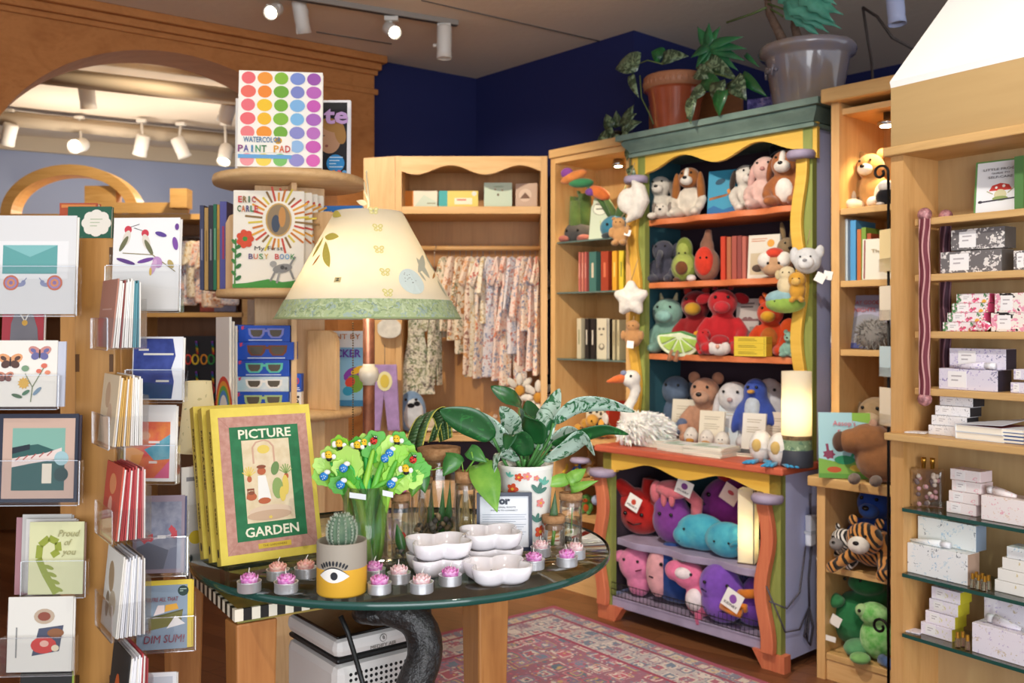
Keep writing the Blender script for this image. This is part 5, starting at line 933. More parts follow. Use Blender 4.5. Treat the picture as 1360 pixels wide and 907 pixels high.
def sit(name,label,loc,rz,h,col,ear='floppy',ecol=None,belly=None,muz=None,nose='#1a1414',head=None,legs=None,extra=(),group=None,hz=.70,hr=.22,lean=0,rx=0,patch=None):
    legs=legs or col; head=head or col; ecol=ecol or col
    arm=[[(s_*.17,-.02,.46),(s_*.27,-.12,.32),(s_*.25,-.25,.17)] for s_ in (-1,1)]
    b=[(0,0,.30,.23,.20,.29)]+[(a,[.085,.08,.085]) for a in arm]; P_=[]
    if head==col: b.append((0,-.05,hz,hr,hr*.92,hr*.95))
    if legs==col: b+=[(s_*.17,-.24,.09,.10,.21,.09,(0,0,s_*.25)) for s_ in (-1,1)]
    else: P_+= [('leg',legs,[(s_*.17,-.26,.095,.105,.22,.095,(0,0,s_*.25))]) for s_ in (-1,1)]
    P_.append(('body',col,b))
    if head!=col: P_.append(('head',head,[(0,-.05,hz,hr,hr*.92,hr*.95)]))
    if belly: P_.append(('belly',belly,[(0,-.10,.28,.16,.13,.21)]))
    E_={'floppy':[(s_*(hr+.02),-.03,hz-.08,.055,.10,.20,(0,-s_*.18,0)) for s_ in (-1,1)],'lop':[(s_*(hr+.0),-.08,hz-.16,.06,.07,.24,(0,-s_*.15,0)) for s_ in (-1,1)],'houndear':[(s_*(hr+.035),-.10,hz-.24,.075,.085,.34,(0,-s_*.06,0)) for s_ in (-1,1)],'round':[(s_*.17,-.01,hz+.19,.085,.045,.085) for s_ in (-1,1)],
        'long':[(s_*.09,.0,hz+.32,.05,.04,.2,(0,s_*.15,0)) for s_ in (-1,1)],'cat':[(s_*.13,-.02,hz+.19,.06,.035,.10,(0,s_*.3,0)) for s_ in (-1,1)],'side':[(s_*(hr+.05),-.02,hz+.06,.11,.04,.07,(0,s_*.4,0)) for s_ in (-1,1)],'elephant':[(s_*(hr+.07),.0,hz,.14,.04,.17) for s_ in (-1,1)],'none':[]}[ear]
    P_+= [('ear',ecol,[e]) for e in E_]
    if muz: P_.append(('muzzle',muz,[(0,-.05-hr*.78,hz-.06,hr*.55,hr*.5,hr*.42)]))
    yn=-.05-hr*(1.22 if muz else .95)
    if nose: P_.append(('nose',nose,[(0,yn,hz-.02,.042,.03,.032)]))
    P_+=eyes(hr*.42,-.05-hr*.80,hz+hr*.38)
    if patch: P_.append(('face_patch',patch,[(0,-.05-hr*.55,hz+.03,hr*.28,hr*.5,hr*.72)]))
    return plush(name,label,loc,rz,h,P_+list(extra),group,rx=rx)
def hp(px,v,z): return Hf.at(px,v,z)
HA=Hf.a+.35                              # toys turn a little towards the aisle
def hh(px,v,y0,y1): return (y1-y0)*Hf.sz(px,v)
def tagcard(t,x,y,z,w=.03,h=.035,rx=0,rz=0,ry=.3,col='#efece6',art=None,txt=None):
    o=MB().box(-w/2,w/2,-.0006,.0006,-h/2,h/2).build('paper_tag',M(col,.6),t); o.matrix_local=TR(x,y,z,rx,ry,rz)
    if art: a=Art(w,h,-.0006,0,-h/2); art(a); a.build(o,'tag_print')
    if txt: text(txt,o,h*.2,0,-h*.32,-.0018,M('#4a3a3a'),'tag_lettering',w=w*.75)
GT2='plush toys on the top hutch shelf'; z=HZ[0]+.001
sit('plush_puppy','cream plush puppy with grey ears sitting at the left of the top hutch shelf',hp(878,.33,z),HA,hh(878,.33,222,289),'#d9d0c2','floppy','#84786f',muz='#e6ddd0')
plush('plush_puppy','small cream plush puppy lying in front of the taller grey eared one',hp(880,.225,z),HA,.085,[('body','#d9d0c2',[(0,.1,.33,.55,.3,.33),(.0,-.12,.42,.36,.3,.36),(-.5,-.15,.16,.22,.25,.16),(.5,-.15,.16,.22,.25,.16)]),('nose','#1a1414',[(0,-.43,.42,.08,.05,.06)]),('ear','#84786f',[(-.4,-.05,.5,.12,.14,.3)]),('ear','#84786f',[(.4,-.05,.5,.12,.14,.3)])]+eyes(.15,-.4,.56,.03))
sit('plush_hound','brown and white plush hound with long brown ears beside the blue fish book',hp(917,.31,z),HA-.05,hh(917,.31,211,285),'#dcd2c2','houndear','#9a6030',head='#9a6030',muz='#e8e0d4',patch='#e8e0d4',hz=.72,hr=.20)
w=hh(962,.32,0,46); facebook('turquoise picture book with an orange fish and dark letters on the top hutch shelf',hp(961,.33,z),Hf.a+.25,.135,hh(960,.32,220,281),.02,'#2f8fb0',-.12,art=lambda a:[a.d(.25,.5,.16,.10,'#d98a3a',rot=-.5),a.p([(-.45,.40),(.1,.42),(.2,.48),(-.45,.34)],'#a86a3a'),a.d(.34,.55,.05,.05,'#f0e6d0'),a.d(-.12,.75,.16,.09,'#1f4a60',rot=.3),a.p([(-.5,0),(.5,0),(.4,.2),(0,.12),(-.3,.22),(-.5,.15)],'#2468a0')])
sit('plush_dog','white plush dog with a dark patched head right of the turquoise fish book',hp(990,.34,z),HA+.5,hh(990,.34,207,278),'#e0d8cc','floppy','#3a302a',muz='#e8e0d6',extra=[('patch','#3a302a',[(.1,-.12,.8,.12,.14,.1)])])
sit('plush_bunny','pale pink lop eared plush bunny near the right of the top hutch shelf',hp(1017,.30,z),HA,hh(1017,.3,196,274),'#dfb9ae','lop','#d6a9a0',nose='#b5807a')
sit('plush_beagle','brown and white plush beagle at the right end of the top hutch shelf',hp(1045,.29,z),HA-.1,hh(1045,.3,188,270),'#a5653a','floppy','#8a4f2a',muz='#efe8de',patch='#efe8de',nose='#0f0f12',hr=.24,belly='#efe8de')
sit('plush_cat','black plush cat whose ears show above the beagle on the top hutch shelf',hp(1040,.42,z),HA,hh(1040,.42,180,272),'#1c1b22','cat',muz='#2a2830')
# second shelf
z=HZ[1]+.001
sit('plush_elephant','dark grey plush elephant in the shade at the left of the second hutch shelf',hp(882,.31,z),HA,hh(882,.31,305,366),'#474754','elephant',nose=None,extra=[('trunk','#474754',[([(0,-.22,.66),(0,-.36,.5),(0,-.36,.32)],[.07,.055,.045])])],hr=.24)
t=plush('plush_avocado','green plush avocado with a brown stone on the second hutch shelf',hp(909,.29,z),HA,hh(909,.29,301,362),[('body','#7f8f3c',[(0,0,.33,.30,.22,.33),(0,0,.70,.19,.16,.28)]),('flesh','#a8b45a',[(0,-.07,.35,.25,.17,.28),(0,-.07,.68,.14,.11,.2)]),('stone','#7a4a2c',[(0,-.2,.30,.14,.10,.15)]),('foot','#6a4630',[(-.14,-.12,.05,.07,.12,.05)]),('foot','#6a4630',[(.14,-.12,.05,.07,.12,.05)])]+eyes(.07,-.17,.62))
plush('plush_shell_toy','brown pear shaped plush with a long neck and bright red belly',hp(939,.30,z),HA,hh(939,.3,293,362),[('body','#8f6450',[(0,0,.32,.26,.2,.32),(0,0,.66,.14,.12,.2),([(0,0,.7),(.02,0,.86),(.03,0,1.0)],[.12,.085,.06])]),('belly','#d8402c',[(-.02,-.12,.38,.19,.13,.28)]),('foot','#e2ddd6',[(-.28,-.1,.06,.09,.1,.07)])]+eyes(.06,-.24,.44))
for i,(px,c,h,th) in enumerate(((960,'#c9432c',58,.018),(968,'#b06a4a',57,.016),(975,'#a8564a',58,.018),(982,'#8f4a44',58,.016),(988,'#b8685a',57,.014))): spinebook(['scarlet','tan red','rust','maroon','salmon'][i]+' book spine in the row on the second hutch shelf',hp(px,.27,z),Hf.a,th*1.15,hh(px,.27,0,h),.15,c,'red books on the second hutch shelf')
facebook('pale picture book with an orange sun and green trees on the second hutch shelf',hp(1014,.285,z),Hf.a+.2,.125,hh(1014,.29,302,360),.016,'#d6cfc0',-.1,art=lambda a:[a.d(.22,.8,.12,.12,'#d99a3a'),a.r(-.42,.42,.08,.58,'#c2b294'),*[a.d(x,.42,.06,.14,'#4f5f3a') for x in (-.05,.1,.2,.3)],a.d(.1,.2,.3,.12,'#a8a08a'),a.lines(-.4,.1,[.9,.85],'#c98a6a',.02)])
sit('plush_hare','taupe plush hare with upright ears at the right of the second hutch shelf',hp(1046,.33,z),HA+.4,hh(1046,.33,283,350)*1.0,'#8f7a5c','long','#86704f',hz=.6)
plush('plush_reindeer','round tan plush head with red top and white cheeks on the second shelf',hp(1031,.235,z),HA,hh(1031,.24,326,362),[('body','#c49a74',[(0,0,.5,.62,.5,.5),(0,-.1,.3,.5,.45,.3)]),('cheek','#ece4da',[(-.34,-.28,.62,.28,.26,.3)]),('cheek','#ece4da',[(.34,-.28,.62,.28,.26,.3)]),('cap','#d2442f',[(0,-.2,.86,.34,.35,.22)]),('ear','#5a4a40',[(-.7,0,.35,.2,.1,.14)])]+eyes(.2,-.48,.5,.05))
# charms clipped to the right post
def hang(name,label,px,y0,y1,v,parts,group=None,top=None,rz=HA):
    h=hh(px,v,y0,y1); zb=Hf.za(px,y1,v); t=plush(name,label,hp(px,v,zb),rz,h,parts,group)
    if top: q=hp(top[0],v,Hf.za(top[0],top[1],v))-t.location; q.rotate(Matrix.Rotation(-rz,3,'Z')); MB().tube([(0,0,h*.93),q],.0016,5).build('hanging_loop',M('#a58a6a'),t)
    return t
t=hang('plush_bag_charm','pale grey plush dog charm hanging with a white tag at the right hutch post',1072,322,366,.14,[('body','#cfd0d2',[(0,0,.45,.42,.3,.40),(-.38,0,.62,.14,.12,.26),(.38,0,.72,.13,.1,.2)]),('muzzle','#dfdfe0',[(0,-.25,.38,.25,.14,.2)]),('nose','#8a8a90',[(0,-.38,.44,.07,.05,.05)])]+eyes(.15,-.28,.56,.03),top=(1076,305)); tagcard(t,.05,-.03,-.01,.034,.034,ry=.5); tagcard(t,.075,-.025,-.002,.03,.03,ry=.2)
hang('plush_charm','cream plush lamb charm hanging left of the grey dog charm',1046,352,398,.145,[('body','#d9c9a4',[(0,0,.42,.3,.24,.32),(0,-.05,.75,.24,.2,.22),(-.16,-.1,.1,.1,.12,.1),(.16,-.1,.1,.1,.12,.1)]),('ear','#c9b78f',[(-.26,0,.72,.1,.05,.14)])]+eyes(.09,-.25,.78),top=(1056,335))
hang('plush_charm','golden plush lion charm hanging below the grey dog charm',1059,360,402,.13,[('body','#c99436',[(0,0,.38,.26,.22,.3),(0,-.05,.72,.28,.22,.26),(-.15,-.12,.08,.1,.12,.08),(.15,-.12,.08,.1,.12,.08)]),('muzzle','#d9b060',[(0,-.24,.66,.14,.1,.12)])]+eyes(.1,-.26,.76),top=(1060,340))
# third shelf
z=HZ[2]+.001
sit('plush_dragon','mint green plush dragon with small horns behind the lime slice',hp(888,.33,z),HA,hh(888,.33,390,466),'#7fa596','side','#8fb5a2',muz='#8fbab0',nose=None,hr=.27,extra=[('horn','#b5b08a',[([(-.12,0,.92),(-.15,0,1.05)],[.05,.015])]),('horn','#b5b08a',[([(.12,0,.92),(.15,0,1.05)],[.05,.015])])])
m=hh(901,.2,0,66); t=thing('plush_lime','big plush lime slice with white segments hanging its feet over the third hutch shelf','plush toy',hp(902,.235,z+.002),HA,ry=.10)
lw=m/2
def half(r,y0,y1,n=24): return [(r*math.cos(PI+PI*i/n),lw*.62+r*.78*math.sin(PI+PI*i/n)+ (0)) for i in range(n+1)]
MB().prism([(x,z_-0) for x,z_ in half(lw,0,0)]+[(lw*.9,lw*.72),(0,lw*.92),(-lw*.9,lw*.72)],-.012,.05).build('rind',fab('#4f9a4a'),t,bevel=.01)
MB().prism([(x,z_) for x,z_ in half(lw*.94,0,0)]+[(lw*.84,lw*.68),(0,lw*.86),(-lw*.84,lw*.68)],-.020,-.0125).build('pith',fab('#dfe6c4'),t,bevel=.004)
for k in range(5):
    a0,a1=PI+PI*(k+.08)/5,PI+PI*(k+.92)/5; MB().prism([(0+.1*lw*math.cos((a0+a1)/2),lw*.70+.1*lw*math.sin((a0+a1)/2))]+[(lw*.82*math.cos(a0+(a1-a0)*i/6),lw*.66+lw*.62*math.sin(a0+(a1-a0)*i/6)) for i in range(7)],-.028,-.0205).build('segment',fab('#a8c65c'),t,bevel=.004)
for s_ in (-1,1): MB().tube([(s_*.012-.01,-.03,.012),(s_*.014-.01,-.045,-.01),(s_*.014-.01,-.05,-.03)],[.006,.007,.010],8).build('foot',fab('#a5714f'),t)
DR=dict(ear='side')
sit('plush_dragon','dark red plush dragon with yellow snout behind the big red one',hp(926,.37,z),HA,hh(926,.37,370,462),'#8f1f22','cat','#b8332c',muz='#c9962c',nose=None)
sit('plush_dragon','big scarlet plush dragon leaning in the middle of the third hutch shelf',hp(960,.31,z),HA+.2,hh(960,.31,368,466),'#b8262c','side','#a01f26',muz='#c23038',nose=None,hr=.2,extra=[('horn','#8f1a20',[([(-.1,0,.88),(-.12,0,1.0)],[.04,.015])]),('horn','#8f1a20',[([(.1,0,.88),(.12,0,1.0)],[.04,.015])])])
facebook('grey white gift book with a tied ribbon on the third hutch shelf',hp(994,.36,z),Hf.a+.1,.10,hh(994,.36,388,462),.03,'#b5ada6',-.05,art=lambda a:[a.r(-.5,.5,.60,.64,'#7a5a5a'),a.d(-.12,.64,.12,.07,'#7a5a5a',rot=.4),a.d(.12,.64,.12,.07,'#7a5a5a',rot=-.4),a.lines(-.3,.3,[.9,.84],'#6a605c',.03),a.r(-.3,-.1,.1,.5,'#8f8680'),a.r(.1,.3,.1,.5,'#8f8680')])
sit('plush_phoenix','orange red plush phoenix with a yellow beak at the right of the third hutch shelf',hp(1024,.33,z),HA,hh(1024,.33,385,466),'#c9431f','cat','#d2512a',muz='#d9a02c',nose=None,belly='#b5652a',extra=[('wing','#d24f1f',[(.3,-.05,.42,.16,.12,.2),(.36,-.1,.3,.14,.1,.16)]),('tuft','#e06a2a',[([(0,-.1,.86),(-.03,-.12,.97),(-.1,-.15,1.02)],[.06,.05,.02])])])
hang('plush_bug','blue and green oval plush bug hanging at the right of the third hutch shelf',1043,383,418,.15,[('body','#8fb04f',[(0,0,.42,.75,.5,.36)]),('back','#8fb5bc',[(-.08,.02,.62,.68,.46,.34)])]+eyes(.3,-.42,.5,.04),top=(1035,365))
for i in range(3):
    h=hh(1000,.22,0,8.6); t=carton('yellow_box',['bottom','middle','top'][i]+' flat yellow box of the stack of three on the third hutch shelf','box',hp(1000,.235,z+i*(h+.0004)),Hf.a+.12,hh(1000,.22,0,40)/.86,.05,h,mat('yellow_carton','#dcbf3c',.5),'yellow boxes on the third hutch shelf'); 
    a=Art(.14,h,-.025); a.lines(-.35,.2,[.35,.6],'#8a7420',.10); [a.d(.42,.2+.3*k,.012,.012,'#2a2620') for k in range(3)]; a.build(t)
plush('plush_gnome','small white bearded plush gnome in a red hat before the scarlet dragon',hp(956,.225,z),HA,hh(956,.22,440,468),[('body','#d9d0cc',[(0,0,.3,.55,.4,.32),(-.3,-.15,.35,.25,.25,.3),(.3,-.15,.35,.25,.25,.3)]),('hat','#a8262c',[(0,0,.72,.45,.38,.26),(-.35,0,.6,.2,.2,.16)]),('nose','#d9a58f',[(0,-.4,.42,.1,.1,.1)])])
sit('plush_dragonet','little red and gold plush dragon lying before the dark red one',hp(935,.235,z),HA+.5,hh(935,.23,428,466),'#b5282a','side','#d9962c',belly='#d9a03c',nose=None)
sit('plush_lizard','pale teal plush lizard in the right corner of the third hutch shelf',hp(1050,.235,z),HA-.2,hh(1050,.23,436,474),'#86ac9c','round','#9cc0ac',muz='#9cc0a8')
# counter level, behind
z=.7108
sit('plush_teddy','large pinkish beige teddy bear holding a booklet on the hutch counter',hp(938,.37,z),HA-.05,hh(938,.37,476,572),'#b8896e','round','#a87860',muz='#c49a80',hr=.21)
sit('plush_elephant','blue grey plush elephant peeking behind the beige teddy bear',hp(899,.42,z),HA,hh(899,.42,478,568),'#5f6f86','elephant',nose=None)
sit('plush_bunny','white plush bunny between the teddy and the blue penguin',hp(976,.37,z),HA,hh(976,.37,480,572),'#d5d2d2','lop','#cfcaca',nose='#b99a98',hr=.24)
t=plush('plush_penguin','royal blue plush penguin with a pale belly at the right of the hutch counter',hp(1004,.35,z),HA-.1,hh(1004,.35,484,580),[('body','#3f56ad',[(0,0,.42,.24,.2,.42),(0,-.02,.78,.17,.16,.2),(-.25,-.02,.42,.07,.12,.24,(0,.3,0)),(.25,-.02,.42,.07,.12,.24,(0,-.3,0))]),('belly','#c3cdd8',[(0,-.1,.52,.13,.12,.24)]),('beak','#d9a24a',[(0,-.2,.80,.05,.07,.03)])]+eyes(.06,-.16,.86))
plush('plush_seal','white plush seal with a tall rounded back behind the blue penguin',hp(1022,.42,z),HA,hh(1022,.42,478,575),[('body','#cdcdd4',[(0,0,.45,.28,.18,.5)]),('muzzle','#dcdce0',[(-.06,-.14,.7,.1,.08,.08)])]+eyes(.1,-.15,.8))
for i,(px,y0,y1,w_,c,v) in enumerate(((906,511,566,30,'#cfc6b4',.33),(944,512,560,30,'#dcd3bf',.25),(966,518,572,24,'#c9d2d6',.31),(1000,524,575,26,'#e2ddd4',.255),(1029,526,578,22,'#dcd2c4',.33))):
    facebook(['cream booklet left of the beige teddy bear','cream booklet with lines in the teddy bear arms','pale blue booklet below the white bunny','white card sized book before the blue penguin','cream booklet behind the cylinder lamp'][i],hp(px,v,z),Hf.a+.2,w_*.0031/.87,hh(px,v,y0,y1),.012,c,-.15,art=lambda a:[a.lines(-.3,.32,[.82,.76,.62,.56,.5],'#b0a48f',.02),a.d(0,.3,.12,.12,'#d8cfc2',jag=.2)],name='booklet',cat='booklet')
for i,(px,v) in enumerate(((918,.255),(939,.235),(959,.215))):
    plush('plush_egg','white plush egg with an orange yolk patch, %s of three below the teddy bear'%['left','middle','right'][i],hp(px,v,z),HA,.075,[('body','#ded6cc',[(0,0,.45,.42,.36,.45),(0,0,.62,.33,.3,.36)]),('yolk','#c98f3f',[(0,-.24,.28,.24,.14,.2)])]+eyes(.1,-.35,.58,.03),'plush eggs on the hutch counter')
plush('plush_caterpillar','grey blue plush caterpillar curled at the left of the hutch counter',hp(892,.27,z),HA,.12,[('body','#5f6a86',[(-.3,0,.22,.22,.2,.22),(-.05,0,.3,.22,.2,.24),(.18,0,.45,.22,.2,.24),(.38,0,.66,.2,.18,.2)])]+eyes(.3,-.12,.7,.02))
# ---- flat books on the counter
k=0
for px,v,n,w_,d_,rz in ((872,.13,4,.15,.11,.15),(905,.085,4,.15,.12,-.05),(945,.075,5,.17,.13,.05),(985,.17,2,.16,.11,.2)):
    zc_=z
    for i in range(n):
        th=.0068; t=thing('magazine',['%s pale book of the flat stack below the fluffy goose','%s pale book of the flat stack at the middle of the hutch counter','%s pale book of the flat stack before the plush eggs','%s flat booklet left of the white stork eggs'][k]%(['bottom','second','third','fourth','top'][i] if i<n-1 else 'top'),'book',hp(px,v,zc_),Hf.a+rz+.03*((i*5)%3-1),'flat books on the hutch counter')
        MB().box(-w_/2,w_/2,-d_/2,d_/2,0,.0008).box(-w_/2,w_/2,-d_/2,d_/2,th-.0008,th).box(-w_/2,w_/2,d_/2-.001,d_/2,.0008,th-.0008).build('cover',M(['#d6dccb','#e6e2d6','#c4cfc4','#ddd6c6','#2f2f38' if k==3 else '#e2e6de'][i if i<n-1 else 4]),t); MB().box(-w_/2+.002,w_/2-.002,-d_/2+.002,d_/2-.0012,.001,th-.001).build('page_block',PAPER,t)
        if i==n-1 and k<3: MB().box(-w_*.35,w_*.3,-d_*.35,d_*.3,th,th+.0003).box(-w_*.1,w_*.4,-d_*.1,d_*.42,th+.0003,th+.0005,1).build('cover_print',[M('#a8bfae'),M('#dfe3e8')],t)
        zc_+=th+.0003
    k+=1
for i,(px,v) in enumerate(((1011,.045),(1036,.03))):
    t=plush('plush_stork_egg','white plush egg with blue claws, %s of the pair by the cylinder lamp'%['left','right'][i],hp(px,v,z),HA+.2,.125,[('body','#e8e4de',[(0,0,.46,.34,.30,.46)]),('patch','#d9b870',[(-.1,-.2,.5,.16,.13,.2)]),('seam','#c3c8cf',[(0,-.02,.42,.35,.3,.02)])]+[('claw','#3f96c4',[([(s_*.1,-.22,.07),(s_*.3+j*.09,-.42,.05),(s_*.36+j*.14,-.52,.03)],[.06,.055,.02])]) for s_ in (-1,1) for j in (-1,0,1)],'plush stork eggs on the hutch counter')
# cylinder lamp
q=hp(1058,.055,z); lh=hh(1058,.055,482,608); r=hh(1058,.05,0,20); t=thing('cylinder_lamp','lit cream cylinder lamp with a dark base at the right of the hutch counter','lamp',q)
MB().lathe([(0,0),(r*1.05,0),(r*1.07,.004),(r*1.07,lh*.17),(r*1.0,lh*.18),(0,lh*.18)],32).build('base',mat('slate_base','#2f3440',.6),t); MB().lathe([(r*.98,lh*.18),(r*.98,lh*.285)],32,cap=False).build('green_band',floral('lamp_green_band','#7f9a78',['#a9bf9c','#5f7f68'],60,.4),t)
MB().lathe([(r*.99,lh*.285),(r*.99,lh*.33)],32,cap=False).build('dark_ring',mat('brown_ring','#5f4a34',.6,'#8a7048',60),t)
@cached
def lit(name,c,e): n=NT(name); nz=n.noise(n.coords(),14,3); cc=n.mix(nz.outputs[0],lin(c),mulc(lin(c),.85)); return n.bsdf(cc,.7,emit=e)
MB().lathe([(r*.98,lh*.33),(r*.98,lh),(r*.95,lh),(r*.95,lh*.33)],32,cap=False).build('lit_shade',shade('painted_shade_paper'),t); MB().lathe([(0,lh*.181),(.006,lh*.181),(.006,lh*.42),(.018,lh*.46),(.02,lh*.52),(0,lh*.57)],14).build('bulb',emat('lamp_bulb_soft','#ffe6b0',6),t); point('cylinder_lamp_light',q+Vector((0,0,lh*.64)),1.3,(1,.84,.58),.02)
# goose
t=plush('plush_goose','white fluffy plush goose with an orange beak standing at the left of the hutch counter',hp(850,.10,z),.12,.315,[('body','#e6e2da',[(.06,0,.20,.36,.26,.2),([(-.12,0,.34),(-.2,0,.45),(-.10,0,.58),(-.05,0,.72),(-.1,0,.82)],[.14,.075,.065,.07,.08]),(-.12,0,.86,.13,.11,.12)]),('beak','#dd7038',[([(-.2,0,.87),(-.32,0,.85),(-.44,0,.82)],[.065,.05,.014])]),('beak_ridge','#7f86a4',[(-.215,0,.93,.045,.06,.04)])]+[('eye','#1a1a1a',[(-.15,-.105,.90,.018,.012,.018)])])
m=MB(); 
for i in range(1500):
    th=rnd.uniform(0,2*PI); ph=math.acos(rnd.uniform(-.6,1)); n=Vector((math.sin(ph)*math.cos(th),math.sin(ph)*math.sin(th),math.cos(ph))); b=Vector((.022+.108*n.x,.078*n.y,.062+.06*n.z)); d=(n+Vector((.7,0,-.35))+Vector((rnd.uniform(-.4,.4),rnd.uniform(-.4,.4),rnd.uniform(-.4,.4)))).normalized(); l=rnd.uniform(.016,.036); sd=d.cross(Vector((rnd.random(),rnd.random(),rnd.random()))).normalized()*.0045
    m.add([b-sd,b+sd,b+d*l*.6+sd*.8+Vector((0,0,-.002)),b+d*l+Vector((0,0,-.006)),b+d*l*.6-sd*.8+Vector((0,0,-.002))],[(0,1,2,3,4)],0,True)
f=m.build('fluffy_feathers',mat('white_feathers','#f7f5ef',.9,sub=.3),t); f['kind']='stuff'
# hanging toys on the left post
W_='#e8e2d8'
hang('plush_moon','white plush moon hanging high on the left hutch post',834,238,296,.14,[('body',W_,[([(.10,0,.98),(.26,0,.78),(.3,0,.5),(.2,0,.2),(-.05,0,.02)],[.03,.16,.22,.16,.04]),(.02,0,.5,.28,.18,.3)])],top=(843,216))
t=hang('plush_bear_charm','small tan plush bear hanging below the white moon',824,288,326,.12,[('body','#b98a58',[(0,0,.38,.3,.22,.34),(-.05,-.04,.76,.24,.2,.22),(-.3,-.1,.45,.1,.12,.18),(.3,-.1,.5,.1,.12,.18),(-.15,-.15,.08,.13,.18,.1),(.15,-.15,.08,.13,.18,.1)]),('ear','#a87a4a',[(-.24,0,.94,.08,.05,.08)])]+eyes(.08,-.24,.8),top=(830,282)); tagcard(t,.04,-.02,.05,.026,.026)
st=[]; 
for k in range(5): a=PI/2+2*PI*k/5; st.append(([(0,0,.5),(.26*math.cos(a),0,.5+.26*math.sin(a)),(.47*math.cos(a),0,.5+.47*math.sin(a))],[.25,.2,.07]))
hang('plush_star','white plush star hanging in the middle of the left hutch post',838,371,422,.13,[('body',W_,st)],top=(847,345))
t=hang('plush_bear_charm','small tan plush bear with a white tag below the white star',841,425,462,.14,[('body','#b58556',[(0,0,.38,.34,.24,.36),(0,-.04,.78,.26,.2,.22),(-.34,-.1,.45,.1,.12,.18),(.34,-.1,.45,.1,.12,.18)])]+eyes(.08,-.24,.8),top=(842,420)); tagcard(t,.0,-.035,.015,.03,.03,ry=.1)
# ---- base shelves: organ shaped plush
z=zms+.001; BA=Hf.a+.2
t=plush('plush_heart','red plush anatomical heart with cut tubes and a white tag on the upper base shelf',hp(852,.15,z),BA,hh(852,.15,640,716),[('body','#b3231f',[(0,0,.35,.42,.3,.35),(-.1,0,.55,.38,.28,.26),]),('vessel','#b3231f',[([(-.10,-.05,.62),(-.30,-.16,.82),(-.46,-.30,.94)],[.15,.135,.14])]),('vessel','#b3231f',[([(.12,0,.65),(.16,0,.98)],[.13,.12])]),('vessel','#b3231f',[([(-.25,-.05,.5),(-.55,-.18,.55),(-.72,-.30,.56)],[.12,.12,.125])]),('vessel','#b3231f',[([(.25,0,.6),(.48,0,.68)],[.13,.12])]),('tube_end','#d9a0a8',[(-.47,-.315,.95,.10,.10,.10)]),('tube_end','#a9b4d0',[(-.73,-.31,.56,.09,.09,.09)]),('tube_end','#d9a0a8',[(.49,0,.685,.09,.09,.09)]),('mouth','#3a0f10',[([(-.12,-.3,.26),(.02,-.325,.22),(.16,-.3,.26)],[.014,.014,.014])])]+eyes(.16,-.29,.4,.035)); tagcard(t,.01,-.085,.145,.062,.062,ry=.45,art=lambda a:a.d(0,.55,.2,.22,'#c2452f',jag=.2),txt='HEART')
t=plush('plush_organ','purple plush organ with pink top and arms and a large white tag',hp(894,.12,z),BA,hh(894,.12,640,724),[('body','#7a3a8a',[(0,0,.36,.34,.28,.36),(-.04,0,.55,.28,.24,.26)]),('top','#d2707a',[(0,-.02,.86,.3,.24,.14),(.1,-.2,.84,.24,.1,.1),(-.25,-.08,.8,.1,.12,.18),(-.05,-.22,.74,.05,.05,.14),(.1,-.24,.74,.05,.05,.12)]),('arm','#d2707a',[([(.28,-.1,.85),(.46,-.1,.72),(.46,-.14,.45)],[.1,.1,.085])])]+eyes(.1,-.27,.5,.03)); tagcard(t,.085,-.075,.24,.07,.06,ry=.35,art=lambda a:a.d(.0,.6,.2,.18,'#7a3f86'),txt='OVARY')
t=plush('plush_organ','magenta plush organ with red tip and pink tag behind the turquoise blobs',hp(966,.27,z),BA,hh(966,.27,636,735),[('body','#8a2f86',[(0,0,.45,.4,.28,.45),(.1,0,.62,.36,.26,.3)]),('tip','#c2302f',[([(0,-.03,.9),(.04,-.05,1.0)],[.14,.05])]),('mouth','#2a1030',[([(-.3,-.2,.58),(-.22,-.23,.54)],[.014,.014])])]+eyes(.16,-.24,.68,.03)); tagcard(t,.06,-.11,.22,.07,.07,ry=.5,col='#e6c9c2',art=lambda a:a.d(0,.6,.2,.12,'#b8404a'))
TQ=mat('turquoise_plush','#4fb0bf',.95,'#2f93b0',18,bump=.004,bs=220,sheen=.3)
plush('plush_blob','turquoise marbled plush blob lying left on the upper base shelf',hp(932,.11,z),BA,hh(932,.11,680,738),[('body',TQ,[(0,0,.42,.62,.34,.42),(-.3,-.02,.3,.4,.3,.28)]),('mouth','#17505f',[([(-.55,-.2,.26),(-.42,-.28,.2)],[.016,.016])])]+eyes(.3,-.3,.5,.03))
plush('plush_blob','turquoise marbled plush blob with folded lobes at the front right of the upper base shelf',hp(966,.09,z),BA,hh(966,.09,696,747),[('body',TQ,[(0,0,.46,.62,.38,.46),(.3,-.06,.6,.28,.3,.3)]),('fold','#3a9ab0',[([(.25,-.36,.4),(.4,-.38,.5),(.5,-.32,.42),(.42,-.34,.3)],[.05,.05,.05,.05])])]+eyes(.2,-.38,.46,.03))
q=Hf.at(994,.085,z); t=thing('box_lantern','cream box lantern glowing at the right of the upper base shelf','lantern',q+Vector((0,0,0)),Hf.a+.35); lw2,lh2=.062,hh(994,.08,659,757)
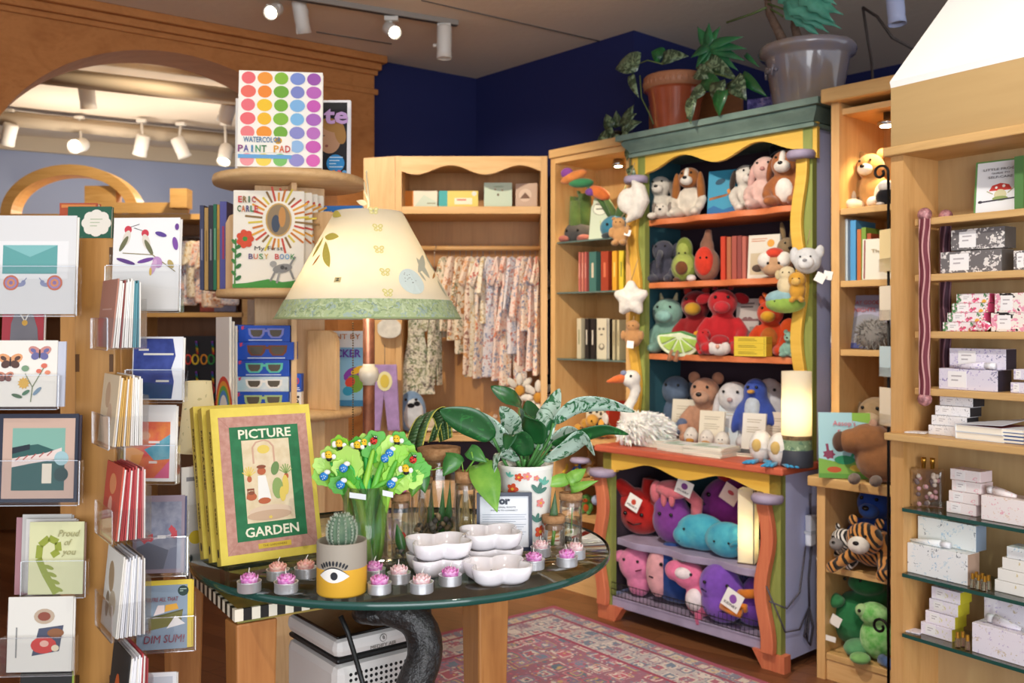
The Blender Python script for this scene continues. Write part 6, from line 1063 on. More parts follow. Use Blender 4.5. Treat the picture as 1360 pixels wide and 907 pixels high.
MB().box(-lw2/2,lw2/2,-lw2/2,-lw2/2+.001,.004,lh2).box(-lw2/2,lw2/2,lw2/2-.001,lw2/2,.004,lh2).box(-lw2/2,-lw2/2+.001,-lw2/2+.001,lw2/2-.001,.004,lh2).box(lw2/2-.001,lw2/2,-lw2/2+.001,lw2/2-.001,.004,lh2).build('paper_shade',shade('painted_shade_paper'),t); MB().box(-lw2/2-.002,lw2/2+.002,-lw2/2-.002,lw2/2+.002,0,.0038).build('base',M('#5f4a34'),t); MB().tube([(lw2/2-.004,-lw2/2-.003,0),(lw2/2-.004,-lw2/2-.003,lh2)],.0018,5).build('frame_rod',BLACK,t); MB().ell((0,0,.06),(.01,.01,.016)).build('bulb',emat('lamp_bulb_soft','#ffe6b0',6),t); point('lantern_light',q+Vector((0,0,.11)),.55,(1,.84,.58),.01)
# lower shelf
z=zbs+.023
t=plush('plush_organ','bright pink plush womb with lilac tipped arms at the left of the lowest shelf',hp(846,.075,z),BA,hh(846,.075,756,824),[('body','#dd7fa6',[(0,0,.62,.38,.28,.36),(.05,0,.3,.25,.22,.3),([(-.3,0,.75),(-.5,-.05,.7),(-.62,-.1,.52)],[.13,.1,.09])]),('mouth','#5f2038',[([(.12,-.27,.56),(.24,-.26,.6)],[.014,.014])])]+[('tip','#8a6ac4',[(-.64,-.12,.48,.09,.09,.09)]),('tip','#8a6ac4',[(-.72,-.12,.36,.07,.07,.07)]),('tip','#c48ac0',[(-.6,-.15,.6,.1,.09,.09)])]+eyes(.15,-.25,.74,.03))
t=plush('plush_organ','navy plush organ with a pale pink face second from the left on the lowest shelf',hp(889,.10,z),BA,hh(889,.1,748,832),[('body','#23407f',[(.05,0,.5,.36,.26,.48),(.2,0,.3,.25,.22,.28)]),('face','#e0a3a8',[(-.12,-.14,.5,.2,.17,.4)]),('mouth','#3a2030',[([(-.2,-.3,.45),(-.12,-.31,.44)],[.012,.012])])]+eyes(.0,-.28,.66,.03)); tagcard(t,.07,-.06,.20,.05,.045,ry=-.3)
plush('plush_organ','pale pink plush organ with rounded lobes behind the pink and white one',hp(938,.16,z),BA,hh(938,.16,760,838),[('body','#e3a8ac',[(0,0,.5,.38,.24,.5),(.2,0,.7,.28,.22,.28)]),('mouth','#5f2a38',[([(-.02,-.26,.72),(.08,-.26,.7)],[.012,.012])])]+eyes(.1,-.24,.8,.025))
plush('plush_organ','pink and white plush thyroid shape at the front middle of the lowest shelf',hp(916,.045,z),BA,hh(916,.045,768,838),[('body','#e2749a',[(0,0,.72,.34,.22,.26),(-.28,-.02,.78,.22,.18,.2),(.22,0,.3,.3,.22,.32)]),('patch','#efe2e4',[(.18,-.12,.32,.2,.14,.22)]),('patch','#efe2e4',[(-.05,-.13,.78,.2,.12,.12)]),('tail','#d96a90',[([(.24,-.12,.12),(.28,-.2,-.02),(.3,-.22,-.1)],[.08,.075,.06])])]+eyes(.12,-.2,.8,.03))
t=plush('plush_kidney','purple plush kidney with a square white tag at the right of the lowest shelf',hp(960,.05,z),BA,hh(960,.05,776,856),[('body','#7d4fb5',[(-.05,0,.62,.36,.28,.36),(0,0,.34,.38,.28,.34),(.1,0,.5,.3,.25,.3)]),('tube','#e0812f',[([(.1,-.24,.36),(.3,-.3,.32),(.46,-.3,.3)],[.08,.07,.075])]),('mouth','#2f1a4a',[([(-.26,-.27,.58),(-.16,-.3,.55)],[.014,.014])])]+eyes(.2,-.28,.7,.03)); tagcard(t,.075,-.085,.115,.07,.07,ry=.45,art=lambda a:a.d(.0,.58,.2,.24,'#8a52a8',rot=.3),txt='KIDNEY')
plush('plush_kidney','second purple plush kidney with orange tubes in the right corner of the lowest shelf',hp(1000,.10,z),BA,hh(1000,.1,795,866),[('body','#7446a8',[(0,0,.4,.4,.28,.4),(.1,0,.65,.3,.25,.3)]),('tube','#e0812f',[([(-.2,-.22,.62),(-.05,-.32,.66),(.2,-.3,.7)],[.09,.085,.09])]),('tube','#e0812f',[([(-.25,-.25,.38),(0,-.32,.40)],[.08,.08])])])
plush('plush_pouch','mottled violet and blue plush behind the purple kidneys on the lowest shelf',hp(985,.27,z),BA,hh(985,.27,758,850),[('body',floral('violet_plaid','#8f88c4',['#6a4fa0','#7fa8d0','#b58ac4'],30,.5,.9,.4),[(0,0,.5,.6,.25,.5)])])
m=MB(); zb=z; L0,L1=.05,L-.05
for k in range(3): m.tube([(L0,-.004,zb+.006+.026*k),(L1,-.004,zb+.006+.026*k)],.0016,4)
for k in range(40): u=L0+(L1-L0)*k/39; m.tube([(u,-.005,zb+.002),(u,-.005,zb+.062)],.0011,4)
wb=m.build('wire_guard',mat('dark_wire','#2e2a28',.4,met=.6)); wb.location=(Hf.o.x,Hf.o.y,0); wb.rotation_euler=(0,0,Hf.a); tag(wb,'dark wire guard along the front of the lowest hutch shelf','wire guard')
# power adaptor and cords on the blue side
sx=lambda v,z_:Hf.w(L+.012,v,z_)
q=sx(.17,.47); t=thing('power_adaptor','white power adaptor strapped to the blue side of the hutch','adaptor',q,Hf.a+PI/2); MB().box(-.02,.02,-.014,.010,-.055,.055).build('housing',M('#d5dae6'),t,bevel=.005); MB().box(-.022,.022,-.016,.011,-.012,.0).build('strap',M('#b9bfca'),t)
tag(MB().tube([sx(.17,.60),sx(.172,.525)],.004,6).tube([sx(.18,.416),sx(.16,.30),sx(.165,.2)],.004,6).tube([sx(.14,.416),sx(.10,.26),sx(.02,.22),Hf.w(L-.02,-.04,.25)],.003,6).tube([sx(.165,.2),sx(.13,.10),sx(.17,.06),sx(.19,.12),sx(.165,.19)],.004,6).tube([sx(.165,.2),sx(.10,.13),sx(.01,.14),Hf.w(L-.03,-.042,.3)],.003,6).tube([sx(.165,.19),sx(.15,.08),sx(.14,.14),sx(.165,.2)],.004,6).build('bundled_cords',M('#4a4650')),'grey bundled power cords knotted on the blue side of the hutch','cord')
# ================================================================ narrow cabinet contents
def np_(px,v,z): return Hf.at(px,v,z)
z=NZ[0]+.0006
sit('plush_teddy','tan teddy bear with white paws under the downlight in the narrow cabinet',np_(1158,.30,z),HA-.35,hh(1158,.3,193,276),'#b98a52','round',muz='#e2d8c8',legs='#e6dfd2',extra=[('paw','#e6dfd2',[(-.28,-.22,.2,.12,.12,.2)]),('paw','#e6dfd2',[(.28,-.22,.2,.12,.12,.2)])])
plush('plush_penguin','small black and white plush figure before the teddy bear in the narrow cabinet',np_(1177,.20,z),HA,.085,[('body','#17171c',[(0,0,.35,.4,.3,.35)]),('head','#e6e2dc',[(0,0,.78,.32,.28,.24)]),('foot','#e6e2dc',[(-.2,-.2,.06,.16,.22,.08)])])
z=NZ[1]+.0006
for i,(px,c,y0,th) in enumerate(((1121,'#c9dbe8',290,.026),(1133,'#4f9ad0',292,.02),(1141,'#c2703a',304,.014),(1147,'#7a9a3a',302,.016),(1154,'#a8502f',310,.014))): spinebook(['pale blue','sky blue','orange','leaf green','brick red'][i]+' book spine on the upper shelf of the narrow cabinet',np_(px,.19,z),Hf.a,th,hh(px,.2,y0,372),.14,c,'upright books in the narrow cabinet')
facebook('cream picture book with a gold roundel right of the coloured spines in the narrow cabinet',np_(1170,.18,z),Hf.a+.2,.12,hh(1168,.19,317,371),.014,'#e3ddcc',-.05,art=lambda a:[a.d(.2,.3,.2,.18,'#c9b98a'),a.r(-.46,-.42,.02,.98,'#8a3a3a')],texts=[('The',-.1,.66,.3,.12,'#a08a5a')])
z=NZ[2]+.0006
facebook('grey lilac picture book with red lettering lying tilted in the narrow cabinet',np_(1142,.24,z),Hf.a+.25,.20,hh(1142,.24,390,462),.012,'#9c98b0',-.2,art=lambda a:[a.p([(-.5,0),(-.38,0),(-.34,.6),(-.46,.95),(-.5,.9)],'#dfe3ea'),a.r(-.5,.5,0,.10,'#3f4a8a'),a.d(.1,.35,.34,.28,'#8a8a94'),a.d(-.2,.7,.1,.08,'#c9bcc9')],texts=[('STAY GOOD',.06,.82,.5,.11,'#b54a4a'),('NIGHTS',.06,.68,.36,.11,'#b54a4a')])
t=plush('plush_hedgehog','fluffy grey plush ball leaning on the lilac picture book',np_(1163,.19,z),HA,.10,[('body','#8c8884',[(0,0,.5,.6,.42,.5)])]); m=MB()
for i in range(420):
    th=rnd.uniform(0,2*PI); ph=math.acos(rnd.uniform(-.9,1)); n=Vector((math.sin(ph)*math.cos(th),math.sin(ph)*math.sin(th),math.cos(ph))); b=Vector((.06*n.x,.042*n.y,.05+.05*n.z)); d=(n+Vector((rnd.uniform(-.5,.5),rnd.uniform(-.5,.5),rnd.uniform(-.7,.2)))).normalized(); m.tube([b*.97,b+d*.016],[.0022,.0004],3)
m.build('fur_tufts',fab('#9c9892'),t)['kind']='stuff'
z=zc+.0006
sit('plush_fawn','pale brown plush fawn in the shade behind the capybara',np_(1166,.30,z),HA-.3,hh(1166,.3,522,630),'#a58a68','side',muz='#c9b08f')
facebook('pale blue fable picture book with cartoon dinosaurs beside the capybara',np_(1122,.05,z),Hf.a+.62,.165,hh(1122,.05,543,630),.008,'#a8d4dc',-.12,art=lambda a:[a.p([(-.5,0),(.5,0),(.5,.22),(.2,.30),(-.1,.24),(-.5,.30)],'#7fb04a'),a.r(-.5,.5,0,.07,'#5f9a3f'),a.p([(.15,.88),(.5,.84),(.5,1),(.15,1)],'#8ab84a'),a.d(-.3,.36,.13,.11,'#8a3f5a',jag=.3),a.st([(-.3,.3),(-.34,.52)],.05,'#8a3f5a'),a.d(.0,.28,.2,.09,'#2f9a6a'),a.st([(.12,.3),(.22,.46)],.05,'#2f9a6a'),a.d(-.2,.13,.14,.06,'#c2582f'),a.d(.25,.16,.16,.07,'#d9c04a'),a.d(.3,.55,.05,.05,'#e0c23a'),a.d(-.1,.62,.09,.04,'#c2703a',rot=.3)],texts=[("Aesop's",.0,.80,.44,.11,'#d96a7a'),('Fables',.06,.66,.38,.11,'#d96a7a')])
t=plush('plush_capybara','brown plush capybara sitting at the right of the fable book',np_(1161,.05,z),HA-.15,hh(1161,.05,552,634),[('body','#8f603c',[(.1,.05,.40,.42,.34,.40),(-.05,-.05,.70,.36,.28,.26),(-.32,-.10,.66,.24,.22,.2)]),('snout','#5f4436',[(-.50,-.14,.64,.12,.17,.17)]),('foot','#7a6a60',[(-.22,-.32,.08,.09,.16,.09)]),('foot','#7a6a60',[(.12,-.34,.08,.09,.16,.09)]),('ear','#b58f78',[(.02,-.12,.96,.07,.04,.08)]),('ear','#7f5234',[(.2,.0,.95,.07,.04,.08)])]+[('eye','#141010',[(-.16,-.26,.78,.028,.02,.028)])])
# lower compartments
z=NL[0]+.0006
sit('plush_bear','bright blue plush bear at the back of the lower narrow cabinet',np_(1165,.25,z),HA-.3,hh(1165,.25,655,764),'#2c54b5','round',muz='#3f6ac4')
ZB=floral('zebra_stripe_plush','#e2ddd4',['#1d1a1a','#1d1a1a'],60,.5,.9,.3); 
@cached
def stripes(name,a,b,sc,dist=3):
    n=NT(name); w_=n.n('ShaderNodeTexWave',Scale=sc,Distortion=dist,Detail=2.); n.l(n.coords(rot=(0,.5,0)),w_.inputs[0]); return n.bsdf(n.mix(n.ramp(w_.outputs[1],[(.45,(0,0,0,1)),(.52,(1,1,1,1))]),lin(a),lin(b)),.9,sheen=.3)
def lyer(name,lab,px,v,z_,s,mt,head,rz):
    return plush(name,lab,np_(px,v,z_),rz,s,[('body',mt,[(0,.1,.32,.3,.42,.28),(0,-.28,.52,.27,.24,.24),([(-.2,-.1,.25),(-.34,-.4,.12),(-.38,-.62,.08)],[.11,.09,.09]),([(.2,-.1,.25),(.34,-.4,.12),(.38,-.62,.08)],[.11,.09,.09])]),('muzzle',head,[(0,-.5,.46,.16,.12,.13)]),('nose','#1a1414',[(0,-.6,.5,.05,.03,.035)]),('ear',mt,[(-.2,-.22,.76,.07,.04,.08)]),('ear',mt,[(.2,-.22,.76,.07,.04,.08)])]+eyes(.1,-.5,.6))
lyer('plush_zebra','black and white striped plush zebra lying in the lower narrow cabinet',1131,.16,z,.16,stripes('zebra_plush','#1b1a1c','#dfdbd4',26),'#8f8a88',HA-.5)
lyer('plush_tiger','orange and black striped plush tiger hanging a paw over the lower cabinet shelf',1158,.12,z,.22,stripes('tiger_plush','#17120f','#c98a45',20),'#ece6dc',HA-.25)
z=NL[1]+.0006
t=plush('plush_dinosaur','large dark green plush dinosaur with a white tag at the foot of the narrow cabinet',np_(1142,.20,z),HA-.2,hh(1142,.2,778,880),[('body','#2f7a4a',[(0,0,.36,.42,.32,.36),(.16,.05,.72,.22,.2,.26),(.12,-.1,.86,.24,.2,.14)]),('arm','#3f8a56',[(-.28,-.26,.62,.18,.12,.1)]),('foot','#5f9a6a',[(.1,-.36,.10,.17,.2,.11)])]+eyes(.1,-.26,.92)); tagcard(t,-.045,-.105,.105,.036,.036,ry=.4); tagcard(t,-.06,-.13,.05,.05,.018,ry=.1)
plush('plush_chameleon','bright green mottled plush chameleon in front of the dark green dinosaur',np_(1166,.12,z),HA-.1,hh(1166,.12,806,884),[('body',mat('chameleon_plush','#5fb04f',.95,'#9fd08a',40,sheen=.3),[(0,0,.38,.3,.26,.36),(-.05,-.08,.80,.26,.22,.2)]),('eye_dome','#a8cf8f',[(-.22,-.18,.86,.11,.1,.11)]),('foot','#7fb56a',[(-.22,-.3,.08,.17,.18,.09)]),('tail','#4f6a9a',[([(.1,-.2,.1),(.3,-.35,.08),(.42,-.4,.02)],[.09,.08,.05])])]+[('eye','#141414',[(-.24,-.27,.87,.03,.03,.03)])])
# black iron stand
sp_=np_(1180,-.02,0); t=thing('iron_stand','thin black wrought iron stand with curled hooks in front of the narrow cabinet','stand',sp_,Hf.a)
IR=mat('black_iron','#1b1918',.4,met=.6); zc_=lambda py:Hf.za(1180,py,-.02)
def curl(z_,sg,r=.028): 
    pts=[(sg*.0,0,z_-.06)]; 
    for k in range(20): a=-.3+k*.38; rr=r*(1-k*.035); pts.append((sg*(-r+rr*math.cos(a)-.0),0,z_+rr*math.sin(a)))
    return pts
MB().tube([(0,0,.0),(0,0,zc_(238))],.0045,8).build('pole',IR,t); MB().tube(curl(zc_(228),1,.026),.0045,8).build('hook',IR,t); MB().tube(curl(zc_(835),1,.028),.0045,8).build('hook',IR,t); MB().lathe([(0,0),(.06,0),(.06,.01),(0,.012)],16).build('foot',IR,t)
for i,(y0,y1,c) in enumerate(((305,360,'#e6d2a0'),(380,425,'#e3dac8'),(460,500,'#b9cfd8'),(515,565,'#ddd3c0'))):
    h=hh(1176,-.02,y0,y1); q=np_(1176,-.035,Hf.za(1176,y1,-.035)); o=thing('hanging_card','%s card seen nearly edge on at the black iron stand'%['topmost cream','second cream','pale blue','lowest cream'][i],'card',q,Hf.a-.55,'cards at the black iron stand'); MB().box(-.03,.03,-.002,.002,0,h).build('card_front',M(c),o); MB().box(-.032,.032,-.006,-.0022,-.002,h*.3).build('card_sleeve',ACRYL,o)
# ================================================================ gift shelves
def gspan(x0,x1,v): u0,u1=Rf.ua(x0,v),Rf.ua(x1,v); return u0,u1
def gbox(lab,x0,x1,y0,y1,v,z,m,end=None,d=.05,group=None,label=True,rz=0,hh_=None,name='gift_box'):
    u0,u1=gspan(x0,x1,v); w=u1-u0; h=hh_ or (y1-y0)*Rf.sz((x0+x1)/2,v); t=thing(name,lab,'box',Rf.w((u0+u1)/2,v+d/2,z+.0004),Rf.a+rz,group)
    MB().box(-w/2,w/2,-d/2,d/2,0,h).build('box_body',m,t,bevel=.0008)
    if end: MB().box(w/2+.0001,w/2+.0006,-d/2+.0006,d/2-.0006,.0006,h-.0006).build('end_panel',end if not isinstance(end,str) else M(end),t)
    if label: a=Art(w,h,-d/2); a.r(-.34,-.02,.12,.88,'#efecea'); a.lines(-.28,-.1,[.62,.42],'#b5aeb0',.07); a.build(t,'box_label')
    return h+.0008
GRYF=floral('grey_blossom_box','#6f6a6a',['#d9d3cf','#e2dcd6','#c9c2bf'],48,.46,.6,.25,dens=.7); PNKF=floral('pink_rose_box','#f0e4e4',['#d94f7a','#e0708f','#5a8a5a','#f0b04a','#c93f5f','#e89ab0'],60,.5,.5,.25,dens=.95); ROSF=floral('black_leaf_rose_box','#ece4da',['#1f1d1d','#d9708a','#2a2a28','#e49ab0'],45,.5,.5,.3,dens=.9)
LAVF=floral('lavender_box','#dcd6e2',['#8f7fb8','#b0a4cc','#c9c0da','#7a7a9c'],70,.34,.55,.35,dens=.6); BWF=floral('white_etched_box','#ebe9ea',['#8a8a90','#b5b5ba','#cfcfd3'],110,.34,.55,.35,dens=.55); BLSF=floral('blush_box','#f0e6e3',['#e6a8b5','#efc0c4','#e3c9b5'],80,.33,.55,.3,dens=.5); SKYF=floral('sky_sprig_box','#e9ebea',['#a8c4d9','#c3d6df','#8a8f94'],70,.33,.55,.3,dens=.45); LILF=floral('lilac_sprig_box','#e6e0e8',['#b9aacb','#d3c6da','#c9b8a0'],85,.33,.55,.3,dens=.5); YELF=floral('lilac_yellow_box','#ebe4ec',['#c6a8d4','#d9c0dd','#d8d29a'],95,.34,.55,.3,dens=.55)
# row 1
facebook('mushroom gift book with a white cover and green edge on the top near shelf',Rf.at(1329,.10,RZ[0]+.0005),Rf.a+.15,.118,(278-206)*Rf.sz(1329,.1),.016,'#5f8a4a',-.13,art=lambda a:[a.r(-.46,.46,.03,.97,'#dfe0e2'),a.p([(-.22,.42),(.22,.42),(.16,.52),(0,.56),(-.16,.52)],'#c23a30'),a.d(-.08,.48,.025,.025,'#f0e8e0'),a.d(.06,.5,.03,.03,'#f0e8e0'),a.d(0,.34,.12,.11,'#c9c29a'),a.d(0,.27,.15,.05,'#8a9a5a'),a.st([(-.42,.22),(.42,.27)],.03,'#3a3440'),a.d(-.38,.225,.04,.03,'#3a3440'),a.d(.38,.265,.04,.03,'#3a3440'),a.st([(.14,.36),(.26,.46)],.02,'#a5a07a'),a.st([(-.14,.36),(-.26,.42)],.02,'#a5a07a')],texts=[('LITTLE FROG\'S',0,.80,.66,.06,'#6a6f7a'),('GUIDE TO',0,.73,.34,.045,'#6a6f7a'),('SELF-CARE',0,.65,.46,.06,'#6a6f7a')])
spinebook('green book spine right of the mushroom book on the top near shelf',Rf.at(1353,.07,RZ[0]+.0005),Rf.a,.02,.125,.06,'#4f7a42')
# row 2
z=RZ[1]; gbox('grey white blossom gift box, lower of two on the second near shelf',1249,1330,333,362,.045,z,GRYF,'#57524f',.055,'grey blossom gift boxes'); gbox('grey white blossom gift box, upper of two on the second near shelf',1263,1334,305,333,.06,z+.055,GRYF,'#57524f',.05,'grey blossom gift boxes')
gbox('grey blossom gift box at the right photo edge on the second near shelf',1346,1375,332,358,.045,z,GRYF,'#57524f',.05,'grey blossom gift boxes')
# row 3
z=RZ[2]; zq=z
for i,(x0,x1) in enumerate(((1252,1297),(1258,1308),(1264,1312),(1270,1314))): zq+=gbox(['bottom','second','third','top'][i]+' pink rose soap box of the stepped stack on the third near shelf',x0,x1,0,12.2,.045+.006*i,zq,PNKF,'#d9507a',.05,'pink rose soap boxes')
t=thing('wrapped_soap','pink flowered wrapped soap leaning before the rose soap boxes','soap',Rf.at(1304,.042,z+.0005),Rf.a); MB().ell((0,0,.013),(.022,.006,.013)).ell((-.02,0,.006),(.012,.006,.006)).build('soap_paper',PNKF,t)
h=gbox('cream black leaf rose box, lower of two at the right of the third near shelf',1316,1372,408,433,.05,z,ROSF,None,.05,'black leaf rose boxes'); gbox('cream black leaf rose box, upper of two at the right of the third near shelf',1321,1372,381,407,.055,z+h,ROSF,None,.045,'black leaf rose boxes')
# row 4
z=RZ[3]; h=gbox('long lavender gift box, lower of two on the fourth near shelf',1247,1325,486,514,.045,z,LAVF,'#2a2433',.06,'lavender gift boxes'); gbox('long lavender gift box, upper of two on the fourth near shelf',1261,1336,457,484,.06,z+h+.0,LAVF,'#2a2433',.045,'lavender gift boxes')
for i in range(2): gbox(['lower','upper'][i]+' small lavender box at the right end of the fourth near shelf',1342+4*i,1366,0,14,.05,z+i*.0305,LAVF,None,.04,'small lavender boxes')
def tube_(lab,px0,px1,py,v,z,m,cap='#e6e6ea',r=.010):
    a,b=Rf.at(px0,v,z+r*1.02),Rf.at(px1,v,z+r*1.02); t=thing('cream_tube',lab,'tube',a,0); d=b-a; MB().tube([(0,0,-r*.6),d*.4+Vector((0,0,-r*.3)),d*.78],[r*.35,r*.75,r],12).build('tube_body',m,t); MB().tube([d*.782,d],[r*.8,r*.85],12).build('cap',M(cap,.3),t)
tube_('pale lavender cream tube lying on the lower lavender box',1262,1322,480,.047,z+h,LAVF,r=.009)
# counter
z=RC; zq=z
for i,(x0,x1) in enumerate(((1233,1278),(1237,1284),(1242,1288),(1248,1292))): zq+=gbox(['bottom','second','third','top'][i]+' white etched soap box of the stepped stack on the near counter',x0,x1,0,12.6,.03+.008*i,zq,BWF,'#26252a',.05,'white etched soap boxes')
t=thing('sachet','flat white flowered sachet lying left of the etched soap boxes','sachet',Rf.at(1216,.03,z+.0005),Rf.a+.3); MB().box(-.028,.028,-.02,.02,0,.003).build('sachet_paper',BWF,t,bevel=.001)
for i in range(2):
    u0,u1=gspan(1272,1336,.015); t=thing('gift_book','thick white gift book, %s of the pair on the near counter'%['lower','upper'][i],'book',Rf.w((u0+u1)/2,.06,z+.0004+i*.0165),Rf.a-.04*i,'thick white gift books'); w=(u1-u0); MB().box(-w/2,w/2,-.055,.055,0,.001).box(-w/2,w/2,-.055,.055,.015,.016).box(-w/2,-w/2+.001,-.055,.055,.001,.015).build('cover',M('#dfe3ea'),t); MB().box(-w/2+.001,w/2-.002,-.053,.053,.0012,.0148).build('page_block',PAPER,t)
    if i: MB().add([(-w/2,-.055,.017),(w/2,-.055,.022),(w/2+.01,.05,.034),(-w/2,.05,.017)],[(0,1,2,3)]).build('lifted_cover',M('#c9ced8'),t,solid=.001); MB().box(-w/2+.003,w/2-.003,-.053,.05,.0161,.0164).build('red_endpaper',M('#8f2f38'),t)
for i in range(4): 
    t=thing('small_book',['bottom','second','third','top'][i]+' small white blue book at the right end of the near counter','book',Rf.at(1352,.05,z+.0004+i*.0082),Rf.a+.05,'small blue white books'); MB().box(-.03,.03,-.04,.04,0,.0012).box(-.03,.03,-.04,.04,.0066,.0078).box(-.03,-.029,-.04,.04,.0012,.0066).build('cover',M('#3f5a8f' if i<3 else '#d9e0e8'),t); MB().box(-.029,.029,-.039,.039,.0014,.0064).build('page_block',PAPER,t)
# glass shelf 1
z=RG[0]+.0003; GOLD=mat('gold_cap','#c9983f',.3,met=.9); BOT=clear('perfume_glass',(.93,.88,.80,1),.05)
t=thing('glass_bottle','clear glass bottle with gold necks and pink blossoms on the upper near glass shelf','bottle',Rf.at(1232,.05,z),Rf.a+.3); bs=Rf.sz(1232,.05)
MB().box(-20*bs,20*bs,-.018,.018,0,52*bs).build('bottle_body',BOT,t,bevel=.005); 
for x in (-5,6): MB().lathe([(.005,0),(.005,.012),(.0062,.012),(.0062,.026),(0,.026)],12,M=TR(x*bs,0,52*bs)).build('gold_neck',GOLD,t)
m=MB()
for i in range(26): m.ell((rnd.uniform(-14,14)*bs,rnd.uniform(-.012,.012),rnd.uniform(4,44)*bs),(.006,.004,.006),i%3,seg=7,rings=5)
m.build('dried_blossoms',[M('#d9a8b8'),M('#e6dcd8'),M('#7a6a70')],t)['kind']='stuff'
zq=z
for i,(x0,x1) in enumerate(((1257,1296),(1260,1299),(1264,1303),(1262,1302))): zq+=gbox(['bottom','second','third','top'][i]+' blush sprig soap box of the stack on the upper near glass shelf',x0,x1,0,14.5,.035,zq,BLSF,'#e9d5d6',.05,'blush sprig soap boxes')
h=gbox('large blush sprig gift box at the right of the upper near glass shelf',1303,1372,0,33,.02,z,BLSF,None,.07,label=False); tube_('white blush cream tube lying on the large blush box',1350,1313,650,.04,z+h,BLSF,r=.011)
# glass shelf 2
z=RG[1]+.0003; BEE=M('#3a3430'); h=gbox('large white bee sprig gift box, lower of two on the middle near glass shelf',1205,1285,0,40,.015,z,SKYF,'#b89a86',.05,'white bee sprig boxes',label=False); gbox('large white bee sprig gift box, upper of two on the middle near glass shelf',1219,1296,0,34,.05,z+h,SKYF,'#8fa0b5',.045,'white bee sprig boxes',label=False); tube_('pale blue cream tube lying on the lower bee sprig box',1208,1262,0,.03,z+h,SKYF,r=.009)
def vial(lab,px,v,z_,s=1,grp=None): t=thing('perfume_vial',lab,'bottle',Rf.at(px,v,z_),Rf.a,grp); MB().cyl((0,0,0),.0052*s,.02*s,12).build('vial_glass',BOT,t); MB().cyl((0,0,.0202*s),.0036*s,.012*s,10).build('gold_cap',GOLD,t)
for i,(px,v) in enumerate(((1292,.0),(1300,.0),(1308,.0),(1297,.02),(1305,.02),(1313,.015))): vial('tiny gold capped perfume vial in the cluster right of the bee sprig boxes',px,v+.006,z,1.1,'gold capped vials on the middle glass shelf')
zq=z
for i,(x0,x1) in enumerate(((1321,1372),(1325,1372),(1331,1372),(1337,1372))): zq+=gbox(['bottom','second','third','top'][i]+' ivory soap box of the stack at the right of the middle glass shelf',x0,x1,0,15.5,.03,zq,SKYF if i==3 else floral('ivory_dot_box','#efece4',['#d9c99a','#c9cdb8'],70,.2,.55),None,.05,'ivory soap boxes',label=False)
# glass shelf 3
z=RG[2]+.0003; zq=z
for i,(x0,x1) in enumerate(((1223,1264),(1229,1268),(1234,1272),(1237,1275))): zq+=gbox(['bottom','second','third','top'][i]+' lilac soap box with yellow ends on the lowest near glass shelf',x0,x1,0,16,.03+.004*i,zq,YELF,'#cbbf35',.05,'lilac soap boxes with yellow ends')
for i,px in enumerate((1272,1279,1285)): vial('tiny gold capped perfume vial beside the lilac soap boxes',px,.006+.014*(i%2),z,1.15,'gold capped vials on the lowest glass shelf')
h=gbox('large lilac sprig gift box in front at the right of the lowest glass shelf',1291,1375,0,40,.01,z,LILF,None,.055,'large lilac sprig boxes',label=False); gbox('taller large lilac sprig gift box behind at the right of the lowest glass shelf',1307,1378,0,38,.07,z+.0,LILF,None,.05,'large lilac sprig boxes',label=False,hh_=.135); tube_('white lilac cream tube lying on the lower lilac sprig box',1356,1312,0,.035,z+h,LILF,r=.012)
t=thing('sachet','flat white lilac sachet at the left end of the lowest near glass shelf','sachet',Rf.at(1213,.03,z+.0003),Rf.a+.2); MB().box(-.022,.022,-.018,.018,0,.0025).build('sachet_paper',LILF,t)
# ================================================================ glass shelf cabinet contents
gpv=.34
z=GZ[0]+.0005; GPA=Hf.a+.4
t=plush('plush_bamboo','tall green plush bamboo in a grey pot on the top glass shelf',Hf.at(767,gpv+.02,z),GPA,hh(767,gpv,240,320),[('pot','#4d4b4c',[(0,0,.16,.34,.26,.19)]),('stalk','#5f7a3a',[([(-.12,0,.25),(-.12,0,.78)],[.13,.12])]),('stalk','#56703a',[([(.12,0,.25),(.13,0,.82)],[.13,.11])]),('stalk','#6a8446',[([(.0,-.08,.25),(0,-.08,.7)],[.12,.1])]),('foot','#a5625a',[(-.18,-.22,.06,.12,.14,.07)]),('foot','#a5625a',[(.2,-.22,.06,.12,.14,.07)])]+eyes(.1,-.25,.2))
m=MB(); 
for k in range(7): m.leaf((rnd.uniform(-.02,.02),0,.16+.01*k),(math.cos(k*1.3),-.4,.8),.06,.02,.9,n=5)
m.build('leaf_spray',fab('#6f8a4a'),t,solid=.002)
t=thing('card_display','pale mint tombstone shaped card sign with a round lettered badge on the top glass shelf','sign',Hf.at(796,.27,z),Hf.a+.5,rx=-.12); sh_=hh(796,.27,252,315); sw_=.1
o=[(-.5*sw_,0),(.5*sw_,0),(.42*sw_,sh_*.7)]+[(.34*sw_*math.cos(PI*i/10),sh_*.78+.22*sh_*math.sin(PI*i/10)) for i in range(11)]+[(-.42*sw_,sh_*.7)]
MB().prism(o,0,.006).build('sign_board',M('#b9c3ab'),t); Art(sw_,sh_,0).d(0,.66,.34,.30,'#4a4a40',seg=20).d(0,.66,.32,.28,'#d6d6c4',seg=20).lines(-.2,.2,[.74,.64],'#6a6a5a',.03).st([(.05,.25),(.02,.4)],.03,'#a8b05a').build(t,'sign_print')
